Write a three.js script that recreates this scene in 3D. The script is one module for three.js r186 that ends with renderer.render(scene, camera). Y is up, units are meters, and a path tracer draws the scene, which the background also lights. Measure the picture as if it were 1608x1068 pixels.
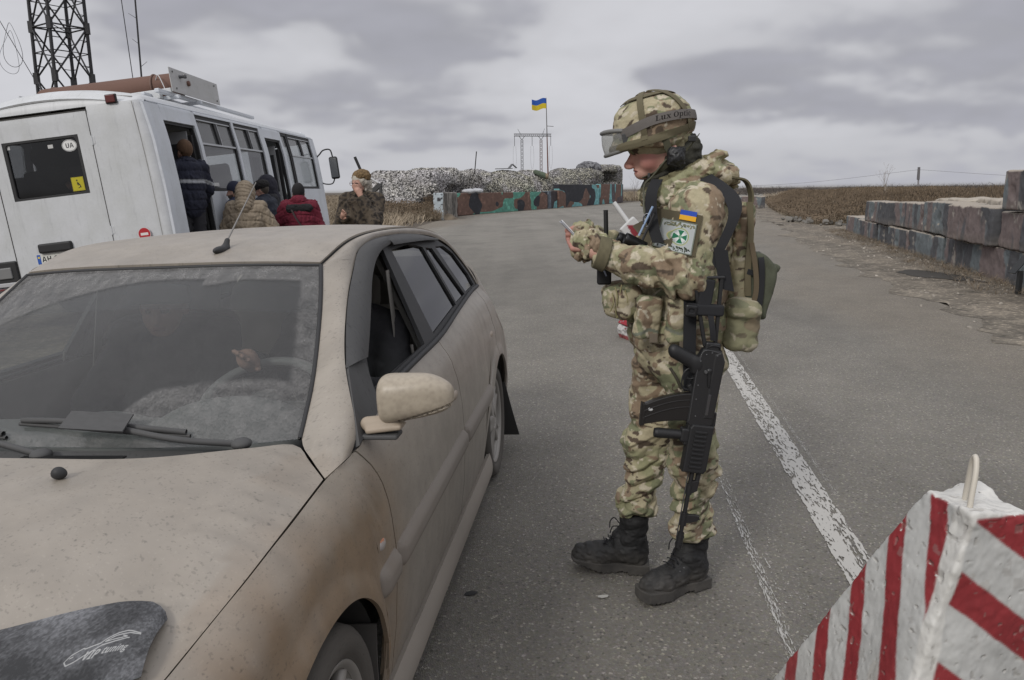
import * as THREE from 'three';
import { mergeGeometries, mergeVertices, toCreasedNormals } from 'three/addons/utils/BufferGeometryUtils.js';
import { RoundedBoxGeometry } from 'three/addons/geometries/RoundedBoxGeometry.js';

// ---------------------------------------------------------------- camera, sky, sun, exposure
const scene = new THREE.Scene();
const camera = new THREE.PerspectiveCamera(48.69, 1024 / 680, 0.05, 4000);
camera.position.set(0, 1.56, 0);
camera.rotation.order = 'YXZ';
camera.rotation.set(-Math.atan2(235, 1180), 0, -0.012);
scene.add(camera);
const renderer = new THREE.WebGLRenderer({ antialias: true });
renderer.toneMapping = THREE.LinearToneMapping;
renderer.toneMappingExposure = 1.22;
renderer.shadowMap.enabled = true;

function hash3(x, y, z) {
  let h = Math.imul(x, 374761393) ^ Math.imul(y, 668265263) ^ Math.imul(z, 2147483647 - 1013904223);
  h = Math.imul(h ^ (h >>> 13), 1274126177); h ^= h >>> 16;
  return (h >>> 0) / 4294967296;
}
function vnoise(x, y, z) {
  const X = Math.floor(x), Y = Math.floor(y), Z = Math.floor(z);
  let u = x - X, v = y - Y, w = z - Z;
  u = u * u * (3 - 2 * u); v = v * v * (3 - 2 * v); w = w * w * (3 - 2 * w);
  const a = hash3(X, Y, Z), b = hash3(X + 1, Y, Z), c = hash3(X, Y + 1, Z), d = hash3(X + 1, Y + 1, Z);
  const e = hash3(X, Y, Z + 1), f = hash3(X + 1, Y, Z + 1), g = hash3(X, Y + 1, Z + 1), h = hash3(X + 1, Y + 1, Z + 1);
  return (a + (b - a) * u + (c - a + (a - b - c + d) * u) * v) * (1 - w) + (e + (f - e) * u + (g - e + (e - f - g + h) * u) * v) * w;
}
function fbm(x, y, z, o = 4) { let s = 0, a = 0.5, t = 0; for (let i = 0; i < o; i++) { s += a * vnoise(x, y, z); t += a; a *= 0.5; x = x * 2.03 + 17.1; y = y * 2.03 + 5.3; z = z * 2.03 + 9.7; } return s / t; }
function rng(seed) { let s = seed >>> 0; return () => { s = (s + 0x6d2b79f5) | 0; let t = Math.imul(s ^ (s >>> 15), 1 | s); t = (t + Math.imul(t ^ (t >>> 7), 61 | t)) ^ t; return ((t ^ (t >>> 14)) >>> 0) / 4294967296; }; }
const clamp = (x, a = 0, b = 1) => Math.min(b, Math.max(a, x)), lerp = (a, b, t) => a + (b - a) * t;
const sstep = (a, b, x) => { const t = clamp((x - a) / (b - a)); return t * t * (3 - 2 * t); };
const mixc = (a, b, t) => [lerp(a[0], b[0], t), lerp(a[1], b[1], t), lerp(a[2], b[2], t)];
const V = (x, y, z) => new THREE.Vector3(x, y, z);

// overcast sky: soft grey stratocumulus in ragged banks, brighter overhead
{
  const W = 1536, H = 768, data = new Float32Array(W * H * 4);
  // cloud banks: tangent of azimuth from the road's direction, tangent of elevation, half sizes, thickness
  const banks = [[-.25, .228, .20, .045, .85], [-.20, .120, .15, .030, .55], [-.43, .245, .10, .04, .5], [.52, .165, .24, .05, 1], [.24, .145, .07, .018, .6], [.62, .085, .22, .018, .6], [-.11, .17, .10, .02, .5], [.33, .10, .14, .014, .5], [-.5, .07, .16, .03, .5], [.08, .255, .05, .012, .4], [.80, .25, .2, .05, .7], [.10, .125, .11, .06, -.75], [-.40, .095, .15, .04, -.35], [.20, .235, .13, .045, -.8], [-.60, .21, .14, .08, -.5], [.40, .062, .24, .014, -.5], [-.06, .05, .2, .012, -.2]];
  for (let row = 0; row < H; row++) {
    const el = ((row + 0.5) / H - 0.5) * Math.PI, y = Math.sin(el), yy = Math.max(y, 0) + 0.20;
    if (y < -0.02) { for (let o = row * W * 4; o < (row + 1) * W * 4; o += 4) data.set([0.16, 0.145, 0.125, 1], o); continue; }
    for (let col = 0; col < W; col++) {
      const az = ((col + 0.5) / W - 0.5) * 2 * Math.PI, x = Math.cos(az) * Math.cos(el), z = Math.sin(az) * Math.cos(el);
      const px = x / yy, pz = z / yy * 1.1;
      const wx = fbm(px * 1.6 + 3.1, pz * 1.6, 4.2, 4) - 0.5, wz = fbm(px * 1.6, pz * 1.6 + 7.7, 8.1, 4) - 0.5;
      const big = fbm(px * 0.6 + wx * 0.8 + 11.4, pz * 0.7 + wz * 0.8 + 2.6, 1.7, 4), mid = fbm(px * 2.1 + wx * 1.4 + 5.5, pz * 2.6 + wz * 1.4 + 31.2, 6.3, 5), fine = fbm(px * 6.5 + wx * 2, pz * 7.5 + wz * 2, 2.2, 4);
      let c = (big - 0.5) * 0.55 + (mid - 0.5) * 1.0 + (fine - 0.5) * 0.55 - 0.01, seen = 0;
      if (z < -0.15) { const tx = x / -z + wx * 0.12, ty = y / -z + wz * 0.05 + (mid - .5) * .055 + (fine - .5) * .012; for (const b of banks) { const q = ((tx - b[0]) / b[2]) ** 2 + ((ty - b[1]) / b[3]) ** 2; seen += b[4] * Math.exp(-q * 0.75); } }
      c += seen * 0.42;
      const L0 = 0.470 - 0.155 * sstep(-0.02, 0.32, c) + 0.045 * sstep(0.02, -0.25, c) + (fine - 0.5) * 0.075;
      const low = sstep(0.10, 0.0, y); let L = lerp(L0, 0.40 + (mid - 0.5) * 0.09, low * 0.6);
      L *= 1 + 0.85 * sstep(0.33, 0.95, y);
      const dk = sstep(0.0, 0.4, c), o = (row * W + col) * 4;
      data[o] = L * 0.985; data[o + 1] = L * (0.992 + 0.002 * dk); data[o + 2] = L * (1.05 + 0.06 * dk); data[o + 3] = 1;
      if (y < 0) { data[o] = 0.16; data[o + 1] = 0.145; data[o + 2] = 0.125; }
    }
  }
  const t = new THREE.DataTexture(data, W, H, THREE.RGBAFormat, THREE.FloatType);
  t.mapping = THREE.EquirectangularReflectionMapping; t.magFilter = THREE.LinearFilter; t.needsUpdate = true;
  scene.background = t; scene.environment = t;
}
const sun = new THREE.DirectionalLight(new THREE.Color(1, 0.965, 0.91), 1.3);
sun.position.set(-12, 15, 13); sun.target.position.set(0, 0, -5);
sun.castShadow = true; sun.shadow.radius = 24; sun.shadow.mapSize.set(2048, 2048);
Object.assign(sun.shadow.camera, { left: -25, right: 25, top: 25, bottom: -25, near: 1, far: 90 });
scene.add(sun, sun.target);

// ---------------------------------------------------------------- helpers
const used = new Map();
function numbered(n) { const k = used.get(n) || 0; used.set(n, k + 1); return k ? n + '_' + String(k).padStart(3, '0') : n; }
function tag(o, label, category, group, kind) { if (label) o.userData.label = label; if (category) o.userData.category = category; if (group) o.userData.group = group; if (kind) o.userData.kind = kind; return o; }
function thing(name, label, category, pos = [0, 0, 0], turn = 0, group) {
  const g = new THREE.Group(); g.name = numbered(name); g.position.set(...pos); g.rotation.y = turn; scene.add(g);
  return tag(g, label, category, group);
}
function mesh(name, geo, mat, parent = scene) {
  if (Array.isArray(geo)) geo = merge(geo);
  const m = new THREE.Mesh(geo, mat); m.name = parent === scene ? numbered(name) : name; m.castShadow = m.receiveShadow = true; parent.add(m); return m;
}
function struct(name, geo, mat) { const m = mesh(name, geo, mat); m.userData.kind = 'structure'; return m; }
function merge(list) {
  const keep = ['position', 'normal', 'uv'], col = list.every((g) => g.attributes.color);
  list = list.map((g) => {
    g = g.index ? g.toNonIndexed() : g.clone();
    for (const k of Object.keys(g.attributes)) if (!keep.includes(k) && !(k === 'color' && col)) g.deleteAttribute(k);
    if (!g.attributes.uv) g.setAttribute('uv', new THREE.BufferAttribute(new Float32Array(g.attributes.position.count * 2), 2));
    if (!g.attributes.normal) g.computeVertexNormals();
    return g;
  });
  return mergeGeometries(list);
}
// geometry in world metres put under a thing that stands at t.position (no turn)
function under(name, geo, mat, t) { if (Array.isArray(geo)) geo = merge(geo); geo.translate(-t.position.x, -t.position.y, -t.position.z); return mesh(name, geo, mat, t); }
function std(color, rough = 0.8, extra = {}) {
  const m = new THREE.MeshStandardMaterial({ roughness: rough, ...extra });
  if (Array.isArray(color)) m.color.setRGB(...color); else if (color !== undefined) m.color.set(color);
  m.side = THREE.DoubleSide; return m;
}
const vcol = (rough = 0.9, extra = {}) => std([1, 1, 1], rough, { vertexColors: true, ...extra });
function dataTex(w, h, f, srgb = false, rep = true) {
  const d = new Uint8Array(w * h * 4);
  for (let y = 0; y < h; y++) for (let x = 0; x < w; x++) { const c = f(x, y), o = (y * w + x) * 4; d[o] = clamp(c[0]) * 255; d[o + 1] = clamp(c[1]) * 255; d[o + 2] = clamp(c[2]) * 255; d[o + 3] = c[3] === undefined ? 255 : clamp(c[3]) * 255; }
  const t = new THREE.DataTexture(d, w, h); t.magFilter = THREE.LinearFilter; t.minFilter = THREE.LinearMipmapLinearFilter; t.generateMipmaps = true;
  if (rep) t.wrapS = t.wrapT = THREE.RepeatWrapping; if (srgb) t.colorSpace = THREE.SRGBColorSpace; t.needsUpdate = true; return t;
}
const G3 = (v) => [v, v, v];
function canvasTex(w, h, draw) { const c = document.createElement('canvas'); c.width = w; c.height = h; draw(c.getContext('2d'), w, h); const t = new THREE.CanvasTexture(c); t.colorSpace = THREE.SRGBColorSpace; return t; }
// tileable value noise for textures
function tnoise(x, y, p, s) { const X = Math.floor(x), Y = Math.floor(y); let u = x - X, v = y - Y; u = u * u * (3 - 2 * u); v = v * v * (3 - 2 * v); const m = (a) => ((a % p) + p) % p; const a = hash3(m(X), m(Y), s), b = hash3(m(X + 1), m(Y), s), c = hash3(m(X), m(Y + 1), s), d = hash3(m(X + 1), m(Y + 1), s); return a + (b - a) * u + (c - a + (a - b - c + d) * u) * v; }
function tfbm(u, v, p, o, s) { let r = 0, a = 0.5, t = 0; for (let i = 0; i < o; i++) { r += a * tnoise(u * p, v * p, p, s + i); t += a; a *= 0.55; p *= 2; } return r / t; }

function tube(pts, r, seg = 0, rad = 8, closed = false) {
  const c = new THREE.CatmullRomCurve3(pts.map((p) => (p.isVector3 ? p : V(...p))), closed, 'centripetal');
  return new THREE.TubeGeometry(c, seg || Math.max(2, pts.length * 4), r, rad, closed);
}
function rod(a, b, r, r2 = r, rad = 8) {           // straight tapered bar between two points
  a = a.isVector3 ? a : V(...a); b = b.isVector3 ? b : V(...b);
  const d = b.clone().sub(a), g = new THREE.CylinderGeometry(r2, r, d.length(), rad);
  g.applyQuaternion(new THREE.Quaternion().setFromUnitVectors(V(0, 1, 0), d.clone().normalize()));
  return g.translate((a.x + b.x) / 2, (a.y + b.y) / 2, (a.z + b.z) / 2);
}
function box(w, h, d, x = 0, y = 0, z = 0, r = 0.004) { const g = r > 0 ? new RoundedBoxGeometry(w, h, d, 1, Math.min(r, w / 2.1, h / 2.1, d / 2.1)) : new THREE.BoxGeometry(w, h, d); return g.translate(x, y, z); }
// beam of rectangular section between two points
function beam(a, b, w, h, r = 0) { a = V(...a); b = V(...b); const d = b.clone().sub(a), g = r ? box(w, h, d.length(), 0, 0, 0, r) : new THREE.BoxGeometry(w, h, d.length()); const m = new THREE.Matrix4().lookAt(a, b, Math.abs(d.clone().normalize().y) > 0.95 ? V(1, 0, 0) : V(0, 1, 0)); return g.applyMatrix4(m).translate((a.x + b.x) / 2, (a.y + b.y) / 2, (a.z + b.z) / 2); }
// grid surface from a function (u,v in 0..1) -> [x,y,z]; uv from optional function
function sheet(f, nu, nv, uvf, colf) {
  const P = [], U = [], I = [], C = [];
  for (let j = 0; j <= nv; j++) for (let i = 0; i <= nu; i++) { const p = f(i / nu, j / nv); P.push(...p); const q = uvf ? uvf(p, i / nu, j / nv) : [i / nu, j / nv]; U.push(q[0], q[1]); if (colf) C.push(...colf(p, i / nu, j / nv)); }
  for (let j = 0; j < nv; j++) for (let i = 0; i < nu; i++) { const a = j * (nu + 1) + i, b = a + 1, c = a + nu + 1, d = c + 1; I.push(a, b, d, a, d, c); }
  const g = new THREE.BufferGeometry(); g.setAttribute('position', new THREE.Float32BufferAttribute(P, 3)); g.setAttribute('uv', new THREE.Float32BufferAttribute(U, 2)); if (colf) g.setAttribute('color', new THREE.Float32BufferAttribute(C, 3)); g.setIndex(I); g.computeVertexNormals(); return g;
}
// closed thick version of a sheet (offset along normals inward by th, with rims)
function slab(f, nu, nv, th, uvf, colf) {
  const g = sheet(f, nu, nv, uvf, colf), p = g.attributes.position, n = g.attributes.normal, N = p.count;
  const P = new Float32Array(N * 6), U = new Float32Array(N * 4), I = [...g.index.array], C = colf && new Float32Array(N * 6);
  for (let i = 0; i < N; i++) {
    P.set([p.getX(i), p.getY(i), p.getZ(i)], i * 3); P.set([p.getX(i) - n.getX(i) * th, p.getY(i) - n.getY(i) * th, p.getZ(i) - n.getZ(i) * th], (N + i) * 3);
    const u = [g.attributes.uv.getX(i), g.attributes.uv.getY(i)]; U.set(u, i * 2); U.set(u, (N + i) * 2);
    if (C) { const c = [g.attributes.color.getX(i), g.attributes.color.getY(i), g.attributes.color.getZ(i)]; C.set(c, i * 3); C.set(c, (N + i) * 3); }
  }
  const back = []; for (let k = 0; k < I.length; k += 3) back.push(I[k] + N, I[k + 2] + N, I[k + 1] + N);
  const rim = [], w = nu + 1; for (let i = 0; i < nu; i++) { rim.push([i, i + 1], [nv * w + i + 1, nv * w + i]); } for (let j = 0; j < nv; j++) { rim.push([(j + 1) * w, j * w], [j * w + nu, (j + 1) * w + nu]); }
  const R = []; for (const [a, b] of rim) R.push(a, N + a, b, b, N + a, N + b);
  const o = new THREE.BufferGeometry(); o.setAttribute('position', new THREE.BufferAttribute(P, 3)); o.setAttribute('uv', new THREE.BufferAttribute(U, 2)); if (C) o.setAttribute('color', new THREE.BufferAttribute(C, 3));
  o.setIndex([...I, ...back, ...R]); return toCreasedNormals(o, 0.7);
}
function curve(pts) { const c = new THREE.CatmullRomCurve3(pts.map((p) => V(...p)), false, 'centripetal'); const n = 60, L = c.getSpacedPoints(n); return (t) => { const x = clamp(t) * n, i = Math.min(n - 1, Math.floor(x)), q = L[i].clone().lerp(L[i + 1], x - i); return [q.x, q.y, q.z]; }; }
// ribbon between two curves with a slight bulge outwards
function ribbon(c1, c2, nu, nv, bulge = 0, dir = [1, 0, 0]) { return (u, v) => { const a = c1(v), b = c2(v), k = bulge * 4 * u * (1 - u); return [lerp(a[0], b[0], u) + dir[0] * k, lerp(a[1], b[1], u) + dir[1] * k, lerp(a[2], b[2], u) + dir[2] * k]; }; }
const mirrorX = (f) => (u, v) => { const p = f(u, v); return [-p[0], p[1], p[2]]; };

// ---------------------------------------------------------------- signed distance shapes and their meshing
const smin = (a, b, k) => { const h = Math.max(k - Math.abs(a - b), 0) / k; return Math.min(a, b) - h * h * k * 0.25; };
const smax = (a, b, k) => -smin(-a, -b, k);
function cap(a, b, r1, r2) {                       // tapered capsule
  const dx = b[0] - a[0], dy = b[1] - a[1], dz = b[2] - a[2], L = dx * dx + dy * dy + dz * dz || 1e-9;
  return (x, y, z) => { const px = x - a[0], py = y - a[1], pz = z - a[2], t = clamp((px * dx + py * dy + pz * dz) / L); return Math.hypot(px - dx * t, py - dy * t, pz - dz * t) - (r1 + (r2 - r1) * t); };
}
function ell(c, r, ax) {                           // ellipsoid, optionally turned by [rx, ry, rz]
  const m = ax && new THREE.Matrix3().setFromMatrix4(new THREE.Matrix4().makeRotationFromEuler(new THREE.Euler(...ax))).transpose().elements, k = Math.min(...r);
  return (x, y, z) => { let a = x - c[0], b = y - c[1], d = z - c[2]; if (m) [a, b, d] = [m[0] * a + m[3] * b + m[6] * d, m[1] * a + m[4] * b + m[7] * d, m[2] * a + m[5] * b + m[8] * d]; const q = Math.hypot(a / r[0], b / r[1], d / r[2]), g = Math.hypot(a / (r[0] * r[0]), b / (r[1] * r[1]), d / (r[2] * r[2])); return q < 1e-6 ? -k : q * (q - 1) / g; };
}
function rbox(c, hs, r, ax) {                      // rounded box of half sizes hs
  const m = ax && new THREE.Matrix3().setFromMatrix4(new THREE.Matrix4().makeRotationFromEuler(new THREE.Euler(...ax))).transpose().elements;
  return (x, y, z) => { let a = x - c[0], b = y - c[1], d = z - c[2]; if (m) [a, b, d] = [m[0] * a + m[3] * b + m[6] * d, m[1] * a + m[4] * b + m[7] * d, m[2] * a + m[5] * b + m[8] * d]; const qx = Math.abs(a) - hs[0] + r, qy = Math.abs(b) - hs[1] + r, qz = Math.abs(d) - hs[2] + r; return Math.hypot(Math.max(qx, 0), Math.max(qy, 0), Math.max(qz, 0)) + Math.min(Math.max(qx, qy, qz), 0) - r; };
}
function blend(list, k) { return (x, y, z) => { let d = list[0](x, y, z); for (let i = 1; i < list.length; i++) d = smin(d, list[i](x, y, z), k); return d; }; }
function nets(f, lo, hi, c, colf) {
  const nx = Math.ceil((hi[0] - lo[0]) / c) + 2, ny = Math.ceil((hi[1] - lo[1]) / c) + 2, nz = Math.ceil((hi[2] - lo[2]) / c) + 2, S = nx * ny;
  const F = new Float32Array(nx * ny * nz).fill(1), B = 5, at = (i) => [];
  for (let k0 = 0; k0 < nz; k0 += B) for (let j0 = 0; j0 < ny; j0 += B) for (let i0 = 0; i0 < nx; i0 += B) {
    const h = B * c / 2, d = f(lo[0] + (i0 - .5) * c + h, lo[1] + (j0 - .5) * c + h, lo[2] + (k0 - .5) * c + h), far = Math.abs(d) > h * 1.9 * 1.7 + 0.012;
    for (let k = k0; k < Math.min(nz, k0 + B); k++) for (let j = j0; j < Math.min(ny, j0 + B); j++) for (let i = i0; i < Math.min(nx, i0 + B); i++)
      F[i + j * nx + k * S] = far ? d : f(lo[0] + i * c, lo[1] + j * c, lo[2] + k * c);
  }
  const id = new Int32Array(nx * ny * nz).fill(-1), P = [], I = [];
  const E = [[0, 1], [2, 3], [4, 5], [6, 7], [0, 2], [1, 3], [4, 6], [5, 7], [0, 4], [1, 5], [2, 6], [3, 7]];
  for (let k = 0; k < nz - 1; k++) for (let j = 0; j < ny - 1; j++) for (let i = 0; i < nx - 1; i++) {
    const o = i + j * nx + k * S, v = [F[o], F[o + 1], F[o + nx], F[o + nx + 1], F[o + S], F[o + S + 1], F[o + S + nx], F[o + S + nx + 1]];
    let m = 0; for (let q = 0; q < 8; q++) if (v[q] < 0) m |= 1 << q; if (m === 0 || m === 255) continue;
    let x = 0, y = 0, z = 0, n = 0;
    for (const [a, b] of E) if ((v[a] < 0) !== (v[b] < 0)) { const t = v[a] / (v[a] - v[b]); x += (a & 1) + ((b & 1) - (a & 1)) * t; y += ((a >> 1) & 1) + (((b >> 1) & 1) - ((a >> 1) & 1)) * t; z += (a >> 2) + ((b >> 2) - (a >> 2)) * t; n++; }
    id[o] = P.length / 3; P.push(lo[0] + (i + x / n) * c, lo[1] + (j + y / n) * c, lo[2] + (k + z / n) * c);
  }
  for (let k = 1; k < nz - 1; k++) for (let j = 1; j < ny - 1; j++) for (let i = 1; i < nx - 1; i++) {
    const o = i + j * nx + k * S, s = F[o] < 0;
    const quad = (a, b, d, e) => { if (a < 0 || b < 0 || d < 0 || e < 0) return; if (s) I.push(a, b, d, a, d, e); else I.push(a, d, b, a, e, d); };
    if (s !== F[o + 1] < 0) quad(id[o - nx - S], id[o - S], id[o], id[o - nx]);
    if (s !== F[o + nx] < 0) quad(id[o - 1 - S], id[o - 1], id[o], id[o - S]);
    if (s !== F[o + S] < 0) quad(id[o - 1 - nx], id[o - nx], id[o], id[o - 1]);
  }
  const N = new Float32Array(P.length), C = colf && new Float32Array(P.length), e = c * 0.6;
  for (let q = 0; q < P.length; q += 3) {
    const x = P[q], y = P[q + 1], z = P[q + 2]; let a = f(x + e, y, z) - f(x - e, y, z), b = f(x, y + e, z) - f(x, y - e, z), d = f(x, y, z + e) - f(x, y, z - e); const l = Math.hypot(a, b, d) || 1; a /= l; b /= l; d /= l;
    N[q] = a; N[q + 1] = b; N[q + 2] = d; if (C) { const cc = colf(x, y, z, a, b, d); C[q] = cc[0]; C[q + 1] = cc[1]; C[q + 2] = cc[2]; }
  }
  const g = new THREE.BufferGeometry(); g.setAttribute('position', new THREE.Float32BufferAttribute(P, 3)); g.setAttribute('normal', new THREE.BufferAttribute(N, 3)); if (C) g.setAttribute('color', new THREE.BufferAttribute(C, 3)); g.setIndex(I); return g;
}
// box of a list of points grown by m
function bounds(pts, m) { const lo = [1e9, 1e9, 1e9], hi = [-1e9, -1e9, -1e9]; for (const p of pts) for (let i = 0; i < 3; i++) { lo[i] = Math.min(lo[i], p[i] - m); hi[i] = Math.max(hi[i], p[i] + m); } return [lo, hi]; }
function shapeFrom(P) { const s = new THREE.Shape(); P.forEach(([a, b], i) => (i ? s.lineTo(a, b) : s.moveTo(a, b))); s.closePath(); return s; }
// ---------------------------------------------------------------- ground, road, verge, markings
const R2 = rng(7);
// asphalt: crushed stone in worn bitumen, 1.3 m per repeat
const AS = 1024, ACELL = 140;
const stones = []; { const r = rng(3); for (let i = 0; i < ACELL * ACELL; i++) stones.push([r(), r(), r(), r()]); }
const asphaltH = new Float32Array(AS * AS);
const asphaltMap = dataTex(AS, AS, (x, y) => {
  const u = x / AS * ACELL, v = y / AS * ACELL, X = Math.floor(u), Y = Math.floor(v); let d1 = 9, d2 = 9, id = 0;
  for (let j = -1; j <= 1; j++) for (let i = -1; i <= 1; i++) { const q = ((Y + j + ACELL) % ACELL) * ACELL + (X + i + ACELL) % ACELL, s = stones[q], d = Math.hypot(X + i + s[0] - u, Y + j + s[1] - v) * (0.8 + s[3] * 0.7); if (d < d1) { d2 = d1; d1 = d; id = q; } else if (d < d2) d2 = d; }
  const s = stones[id], rim = sstep(0.02, 0.3, d2 - d1), big = s[3] < 0.42 ? rim : rim * 0.25, n = tfbm(x / AS, y / AS, 5, 4, 40) - 0.5, f = hash3(x, y, 5) - 0.5;
  asphaltH[y * AS + x] = rim * (0.5 + 0.5 * s[2]);
  let L = 0.68 + n * 0.10 + f * 0.06 + big * (s[2] - 0.36) * 0.21;
  if (s[2] > 0.93) L += 0.13 * rim; if (s[2] < 0.05) L -= 0.08 * rim;
  return [L * 1.0, L * (0.985 + (s[1] - 0.5) * 0.03), L * (0.95 + (s[0] - 0.5) * 0.06)];
}, true);
const asphaltBump = dataTex(AS, AS, (x, y) => G3(asphaltH[y * AS + x]));
const dirtMap = dataTex(512, 512, (x, y) => { const n = tfbm(x / 512, y / 512, 6, 6, 3), g = hash3(x, y, 9), p = tfbm(x / 512, y / 512, 40, 3, 60); let L = 0.56 + (n - 0.5) * 0.38 + (g - 0.5) * 0.14 + (p - 0.5) * 0.3; if (p > 0.72) L += 0.14; return [L, L * 0.97, L * 0.92]; }, true);
const dirtBump = dataTex(512, 512, (x, y) => G3(tfbm(x / 512, y / 512, 24, 5, 91)));

const roadR = curve([[4.4, 0, 8], [4.7, 0, 0], [5.35, 0, -8], [6.35, 0, -12.6], [9.9, 0, -26.5], [15.0, 0, -46.8], [29, 0, -90], [48, 0, -140], [100, 0, -260]]);
const roadL = curve([[-4.6, 0, 8], [-4.5, 0, 0], [-4.4, 0, -12], [-4.3, 0, -30], [-3.6, 0, -44], [-1.6, 0, -54], [4.2, 0, -67.5], [14.4, 0, -92], [36, 0, -140], [86, 0, -260]]);
// where the road's edge lies at a distance
function edgeX(c, z) { let a = 0, b = 1; for (let i = 0; i < 24; i++) { const m = (a + b) / 2; if (c(m)[2] > z) a = m; else b = m; } return c((a + b) / 2)[0]; }
const asphalt = std([0.93, 0.93, 0.93], 0.88, { map: asphaltMap, bumpMap: asphaltBump, bumpScale: 0.0028, vertexColors: true });
{
  const NV = 330, NU = 90, zs = []; for (let j = 0; j <= NV; j++) zs.push(6 - 0.0012 * j ** 2.1 - 0.03 * j);
  const ex = zs.map((z) => [edgeX(roadL, z), edgeX(roadR, z)]);
  const g = sheet((u, v) => { const j = Math.round(v * NV), z = zs[j]; return [lerp(ex[j][0], ex[j][1], u), 0, z]; }, NU, NV, (p) => [p[0] / 1.3, p[2] / 1.3], (p, u) => {
    const x = p[0], z = p[2], n = fbm(x * 0.9, 0, z * 0.35, 4), m = fbm(x * 3.1, 4, z * 1.2, 4);
    let L = 0.44 + (n - 0.5) * 0.10 + (m - 0.5) * 0.07; { const tr = x - 0.163 * -z * 0 , lane = fbm(x * 1.6, 9, z * 0.07, 3); L *= 1 + (lane - 0.5) * 0.22; const pt = fbm(x * 0.5 + 4, 2, z * 0.3, 2); L *= 1 - 0.10 * sstep(0.58, 0.62, pt); const oil = fbm(x * 1.1 + 8, 3, z * .7, 4); L *= 1 - 0.16 * sstep(0.63, 0.74, oil); }
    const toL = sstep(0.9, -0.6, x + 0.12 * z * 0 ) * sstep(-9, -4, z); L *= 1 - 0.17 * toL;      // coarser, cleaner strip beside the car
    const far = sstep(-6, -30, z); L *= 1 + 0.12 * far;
    const dust = sstep(0.72, 1.0, u + (n - 0.5) * 0.35) * 0.85; const c = mixc([L, L * 0.965, L * 0.905], [0.445, 0.40, 0.345], dust * 0.9);
    const dl = sstep(0.14, 0.0, u + (n - 0.5) * 0.12); return mixc(c, [0.42, 0.375, 0.32], dl);
  });
  g.index.array.reverse(); g.computeVertexNormals();
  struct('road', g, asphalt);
}
function vergeY(x, z) { const k = x - edgeX(roadR, z); return Math.max(0.004, 0.004 + sstep(0, 1.2, k) * 0.03 + (fbm(x * 1.3, 5, z * 1.3, 4) - 0.5) * 0.07 * sstep(0.1, 1.5, k)); }
const soil = std([1, 1, 1], 0.97, { map: dirtMap, bumpMap: dirtBump, bumpScale: 0.02, vertexColors: true });
function soilColor(x, z) { const n = fbm(x * 0.5, 2, z * 0.5, 4), m = fbm(x * 2.2, 7, z * 2.2, 3); return mixc([0.35, 0.305, 0.255], [0.25, 0.21, 0.165], clamp(n * 1.5 - 0.35 + (m - 0.5) * 0.6)); }
{
  // open steppe to the horizon
  const rad = (v) => 0.5 + 2200 * v ** 3.2;
  const g = sheet((u, v) => { const a = u * Math.PI * 2, r = rad(v), x = Math.cos(a) * r, z = Math.sin(a) * r; return [x, -0.02 - sstep(0, -30, z) * 0.0, z]; }, 160, 120, (p) => [p[0] / 1.6, p[2] / 1.6], (p) => soilColor(p[0], p[2]));
  struct('ground', g, soil);
}
{
  // dirt verge spilling over the right edge of the asphalt
  const NV = 260, NU = 26, zs = []; for (let j = 0; j <= NV; j++) zs.push(4 - 0.0011 * j ** 2 - 0.03 * j);
  const g = sheet((u, v) => {
    const z = zs[Math.round(v * NV)], e = edgeX(roadR, z), n = fbm(3.3, z * 0.8, 1.1, 4) - 0.5, q = fbm(8.8, z * 4.1, 2.2, 3) - 0.5;
    const inner = e - 0.25 + n * 1.5 + q * 0.5, outer = Math.max(e + 4.2, 8.6 - 0.2655 * (z + 11.25) + 0.0) + 1.6;
    const x = lerp(inner, outer, u); return [x, vergeY(x, z), z];
  }, NU, NV, (p) => [p[0] / 1.6 + 0.3, p[2] / 1.6], (p, u) => {
    const x = p[0], z = p[2], n = fbm(x * 0.7, 3, z * 0.22, 4), m = fbm(x * 2.6, 1, z * 0.9, 4), din = sstep(1.3, 0.0, x - edgeX(roadR, z) + 0.3 + (n - .5) * 1.2);
    const c = mixc([0.565, 0.51, 0.44], [0.47, 0.42, 0.355], clamp((n - 0.35) * 1.6)), tk = fbm(x * 2.4 - z * .6, 6, z * .12, 3); return mixc(mixc(c, [0.50, 0.465, 0.42], clamp((m - 0.5) * 1.2)), [0.535, 0.50, 0.445], din * .7).map((v) => v * (.93 + .16 * tk));
  });
  g.index.array.reverse(); g.computeVertexNormals();
  struct('verge', g, soil);
}
// worn paint: the alpha keeps only what traffic has left
function wornAlpha(seed, keep, streak) { return dataTex(256, 1024, (x, y) => { const u = x / 256, v = y / 1024; const n = tfbm(u, v * 4, 24, 4, seed) * 0.6 + tfbm(u * 2, v * streak, 8, 4, seed + 9) * 0.4, lane = tfbm(u, v, 3, 3, seed + 20), e = Math.min(u, 1 - u); const k = keep + (lane - 0.5) * 0.35 - sstep(0.09, 0.0, e) * 0.5; return G3(n < k ? 1 : 0); }); }
function stripe(name, label, a, b, w, alpha, L, rep) {
  const d = Math.hypot(b[0] - a[0], b[1] - a[1]), px = -(b[1] - a[1]) / d, pz = (b[0] - a[0]) / d;
  const g = sheet((u, v) => [lerp(a[0], b[0], v) + px * (u - 0.5) * w, 0.0045, lerp(a[1], b[1], v) + pz * (u - 0.5) * w], 2, 40, (p, u, v) => [u, v * d / rep]);
  g.index.array.reverse(); g.computeVertexNormals();
  const m = std(L, 0.85, { alphaMap: alpha, alphaTest: 0.5 }); const o = struct(name, g, m); if (label) o.userData.label = label; return o;
}
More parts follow.
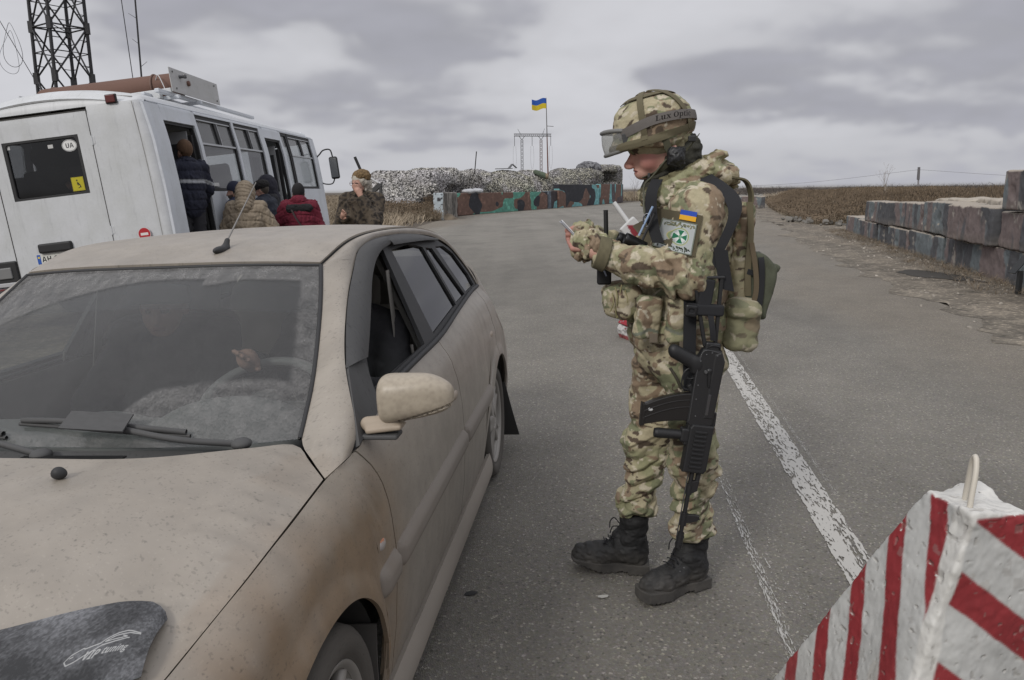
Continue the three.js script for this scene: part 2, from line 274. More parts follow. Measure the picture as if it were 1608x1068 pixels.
stripe('lane_marking', 'broad worn white line on the asphalt behind the soldier', [1.30, -2.0], [5.9, -33], 0.17, wornAlpha(11, 0.565, 10), [0.42, 0.408, 0.38], 3.1);
stripe('lane_marking', 'faint remains of an old thin white line left of the broad one', [0.87, -1.75], [1.42, -6.0], 0.055, wornAlpha(31, 0.43, 14), [0.42, 0.41, 0.385], 2.3);
stripe('lane_marking', 'blotchy faded strip of old white paint beside the concrete tooth', [1.02, -2.1], [1.2, -3.75], 0.13, wornAlpha(44, 0.30, 6), [0.40, 0.39, 0.365], 1.7);
stripe('lane_marking', 'thin broken white trace right of the broad line', [1.66, -3.6], [2.4, -8.6], 0.03, wornAlpha(51, 0.40, 14), [0.42, 0.41, 0.385], 2.9);
stripe('lane_marking', 'pale worn line along the barrier side of the road', [-2.7, -46], [3.4, -62.5], 0.22, wornAlpha(66, 0.42, 14), [0.47, 0.45, 0.42], 4);
for (let i = 0; i < 7; i++) stripe('lane_marking', 'short pale cross line fading on the far asphalt', [3.1 - i * 0.1, -17.5 - i * 3.2], [5.2 + i * 0.4, -18.1 - i * 3.3], 0.1, wornAlpha(70, 0.42, 14), [0.44, 0.42, 0.4], 2);
// wet stain on the verge and small marks on the asphalt
function blot(name, label, cat, c, rx, rz, turn, h, mat, seed, kind) {
  const P = [], I = [], n = 40; P.push(0, h, 0); for (let i = 0; i < n; i++) { const a = i / n * 6.2832, r = 0.62 + 0.75 * fbm(Math.cos(a) * 1.6 + seed, Math.sin(a) * 1.6, seed, 3); const x = Math.cos(a) * rx * r, z = Math.sin(a) * rz * r; P.push(x * Math.cos(turn) + z * Math.sin(turn), h, -x * Math.sin(turn) + z * Math.cos(turn)); I.push(0, 1 + (i + 1) % n, 1 + i); }
  for (let q = 1; q < 5; q++) { const k = 1 - q / 5, b = P.length / 3, a0 = q === 1 ? 1 : b - n; for (let i = 0; i < n; i++) P.push(P[3 + i * 3] * k, h, P[5 + i * 3] * k); if (q === 1) I.length = 0; for (let i = 0; i < n; i++) { const j = (i + 1) % n; I.push(a0 + i, b + j, a0 + j, a0 + i, b + i, b + j); } if (q === 4) for (let i = 0; i < n; i++) I.push(0, b + (i + 1) % n, b + i); }
  const g = new THREE.BufferGeometry(); g.setAttribute('position', new THREE.Float32BufferAttribute(P, 3)); g.setIndex(I); g.computeVertexNormals();
  if (c[0] > 5) { const p = g.attributes.position; for (let i = 0; i < p.count; i++) p.setY(i, vergeY(c[0] + p.getX(i), c[2] + p.getZ(i)) + .008); }
  const m = mesh(name, g, mat); m.position.set(...c); tag(m, label, kind ? null : cat, null, kind); return m;
}
{ const cx = 7.35, cz = -12.95; const g = sheet((u, v) => { const a = u * 6.2832, r = v * (0.55 + 0.8 * fbm(Math.cos(a) * 1.6 + 3, Math.sin(a) * 1.6, 3.2, 3)), X = Math.cos(a) * .36 * r, Z = Math.sin(a) * 1.05 * r, x = cx + X + Z * .2, z = cz + Z; return [x, vergeY(x, z) + .007, z]; }, 48, 8); struct('damp_patch', g, std([0.045, 0.040, 0.034], 1)).userData.label = 'dark damp patch on the dirt verge in front of the block wall'; }
blot('tar_blob', 'small black tar blob on the asphalt beside the car', 'tar', [-0.173, 0, -2.712], 0.026, 0.016, 0.4, 0.005, std([0.012, 0.012, 0.012], 0.5), 1.7, 'structure');
blot('paint_fleck', 'small whitish paint fleck on the asphalt in front of the boots', 'paint', [0.343, 0, -2.676], 0.022, 0.012, 0.3, 0.005, std([0.4, 0.39, 0.36], 0.8), 5.1, 'structure');
// ---------------------------------------------------------------- concrete block wall on the right
const WN = V(7.656, 0, -11.25), WF = V(11.612, 0, -26.15), WD = WF.clone().sub(WN).normalize(), WO = V(-WD.z, 0, WD.x); // along the wall, and away from the road
if (WO.x < 0) WO.negate();
const wallTurn = Math.atan2(-WD.z, WD.x);
// camouflage paint: drips and vertical streaks of grey blue, dull red brown and charcoal, worn through to the concrete
function blockPaint(seed) {
  return (x, y, z, a, b, d) => {
    const s = x + seed * 3.7, w = fbm(s * 1.1, y * 1.4, seed, 3) * 1.5;
    const q = fbm(s * 1.9 + w, y * 0.5 + seed, 2.2, 2), r = fbm(s * 2.3 + 9 - w, y * 0.55, seed + 4.4, 2);
    let c = [0.165, 0.130, 0.124]; c = mixc(c, [0.135, 0.155, 0.163], sstep(.48, .53, q)); c = mixc(c, [0.075, 0.076, 0.082], sstep(.55, .60, r));
    const n = fbm(x * 14, y * 14, z * 14 + seed, 3), k = fbm(x * 3.2 + seed, y * 4.5, z * 4, 4);
    c = c.map((v) => v * (0.72 + n * 0.56));
    const dust = sstep(0.2, 0.0, y + 0.28) * 0.5; c = mixc(c, [0.2, 0.17, 0.14], dust * n * 1.3);
    if (k > 0.70 && n > 0.5) c = mixc(c, [0.30, 0.275, 0.24], .8);
    if (b > 0.55) c = mixc(c, [0.33, 0.29, 0.24], sstep(0.30, 0.55, k + n * 0.3));
    return c;
  };
}
function concreteBlock(L, H, D, seed, chip = 0.02, cell = 0.03) {
  const f0 = rbox([0, 0, 0], [L / 2, H / 2, D / 2], 0.02);
  const f = (x, y, z) => f0(x, y, z) + (fbm(x * 5 + seed, y * 5, z * 5, 3) - 0.5) * chip * 1.6 + (vnoise(x * 22, y * 22, z * 22 + seed) - 0.5) * 0.008 + Math.max(0, fbm(x * 2.1 + seed * 2, y * 2.1, z * 2.1, 2) - 0.66) * 0.35;
  return nets(f, [-L / 2 - 0.06, -H / 2 - 0.06, -D / 2 - 0.06], [L / 2 + 0.06, H / 2 + 0.06, D / 2 + 0.06], cell, blockPaint(seed));
}
const blockMat = vcol(0.92);
let blockN = 0;
// s0, s1 along the wall from the near end, y0, y1, how far the face stands out towards the road, a slight turn
const BL = [
  [-2.35, -0.06, -0.03, 0.56, 0.02, 0.01, 'bottom course concrete block at the near end, cut by the frame edge'],
  [0.0, 3.95, -0.03, 0.56, 0, 0.005, 'long bottom course concrete block with a pale chipped spot, second from the frame edge'],
  [4.02, 6.86, -0.03, 0.54, 0.03, -0.006, 'bottom course concrete block below the two joined upper blocks'],
  [6.95, 8.98, -0.03, 0.52, 0.02, 0.012, 'short reddish bottom course concrete block near the middle of the wall'],
  [9.05, 10.45, -0.03, 0.50, -0.03, 0.03, 'blue grey bottom course concrete block under the first upper block'],
  [10.55, 13.4, -0.03, 0.53, 0.05, -0.012, 'bottom course concrete block with a bare pale top at the far end'],
  [13.5, 15.85, -0.03, 0.56, -0.04, 0.02, 'farthest bottom course concrete block beside the rubble'],
  [-2.4, -0.02, 0.565, 1.15, 0.06, 0.02, 'upper course concrete block at the frame edge with dark and blue stripes'],
  [0.06, 1.05, 0.565, 1.14, 0.02, -0.02, 'upper course concrete block standing under the single top block'],
  [1.1, 3.32, 0.565, 1.20, 0.16, 0.035, 'big upper course concrete block turned out towards the road'],
  [3.42, 5.7, 0.565, 1.22, 0.02, 0.0, 'upper course concrete block with a white fleck and a rough bare top'],
  [5.76, 8.78, 0.55, 1.16, -0.02, 0.0, 'upper course concrete block with a pale blue wedge of paint'],
  [8.85, 12.25, 0.535, 1.13, 0.05, -0.008, 'first upper course concrete block seen from the far end of the wall'],
  [-2.3, 0.82, 1.175, 1.78, 0.05, 0.03, 'single concrete block on top of the wall at the right frame edge'],
];
for (const [s0, s1, y0, y1, out, turn, label] of BL) {
  const L = s1 - s0 - 0.02, H = y1 - y0, D = 0.55, seed = ++blockN * 1.37;
  const p = WN.clone().addScaledVector(WD, (s0 + s1) / 2).addScaledVector(WO, D / 2 - out);
  const m = mesh('concrete_block', concreteBlock(L, H, D, seed, 0.03, L > 3 ? 0.032 : 0.028), blockMat);
  m.position.set(p.x, (y0 + y1) / 2, p.z); m.rotation.y = wallTurn + turn;
  tag(m, label, 'concrete block', 'camouflage painted concrete blocks of the roadside wall');
}
// pieces of a rough second row behind, whose pale tops show
for (const [s, y, L, label] of [[3.0, 1.13, 2.6, 'pale rough concrete slab behind the upper course, near the big turned block'], [6.0, 1.10, 2.2, 'broken pale concrete slab behind the middle of the wall']]) {
  const p = WN.clone().addScaledVector(WD, s).addScaledVector(WO, 0.95);
  const f0 = rbox([0, 0, 0], [L / 2, 0.16, 0.42], 0.03), g = nets((x, y2, z) => f0(x, y2, z) + (fbm(x * 3 + s, y2 * 3, z * 3, 4) - 0.5) * 0.16, [-L / 2 - .1, -.3, -.55], [L / 2 + .1, .3, .55], 0.035, (x, y2, z) => { const n = fbm(x * 9, y2 * 9, z * 9, 3); return [0.36 * (0.7 + n * .6), 0.32 * (0.7 + n * .6), 0.265 * (0.7 + n * .6)]; });
  const m = mesh('concrete_slab', g, blockMat); m.position.set(p.x, y, p.z); m.rotation.y = wallTurn; tag(m, label, 'concrete slab', 'broken slabs behind the wall');
  const b = mesh('concrete_block', concreteBlock(L, 0.95, 0.5, s + 20, 0.03, 0.05), blockMat); b.position.set(p.x + WO.x * 0.05, 0.47, p.z + WO.z * 0.05); b.rotation.y = wallTurn; tag(b, s < 4 ? 'concrete block hidden behind the turned block, carrying a pale slab' : 'concrete block hidden behind the middle of the wall under a broken slab', 'concrete block');
}
{ // dark post cut by the frame edge
  const t = thing('steel_post', 'dark steel post with a slanted cap at the right frame edge', 'post', [7.2, 0, -10.59]);
  under('post', box(0.06, 0.36, 0.06, 7.2, 0.18, -10.59, 0.006), std([0.02, 0.021, 0.022], 0.6), t);
  under('cap_plate', beam([7.06, 0.33, -10.57], [7.32, 0.60, -10.63], 0.12, 0.012), std([0.018, 0.019, 0.02], 0.6), t);
}
// lone block far out by the field
{ const m = mesh('concrete_block', concreteBlock(1.9, 1.0, 0.6, 61, 0.05, 0.05), blockMat); m.position.set(18.1, 0.42, -57.3); m.rotation.y = -0.15; tag(m, 'lone grey concrete block at the edge of the field far behind the soldier', 'concrete block'); }

// ---------------------------------------------------------------- red and white concrete tooth, bottom right
{
  const t = thing('concrete_tooth', 'red and white striped concrete pyramid with a steel lifting loop, bottom right', 'road block', [1.05, 0, -1.8]);
  const T = { L: [1.006, .85, -1.682], F: [1.016, .85, -1.551], R: [1.147, .85, -1.603], B: [1.125, .85, -1.725] }, D = { L: [.743, 0, -2.07], F: [.797, 0, -1.515], R: [1.35, 0, -1.57], B: [1.30, 0, -2.125] };
  const c = V(1.05, 0.4, -1.75), planes = [['L', 'F'], ['F', 'R'], ['R', 'B'], ['B', 'L']].map(([p, q]) => { const a = V(...D[p]), b = V(...D[q]), d = V(...T[p]), n = b.clone().sub(a).cross(d.clone().sub(a)).normalize(); if (n.dot(c.clone().sub(a)) > 0) n.negate(); return [n.x, n.y, n.z, -n.dot(a)]; });
  const e1 = V(...D.F).sub(V(...D.L)).normalize(), e2 = V(...D.R).sub(V(...D.F)).normalize();
  const base = (x, y, z) => { let d = y - 0.842; for (const p of planes) d = smax(d, p[0] * x + p[1] * y + p[2] * z + p[3], 0.010); return smax(d, -y, 0.01); };
  const f = (x, y, z) => { const d = base(x, y, z), top = sstep(0.78, 0.84, y); return d + (fbm(x * 8, y * 8, z * 8, 3) - 0.5) * (0.009 + top * 0.045) + (fbm(x * 60, y * 45, z * 60, 2) - 0.5) * 0.0045 * (1 + top) + Math.max(0, vnoise(x * 75, y * 75, z * 75) - 0.80) * 0.03 + Math.max(0, 0.016 - Math.hypot(x - 0.985, (y - 0.60) * 0.6, z + 1.545) * 0.25) + Math.max(0, 0.02 - Math.hypot(x - 0.925, (y - 0.47) * 0.8, z + 1.53) * 0.22); };
  const white = [0.56, 0.55, 0.52], grey = [0.44, 0.44, 0.425], red = [0.235, 0.022, 0.026];
  const col = (x, y, z, a, b, d) => {
    const n = fbm(x * 30, y * 30, z * 30, 4), m = fbm(x * 7, y * 7, z * 7, 3), j = (n - 0.5) * 0.012 + (m - 0.5) * 0.012;
    const fl = planes[0][0] * x + planes[0][1] * y + planes[0][2] * z + planes[0][3], fr = planes[1][0] * x + planes[1][1] * y + planes[1][2] * z + planes[1][3], fb = planes[3][0] * x + planes[3][1] * y + planes[3][2] * z + planes[3][3];
    let cc = white; const sf = (v, e, w = 0.004) => sstep(e - w, e + w, v);
    if (b < 0.75) {
      if (fl > fr && fl > fb) { const s = (x - D.L[0]) * e1.x + (z - D.L[2]) * e1.z, q = s + (y - 0.4) / 2.35 + j * .6, k = q + 0.013, ph = ((k % 0.148) + 0.148) % 0.148; cc = mixc(grey, red, sf(ph, 0.003) * (1 - sf(ph, 0.064)) * (k < 0.70 ? 1 : 0)); cc = mixc(cc, white, sf(s, 0.502 - (y - 0.4) * 0.04 + (m - 0.5) * 0.03 + sstep(0.8, 0.6, y) * 0.018)); }
      else if (fr > fl) { const s = (x - D.F[0]) * e2.x + (z - D.F[2]) * e2.z, q = y + (s - 0.3) * 0.76 + j * .6; cc = mixc(grey, red, Math.max(sf(q, 0.772), sf(q, 0.543) * (1 - sf(q, 0.638)), sf(q, 0.29) * (1 - sf(q, 0.39)), sf(q, .05) * (1 - sf(q, .15)))); cc = mixc(cc, white, 1 - sf(s, 0.172 + (y - 0.44) * 0.115 + (m - 0.5) * 0.03 + (y > 0.77 ? 0.006 : 0))); }
      else { const q = x * 0.8 + y + z * 0.5; cc = ((q / 0.25 % 1) + 1) % 1 < 0.45 ? red : grey; }
      cc = mixc(cc, white, sf(y, 0.836 + (m - 0.5) * 0.03));
    }
    const gr = sstep(.50, .74, fbm(x * 7 + 3, y * 2.6, z * 7, 4)), lowd = sstep(.35, .05, y); cc = cc.map((v) => v * (0.84 + n * 0.32) * (1 - .20 * gr)); cc = mixc(cc, [.20, .18, .155], .35 * lowd * n + (vnoise(x * 75, y * 75, z * 75) > .82 ? .35 : 0));
    const ch = fbm(x * 18 + 7, y * 18, z * 18, 4); if (ch > 0.74) cc = mixc(cc, [0.24, 0.22, 0.2], 0.3);
    if (cc[0] > 0.3 && ch < 0.30) cc = mixc(cc, [0.33, 0.3, 0.26], 0.35);
    return cc;
  };
  under('body', nets(f, [0.70, -0.01, -2.16], [1.39, 0.9, -1.48], 0.0042, col), vcol(0.72), t);
  under('lifting_loop', tube([[1.019, .80, -1.574], [1.025, .86, -1.581], [1.040, .935, -1.598], [1.045, .957, -1.612], [1.048, .945, -1.625], [1.055, .88, -1.645], [1.06, .80, -1.661]], 0.0062, 48, 10), std([0.55, 0.51, 0.44], 0.5), t);
}
// ---------------------------------------------------------------- dusty beige estate car (x to its left, z to its front)
const car = thing('estate_car', 'dusty beige estate car with its driver window open, beside the soldier', 'car', [-1.208, -0.026, -1.52], -0.1195); car.rotation.z = 0.032;   // settled on its right springs
const speck = dataTex(512, 512, (x, y) => { const n = tfbm(x / 512, y / 512, 9, 5, 5), p = tfbm(x / 512, y / 512, 62, 3, 17), q = tfbm(x / 512, y / 512, 110, 2, 29); let L = 0.94 + (n - 0.5) * 0.13; if (p > 0.74) L -= (p - 0.74) * 1.3; if (q > 0.78) L -= 0.10; if (q < 0.2) L += 0.04; return [L, L * (0.992), L * 0.98]; }, true);
const speckR = dataTex(256, 256, (x, y) => G3(0.5 + tfbm(x / 256, y / 256, 12, 4, 77) * 0.4));
const dustyPaint = new THREE.MeshPhysicalMaterial({ vertexColors: true, map: speck, roughness: 0.85, roughnessMap: speckR, clearcoat: 0.45, clearcoatRoughness: 0.33, side: THREE.DoubleSide });
const blackTrim = std([0.022, 0.022, 0.023], 0.62), darkGap = std([0.008, 0.008, 0.008], 0.9);
const grimePlastic = std([0.075, 0.076, 0.078], 0.72, { map: speck });
const BEIGE = [0.315, 0.283, 0.242], MUD = [0.235, 0.168, 0.108], GREY = [0.285, 0.262, 0.232];
function dirt(p) {
  const [x, y, z] = p, n = fbm(x * 4, y * 4, z * 4, 4), m = fbm(x * 16, y * 16, z * 16, 3), k = fbm(x * 1.2, y * 2.5, z * 1.3 + 4, 3);
  let c = mixc(BEIGE, [0.36, 0.33, 0.29], clamp((n - 0.45) * 1.4));
  if (Math.abs(x) > 0.70) {
    const low = sstep(1.0, 0.56, y), fr = sstep(-0.78, -0.3, z);
    c = mixc(c, GREY, low * (0.62 + 0.38 * sstep(-0.2, -1.2, z)) * (0.75 + (k - 0.5)));
    const splash = sstep(0.90, 0.76, y - (n - 0.5) * 0.18 + (z > 0 ? z * 0.10 : 0)) * fr * sstep(-0.9, -0.42, z + (k - 0.5) * 0.3); c = mixc(c, MUD, clamp(splash * (0.92 + (m - 0.5) * 0.9)));
    c = mixc(c, [0.21, 0.19, 0.168], sstep(0.34, 0.2, y) * 0.6);
  }
  const rain = fbm(z * 38, y * 3.2, x * 3, 3); if (Math.abs(x) > .6 && y < 1.0) c = c.map((v) => v * (1 - .10 * sstep(.60, .72, rain) + .06 * sstep(.40, .30, rain)));
  if (Math.abs(x) <= .6 && y > 1.3) { const sw = fbm(x * 3 + z * 1.5, z * 26 - x * 9, 2, 3); c = c.map((v) => v * (1 - .07 * sstep(.58, .68, sw))); }
  if (y < 0.93 && z > -0.34 && z < -0.15 && Math.abs(x) > 0.55) c = mixc(c, MUD, 0.35 * n);
  return c.map((v) => v * (0.93 + m * 0.14));
}
const uvm = (p) => [p[0] * 1.7 + p[1] * 0.4, p[2] * 1.7 + p[1] * 0.5], uvs = (p) => [p[2] * 1.7, p[1] * 1.7 - Math.abs(p[0]) * 1.6];
const carPart = (name, geo, mat = dustyPaint, parent = car) => mesh(name, geo, mat, parent);
const both = (name, f, nu, nv, th = 0.012, mat = dustyPaint, label) => { const a = carPart(name, slab(f, nu, nv, th, uvs, dirt), mat); const b = carPart(name, slab((u, v) => { const p = f(1 - u, v); return [-p[0], p[1], p[2]]; }, nu, nv, th, uvs, dirt), mat); return [a, b]; };
const tab = (T) => (q) => { if (q <= T[0][0]) return T[0][1]; for (let i = 1; i < T.length; i++) if (q <= T[i][0]) { let t = (q - T[i - 1][0]) / (T[i][0] - T[i - 1][0]); t = t * t * (3 - 2 * t) * 0.4 + t * 0.6; return lerp(T[i - 1][1], T[i][1], t); } return T[T.length - 1][1]; };
const HALF = tab([[0.15, 0.775], [0.25, 0.808], [0.40, 0.828], [0.56, 0.838], [0.70, 0.836], [0.80, 0.826], [0.88, 0.806], [0.96, 0.78], [1.04, 0.745]]);
const topY = tab([[-3.3, 0.98], [-2.8, 1.035], [-2.4, 1.03], [-1.5, 0.974], [-1.0, 0.974], [-0.7, 0.955], [-0.42, 0.910], [-0.27, 0.890], [0, 0.868], [0.17, 0.845], [0.365, 0.801], [0.55, 0.74], [0.72, 0.66]]);
const topX = tab([[-3.3, 0.70], [-2.8, 0.722], [-2.4, 0.726], [-1.5, 0.753], [-1.0, 0.753], [-0.7, 0.762], [-0.42, 0.784], [-0.27, 0.762], [0, 0.761], [0.17, 0.752], [0.365, 0.724], [0.55, 0.668], [0.72, 0.56]]);
const RH = -2.6, WR = 0.312, AR = 0.368;
const archLow = (z) => { let y = 0.185; for (const h of [0, RH]) { const d = z - h; if (Math.abs(d) < AR) y = Math.max(y, WR + Math.sqrt(AR * AR - d * d)); } return y; };
function sideX(y, z) { let x = HALF(y); if (z > -0.1) x -= 0.10 * ((z + 0.1) / 0.82) ** 2 + (z > 0.5 ? (z - 0.5) ** 2 * 2.4 : 0); if (z < -2.5) x -= 0.03 * ((-z - 2.5) / 0.7) ** 2; const tx = topX(z), ty = topY(z), w = 0.10, s = clamp(1 - (ty - y) / w); const lip = z > -0.42 ? 0.085 : 0.03; return lerp(x, tx, s ** 2.4) ; }
function panel(zf, zr, top = topY) { return (u, v) => { let z = lerp(zf(0.6), zr(0.6), u), y = 0.6; for (let k = 0; k < 6; k++) { y = lerp(top(z), archLow(z), v); z = lerp(zf(y), zr(y), u); } const e = Math.min(1, Math.abs(y - archLow(z)) / 0.012); let x = sideX(y, z); for (const h of [0, RH]) { const r = Math.hypot(y - WR, z - h); x += 0.014 * sstep(0.435, 0.375, r); } return [x, y, z]; }; }
const seamF = tab([[0.15, -0.455], [0.3, -0.475], [0.6, -0.497], [0.75, -0.478], [0.85, -0.442], [0.915, -0.40]]);
const seamB = tab([[0.15, -1.53], [0.6, -1.545], [1.0, -1.53]]);
const seamR = tab([[0.15, -2.24], [0.45, -2.27], [0.60, -2.44], [0.70, -2.58], [0.80, -2.63], [1.05, -2.64]]);
const tailZ = tab([[0.18, -3.25], [0.35, -3.28], [0.53, -3.2], [0.7, -3.05], [0.88, -2.87], [1.04, -2.77]]);
const off = (f, d) => (y) => f(y) + d;
both('front_fender', panel(() => 0.66, off(seamF, 0.003)), 56, 26);
const [fdoor] = both('front_door', panel(off(seamF, -0.003), off(seamB, 0.003)), 40, 26);
const [rdoor] = both('rear_door', panel(off(seamB, -0.003), off(seamR, 0.003)), 48, 26);
both('rear_quarter', panel(off(seamR, -0.003), tailZ), 40, 26);
// hood by a Coons patch, right half and mirrored half in one sheet
{
  const c0 = curve([[0, .985, -.155], [.35, .973, -.185], [.56, .955, -.305], [.645, .938, -.375], [.70, .914, -.322], [.754, .8895, -.266]]), c1 = curve([[0, .83, .66], [.36, .825, .60], [.58, .808, .47], [.716, .798, .372]]);
  const d0 = curve([[0, .985, -.155], [0, .968, .1], [0, .92, .38], [0, .83, .66]]), d1 = curve([[.754, .8895, -.268], [.756, .868, 0], [.748, .845, .17], [.716, .798, .372]]);
  const coons = (u, v) => { const a = c0(u), b = c1(u), c = d0(v), d = d1(v), p = c0(0), q = c0(1), r = c1(0), s = c1(1); const bulge = 0.02 * Math.sin(Math.PI * u) * Math.sin(Math.PI * v); return [0, 1, 2].map((i) => (1 - v) * a[i] + v * b[i] + (1 - u) * c[i] + u * d[i] - ((1 - u) * (1 - v) * p[i] + u * (1 - v) * q[i] + (1 - u) * v * r[i] + u * v * s[i]) + (i === 1 ? bulge : 0)); };
  const hood = (u, v) => { const s = u * 2 - 1, p = coons(Math.abs(s), v); return [s < 0 ? -p[0] : p[0], p[1], p[2]]; };
  carPart('hood', slab((u, v) => hood(1 - u, v), 72, 44, 0.012, uvm, dirt));
  // nose below the hood: grille bar and bumper, seen only from elsewhere
  const e = curve([[-.70, .72, .40], [-.55, .72, .56], [-.3, .72, .69], [0, .72, .73], [.3, .72, .69], [.55, .72, .56], [.70, .72, .40]]);
  carPart('front_bumper', slab((u, v) => { const p = e(u), y = lerp(0.56, 0.2, v), k = 1 + 0.055 * Math.sin(v * Math.PI * 0.8); return [p[0] * k * 1.08, y, p[2] + 0.05 * Math.sin(v * 3) ]; }, 40, 10, 0.02, uvm, dirt));
  carPart('grille', slab((u, v) => { const p = e(lerp(0.22, 0.78, u)); return [p[0], lerp(0.79, 0.57, v), p[2] - 0.02]; }, 30, 4, 0.02), blackTrim);
  for (const s of [-1, 1]) carPart('headlight', slab((u, v) => { const p = e(s > 0 ? lerp(0.80, 0.985, u) : lerp(0.015, 0.2, u)); return [p[0], lerp(0.77, 0.57, v), p[2] - 0.01 + 0.03 * Math.sin(v * Math.PI)]; }, 14, 8, 0.02), std([0.35, 0.36, 0.37], 0.25));
  // smoked stone guard along the hood's front edge with its sticker
  const gh0 = [[0, .888, .575], [.30, .882, .50], [.455, .872, .385], [.55, .866, .305], [.615, .858, .262], [.655, .845, .252], [.678, .832, .275]], g0 = curve([...gh0.slice(1).reverse().map((p) => [-p[0], p[1], p[2]]), ...gh0]);
  const gh1 = [[0, .83, .685], [.30, .822, .64], [.45, .812, .58], [.55, .808, .52], [.62, .804, .46], [.665, .802, .42], [.695, .80, .385]], g1 = curve([...gh1.slice(1).reverse().map((p) => [-p[0], p[1], p[2]]), ...gh1]);
  const gmap = canvasTex(2048, 256, (c, w, h) => {
    const im = c.createImageData(w, h); for (let y = 0; y < h; y++) for (let x = 0; x < w; x++) { const n = fbm(x * 0.014, y * 0.014, 3, 4), m = fbm(x * 0.22, y * 0.18, 8, 3), k = clamp((n - 0.38) * 1.5 + (m - 0.5) * 0.8 + 0.36 - y / h * 0.34), L = 30 + k * 88, o = (y * w + x) * 4; im.data[o] = L; im.data[o + 1] = L * 1.005; im.data[o + 2] = L * 1.03; im.data[o + 3] = 255; } c.putImageData(im, 0, 0);
    c.save(); c.translate(1878, 120); c.scale(0.38, 0.62); c.strokeStyle = c.fillStyle = 'rgba(172,172,170,0.92)'; c.lineWidth = 5; c.lineJoin = 'round';
    c.beginPath(); c.moveTo(10, 78); c.lineTo(-6, 62); c.lineTo(14, 40); c.lineTo(62, 22); c.lineTo(74, 26); c.lineTo(140, 14); c.quadraticCurveTo(180, -22, 250, -30); c.lineTo(330, -22); c.lineTo(334, -16); c.quadraticCurveTo(240, -24, 190, -6); c.lineTo(160, 10); c.lineTo(262, -2); c.lineTo(236, -10); c.moveTo(10, 78); c.lineTo(44, 70); c.quadraticCurveTo(110, 44, 150, 24); c.lineTo(280, 4); c.moveTo(12, 52); c.lineTo(30, 48); c.stroke();
    c.font = 'italic bold 46px sans-serif'; c.save(); c.transform(1, 0, -0.25, 1, 0, 0); c.fillText('VIP', 92, 72); c.font = 'italic bold 40px sans-serif'; c.fillText('tuning', 178, 62); c.restore(); c.restore();
  });
  const gm = std([1, 1, 1], 0.26, { map: gmap });
  carPart('hood_deflector', slab((u, v) => { const a = g0(1 - u), b = g1(1 - u), k = 0.022 * Math.sin(v * Math.PI); return [lerp(a[0], b[0], v), lerp(a[1], b[1], v) + 0.020 + k * 0.55, lerp(a[2], b[2], v) + k * 0.3]; }, 90, 10, 0.005, (p, u, v) => [1 - u, 1 - v]), gm);
  for (const s of [-1, 1]) carPart('washer_jet', nets(blend([ell([s * 0.25, .987, -.05], [.017, .012, .014]), ell([s * 0.25, .994, -.047], [.01, .009, .01])], 0.01), [s * 0.25 - .04, .95, -.09], [s * 0.25 + .04, 1.02, -.01], 0.003), blackTrim);
  carPart('cowl', slab((u, v) => { const s = u * 2 - 1, a = c0(Math.abs(s) * 0.56), b = [0.52 * Math.abs(s), 0.965 - 0.03 * s * s, -0.275 - 0.10 * Math.abs(s) ** 2.2]; return [Math.sign(s) * lerp(a[0], b[0], v), lerp(a[1] - 0.03, b[1] - .006, v) - 0.02 * Math.sin(v * Math.PI), lerp(a[2], b[2], v)]; }, 50, 6, 0.01, uvm), grimePlastic);
  const grl = []; for (let i = 0; i < 60; i++) { const x = 0.02 + i * 0.0045 * 1.0; grl.push(box(0.0022, 0.004, 0.03, x * 1, 0.963, -0.212, 0)); } carPart('cowl_grille', grl, darkGap);
}
// windscreen, roof and pillars
const WB = curve([[0, .968, -.275], [.35, .957, -.30], [.55, .947, -.36], [.645, .942, -.408]]), WT = curve([[0, 1.352, -.90], [.3, 1.349, -.922], [.520, 1.336, -.985]]);
const WS = curve([[.645, .942, -.408], [.628, 1.04, -.557], [.60, 1.13, -.692], [.56, 1.24, -.852], [.520, 1.336, -.985]]);
const wind = (inset) => (u, v) => { const s = u * 2 - 1, t = Math.abs(s), a = WB(t), b = WT(t), e = WS(v), e0 = WB(1), e1 = WT(1), w = t * t, k = 0.022 * Math.sin(Math.PI * v) * (1 - w) + inset; return [Math.sign(s || 1) * (lerp(a[0], b[0], v) + w * (e[0] - lerp(e0[0], e1[0], v))), lerp(a[1], b[1], v) + w * (e[1] - lerp(e0[1], e1[1], v)) + k * 0.85, lerp(a[2], b[2], v) + w * (e[2] - lerp(e0[2], e1[2], v)) + k * 0.5]; };
const flip = (f) => (u, v) => f(1 - u, v);
const autoGlass = new THREE.MeshPhysicalMaterial({ color: new THREE.Color(0.62, 0.66, 0.65), roughness: 0.03, transmission: 1, thickness: 0, side: THREE.DoubleSide });
const screen = carPart('windscreen', sheet(flip(wind(0)), 40, 30), autoGlass);
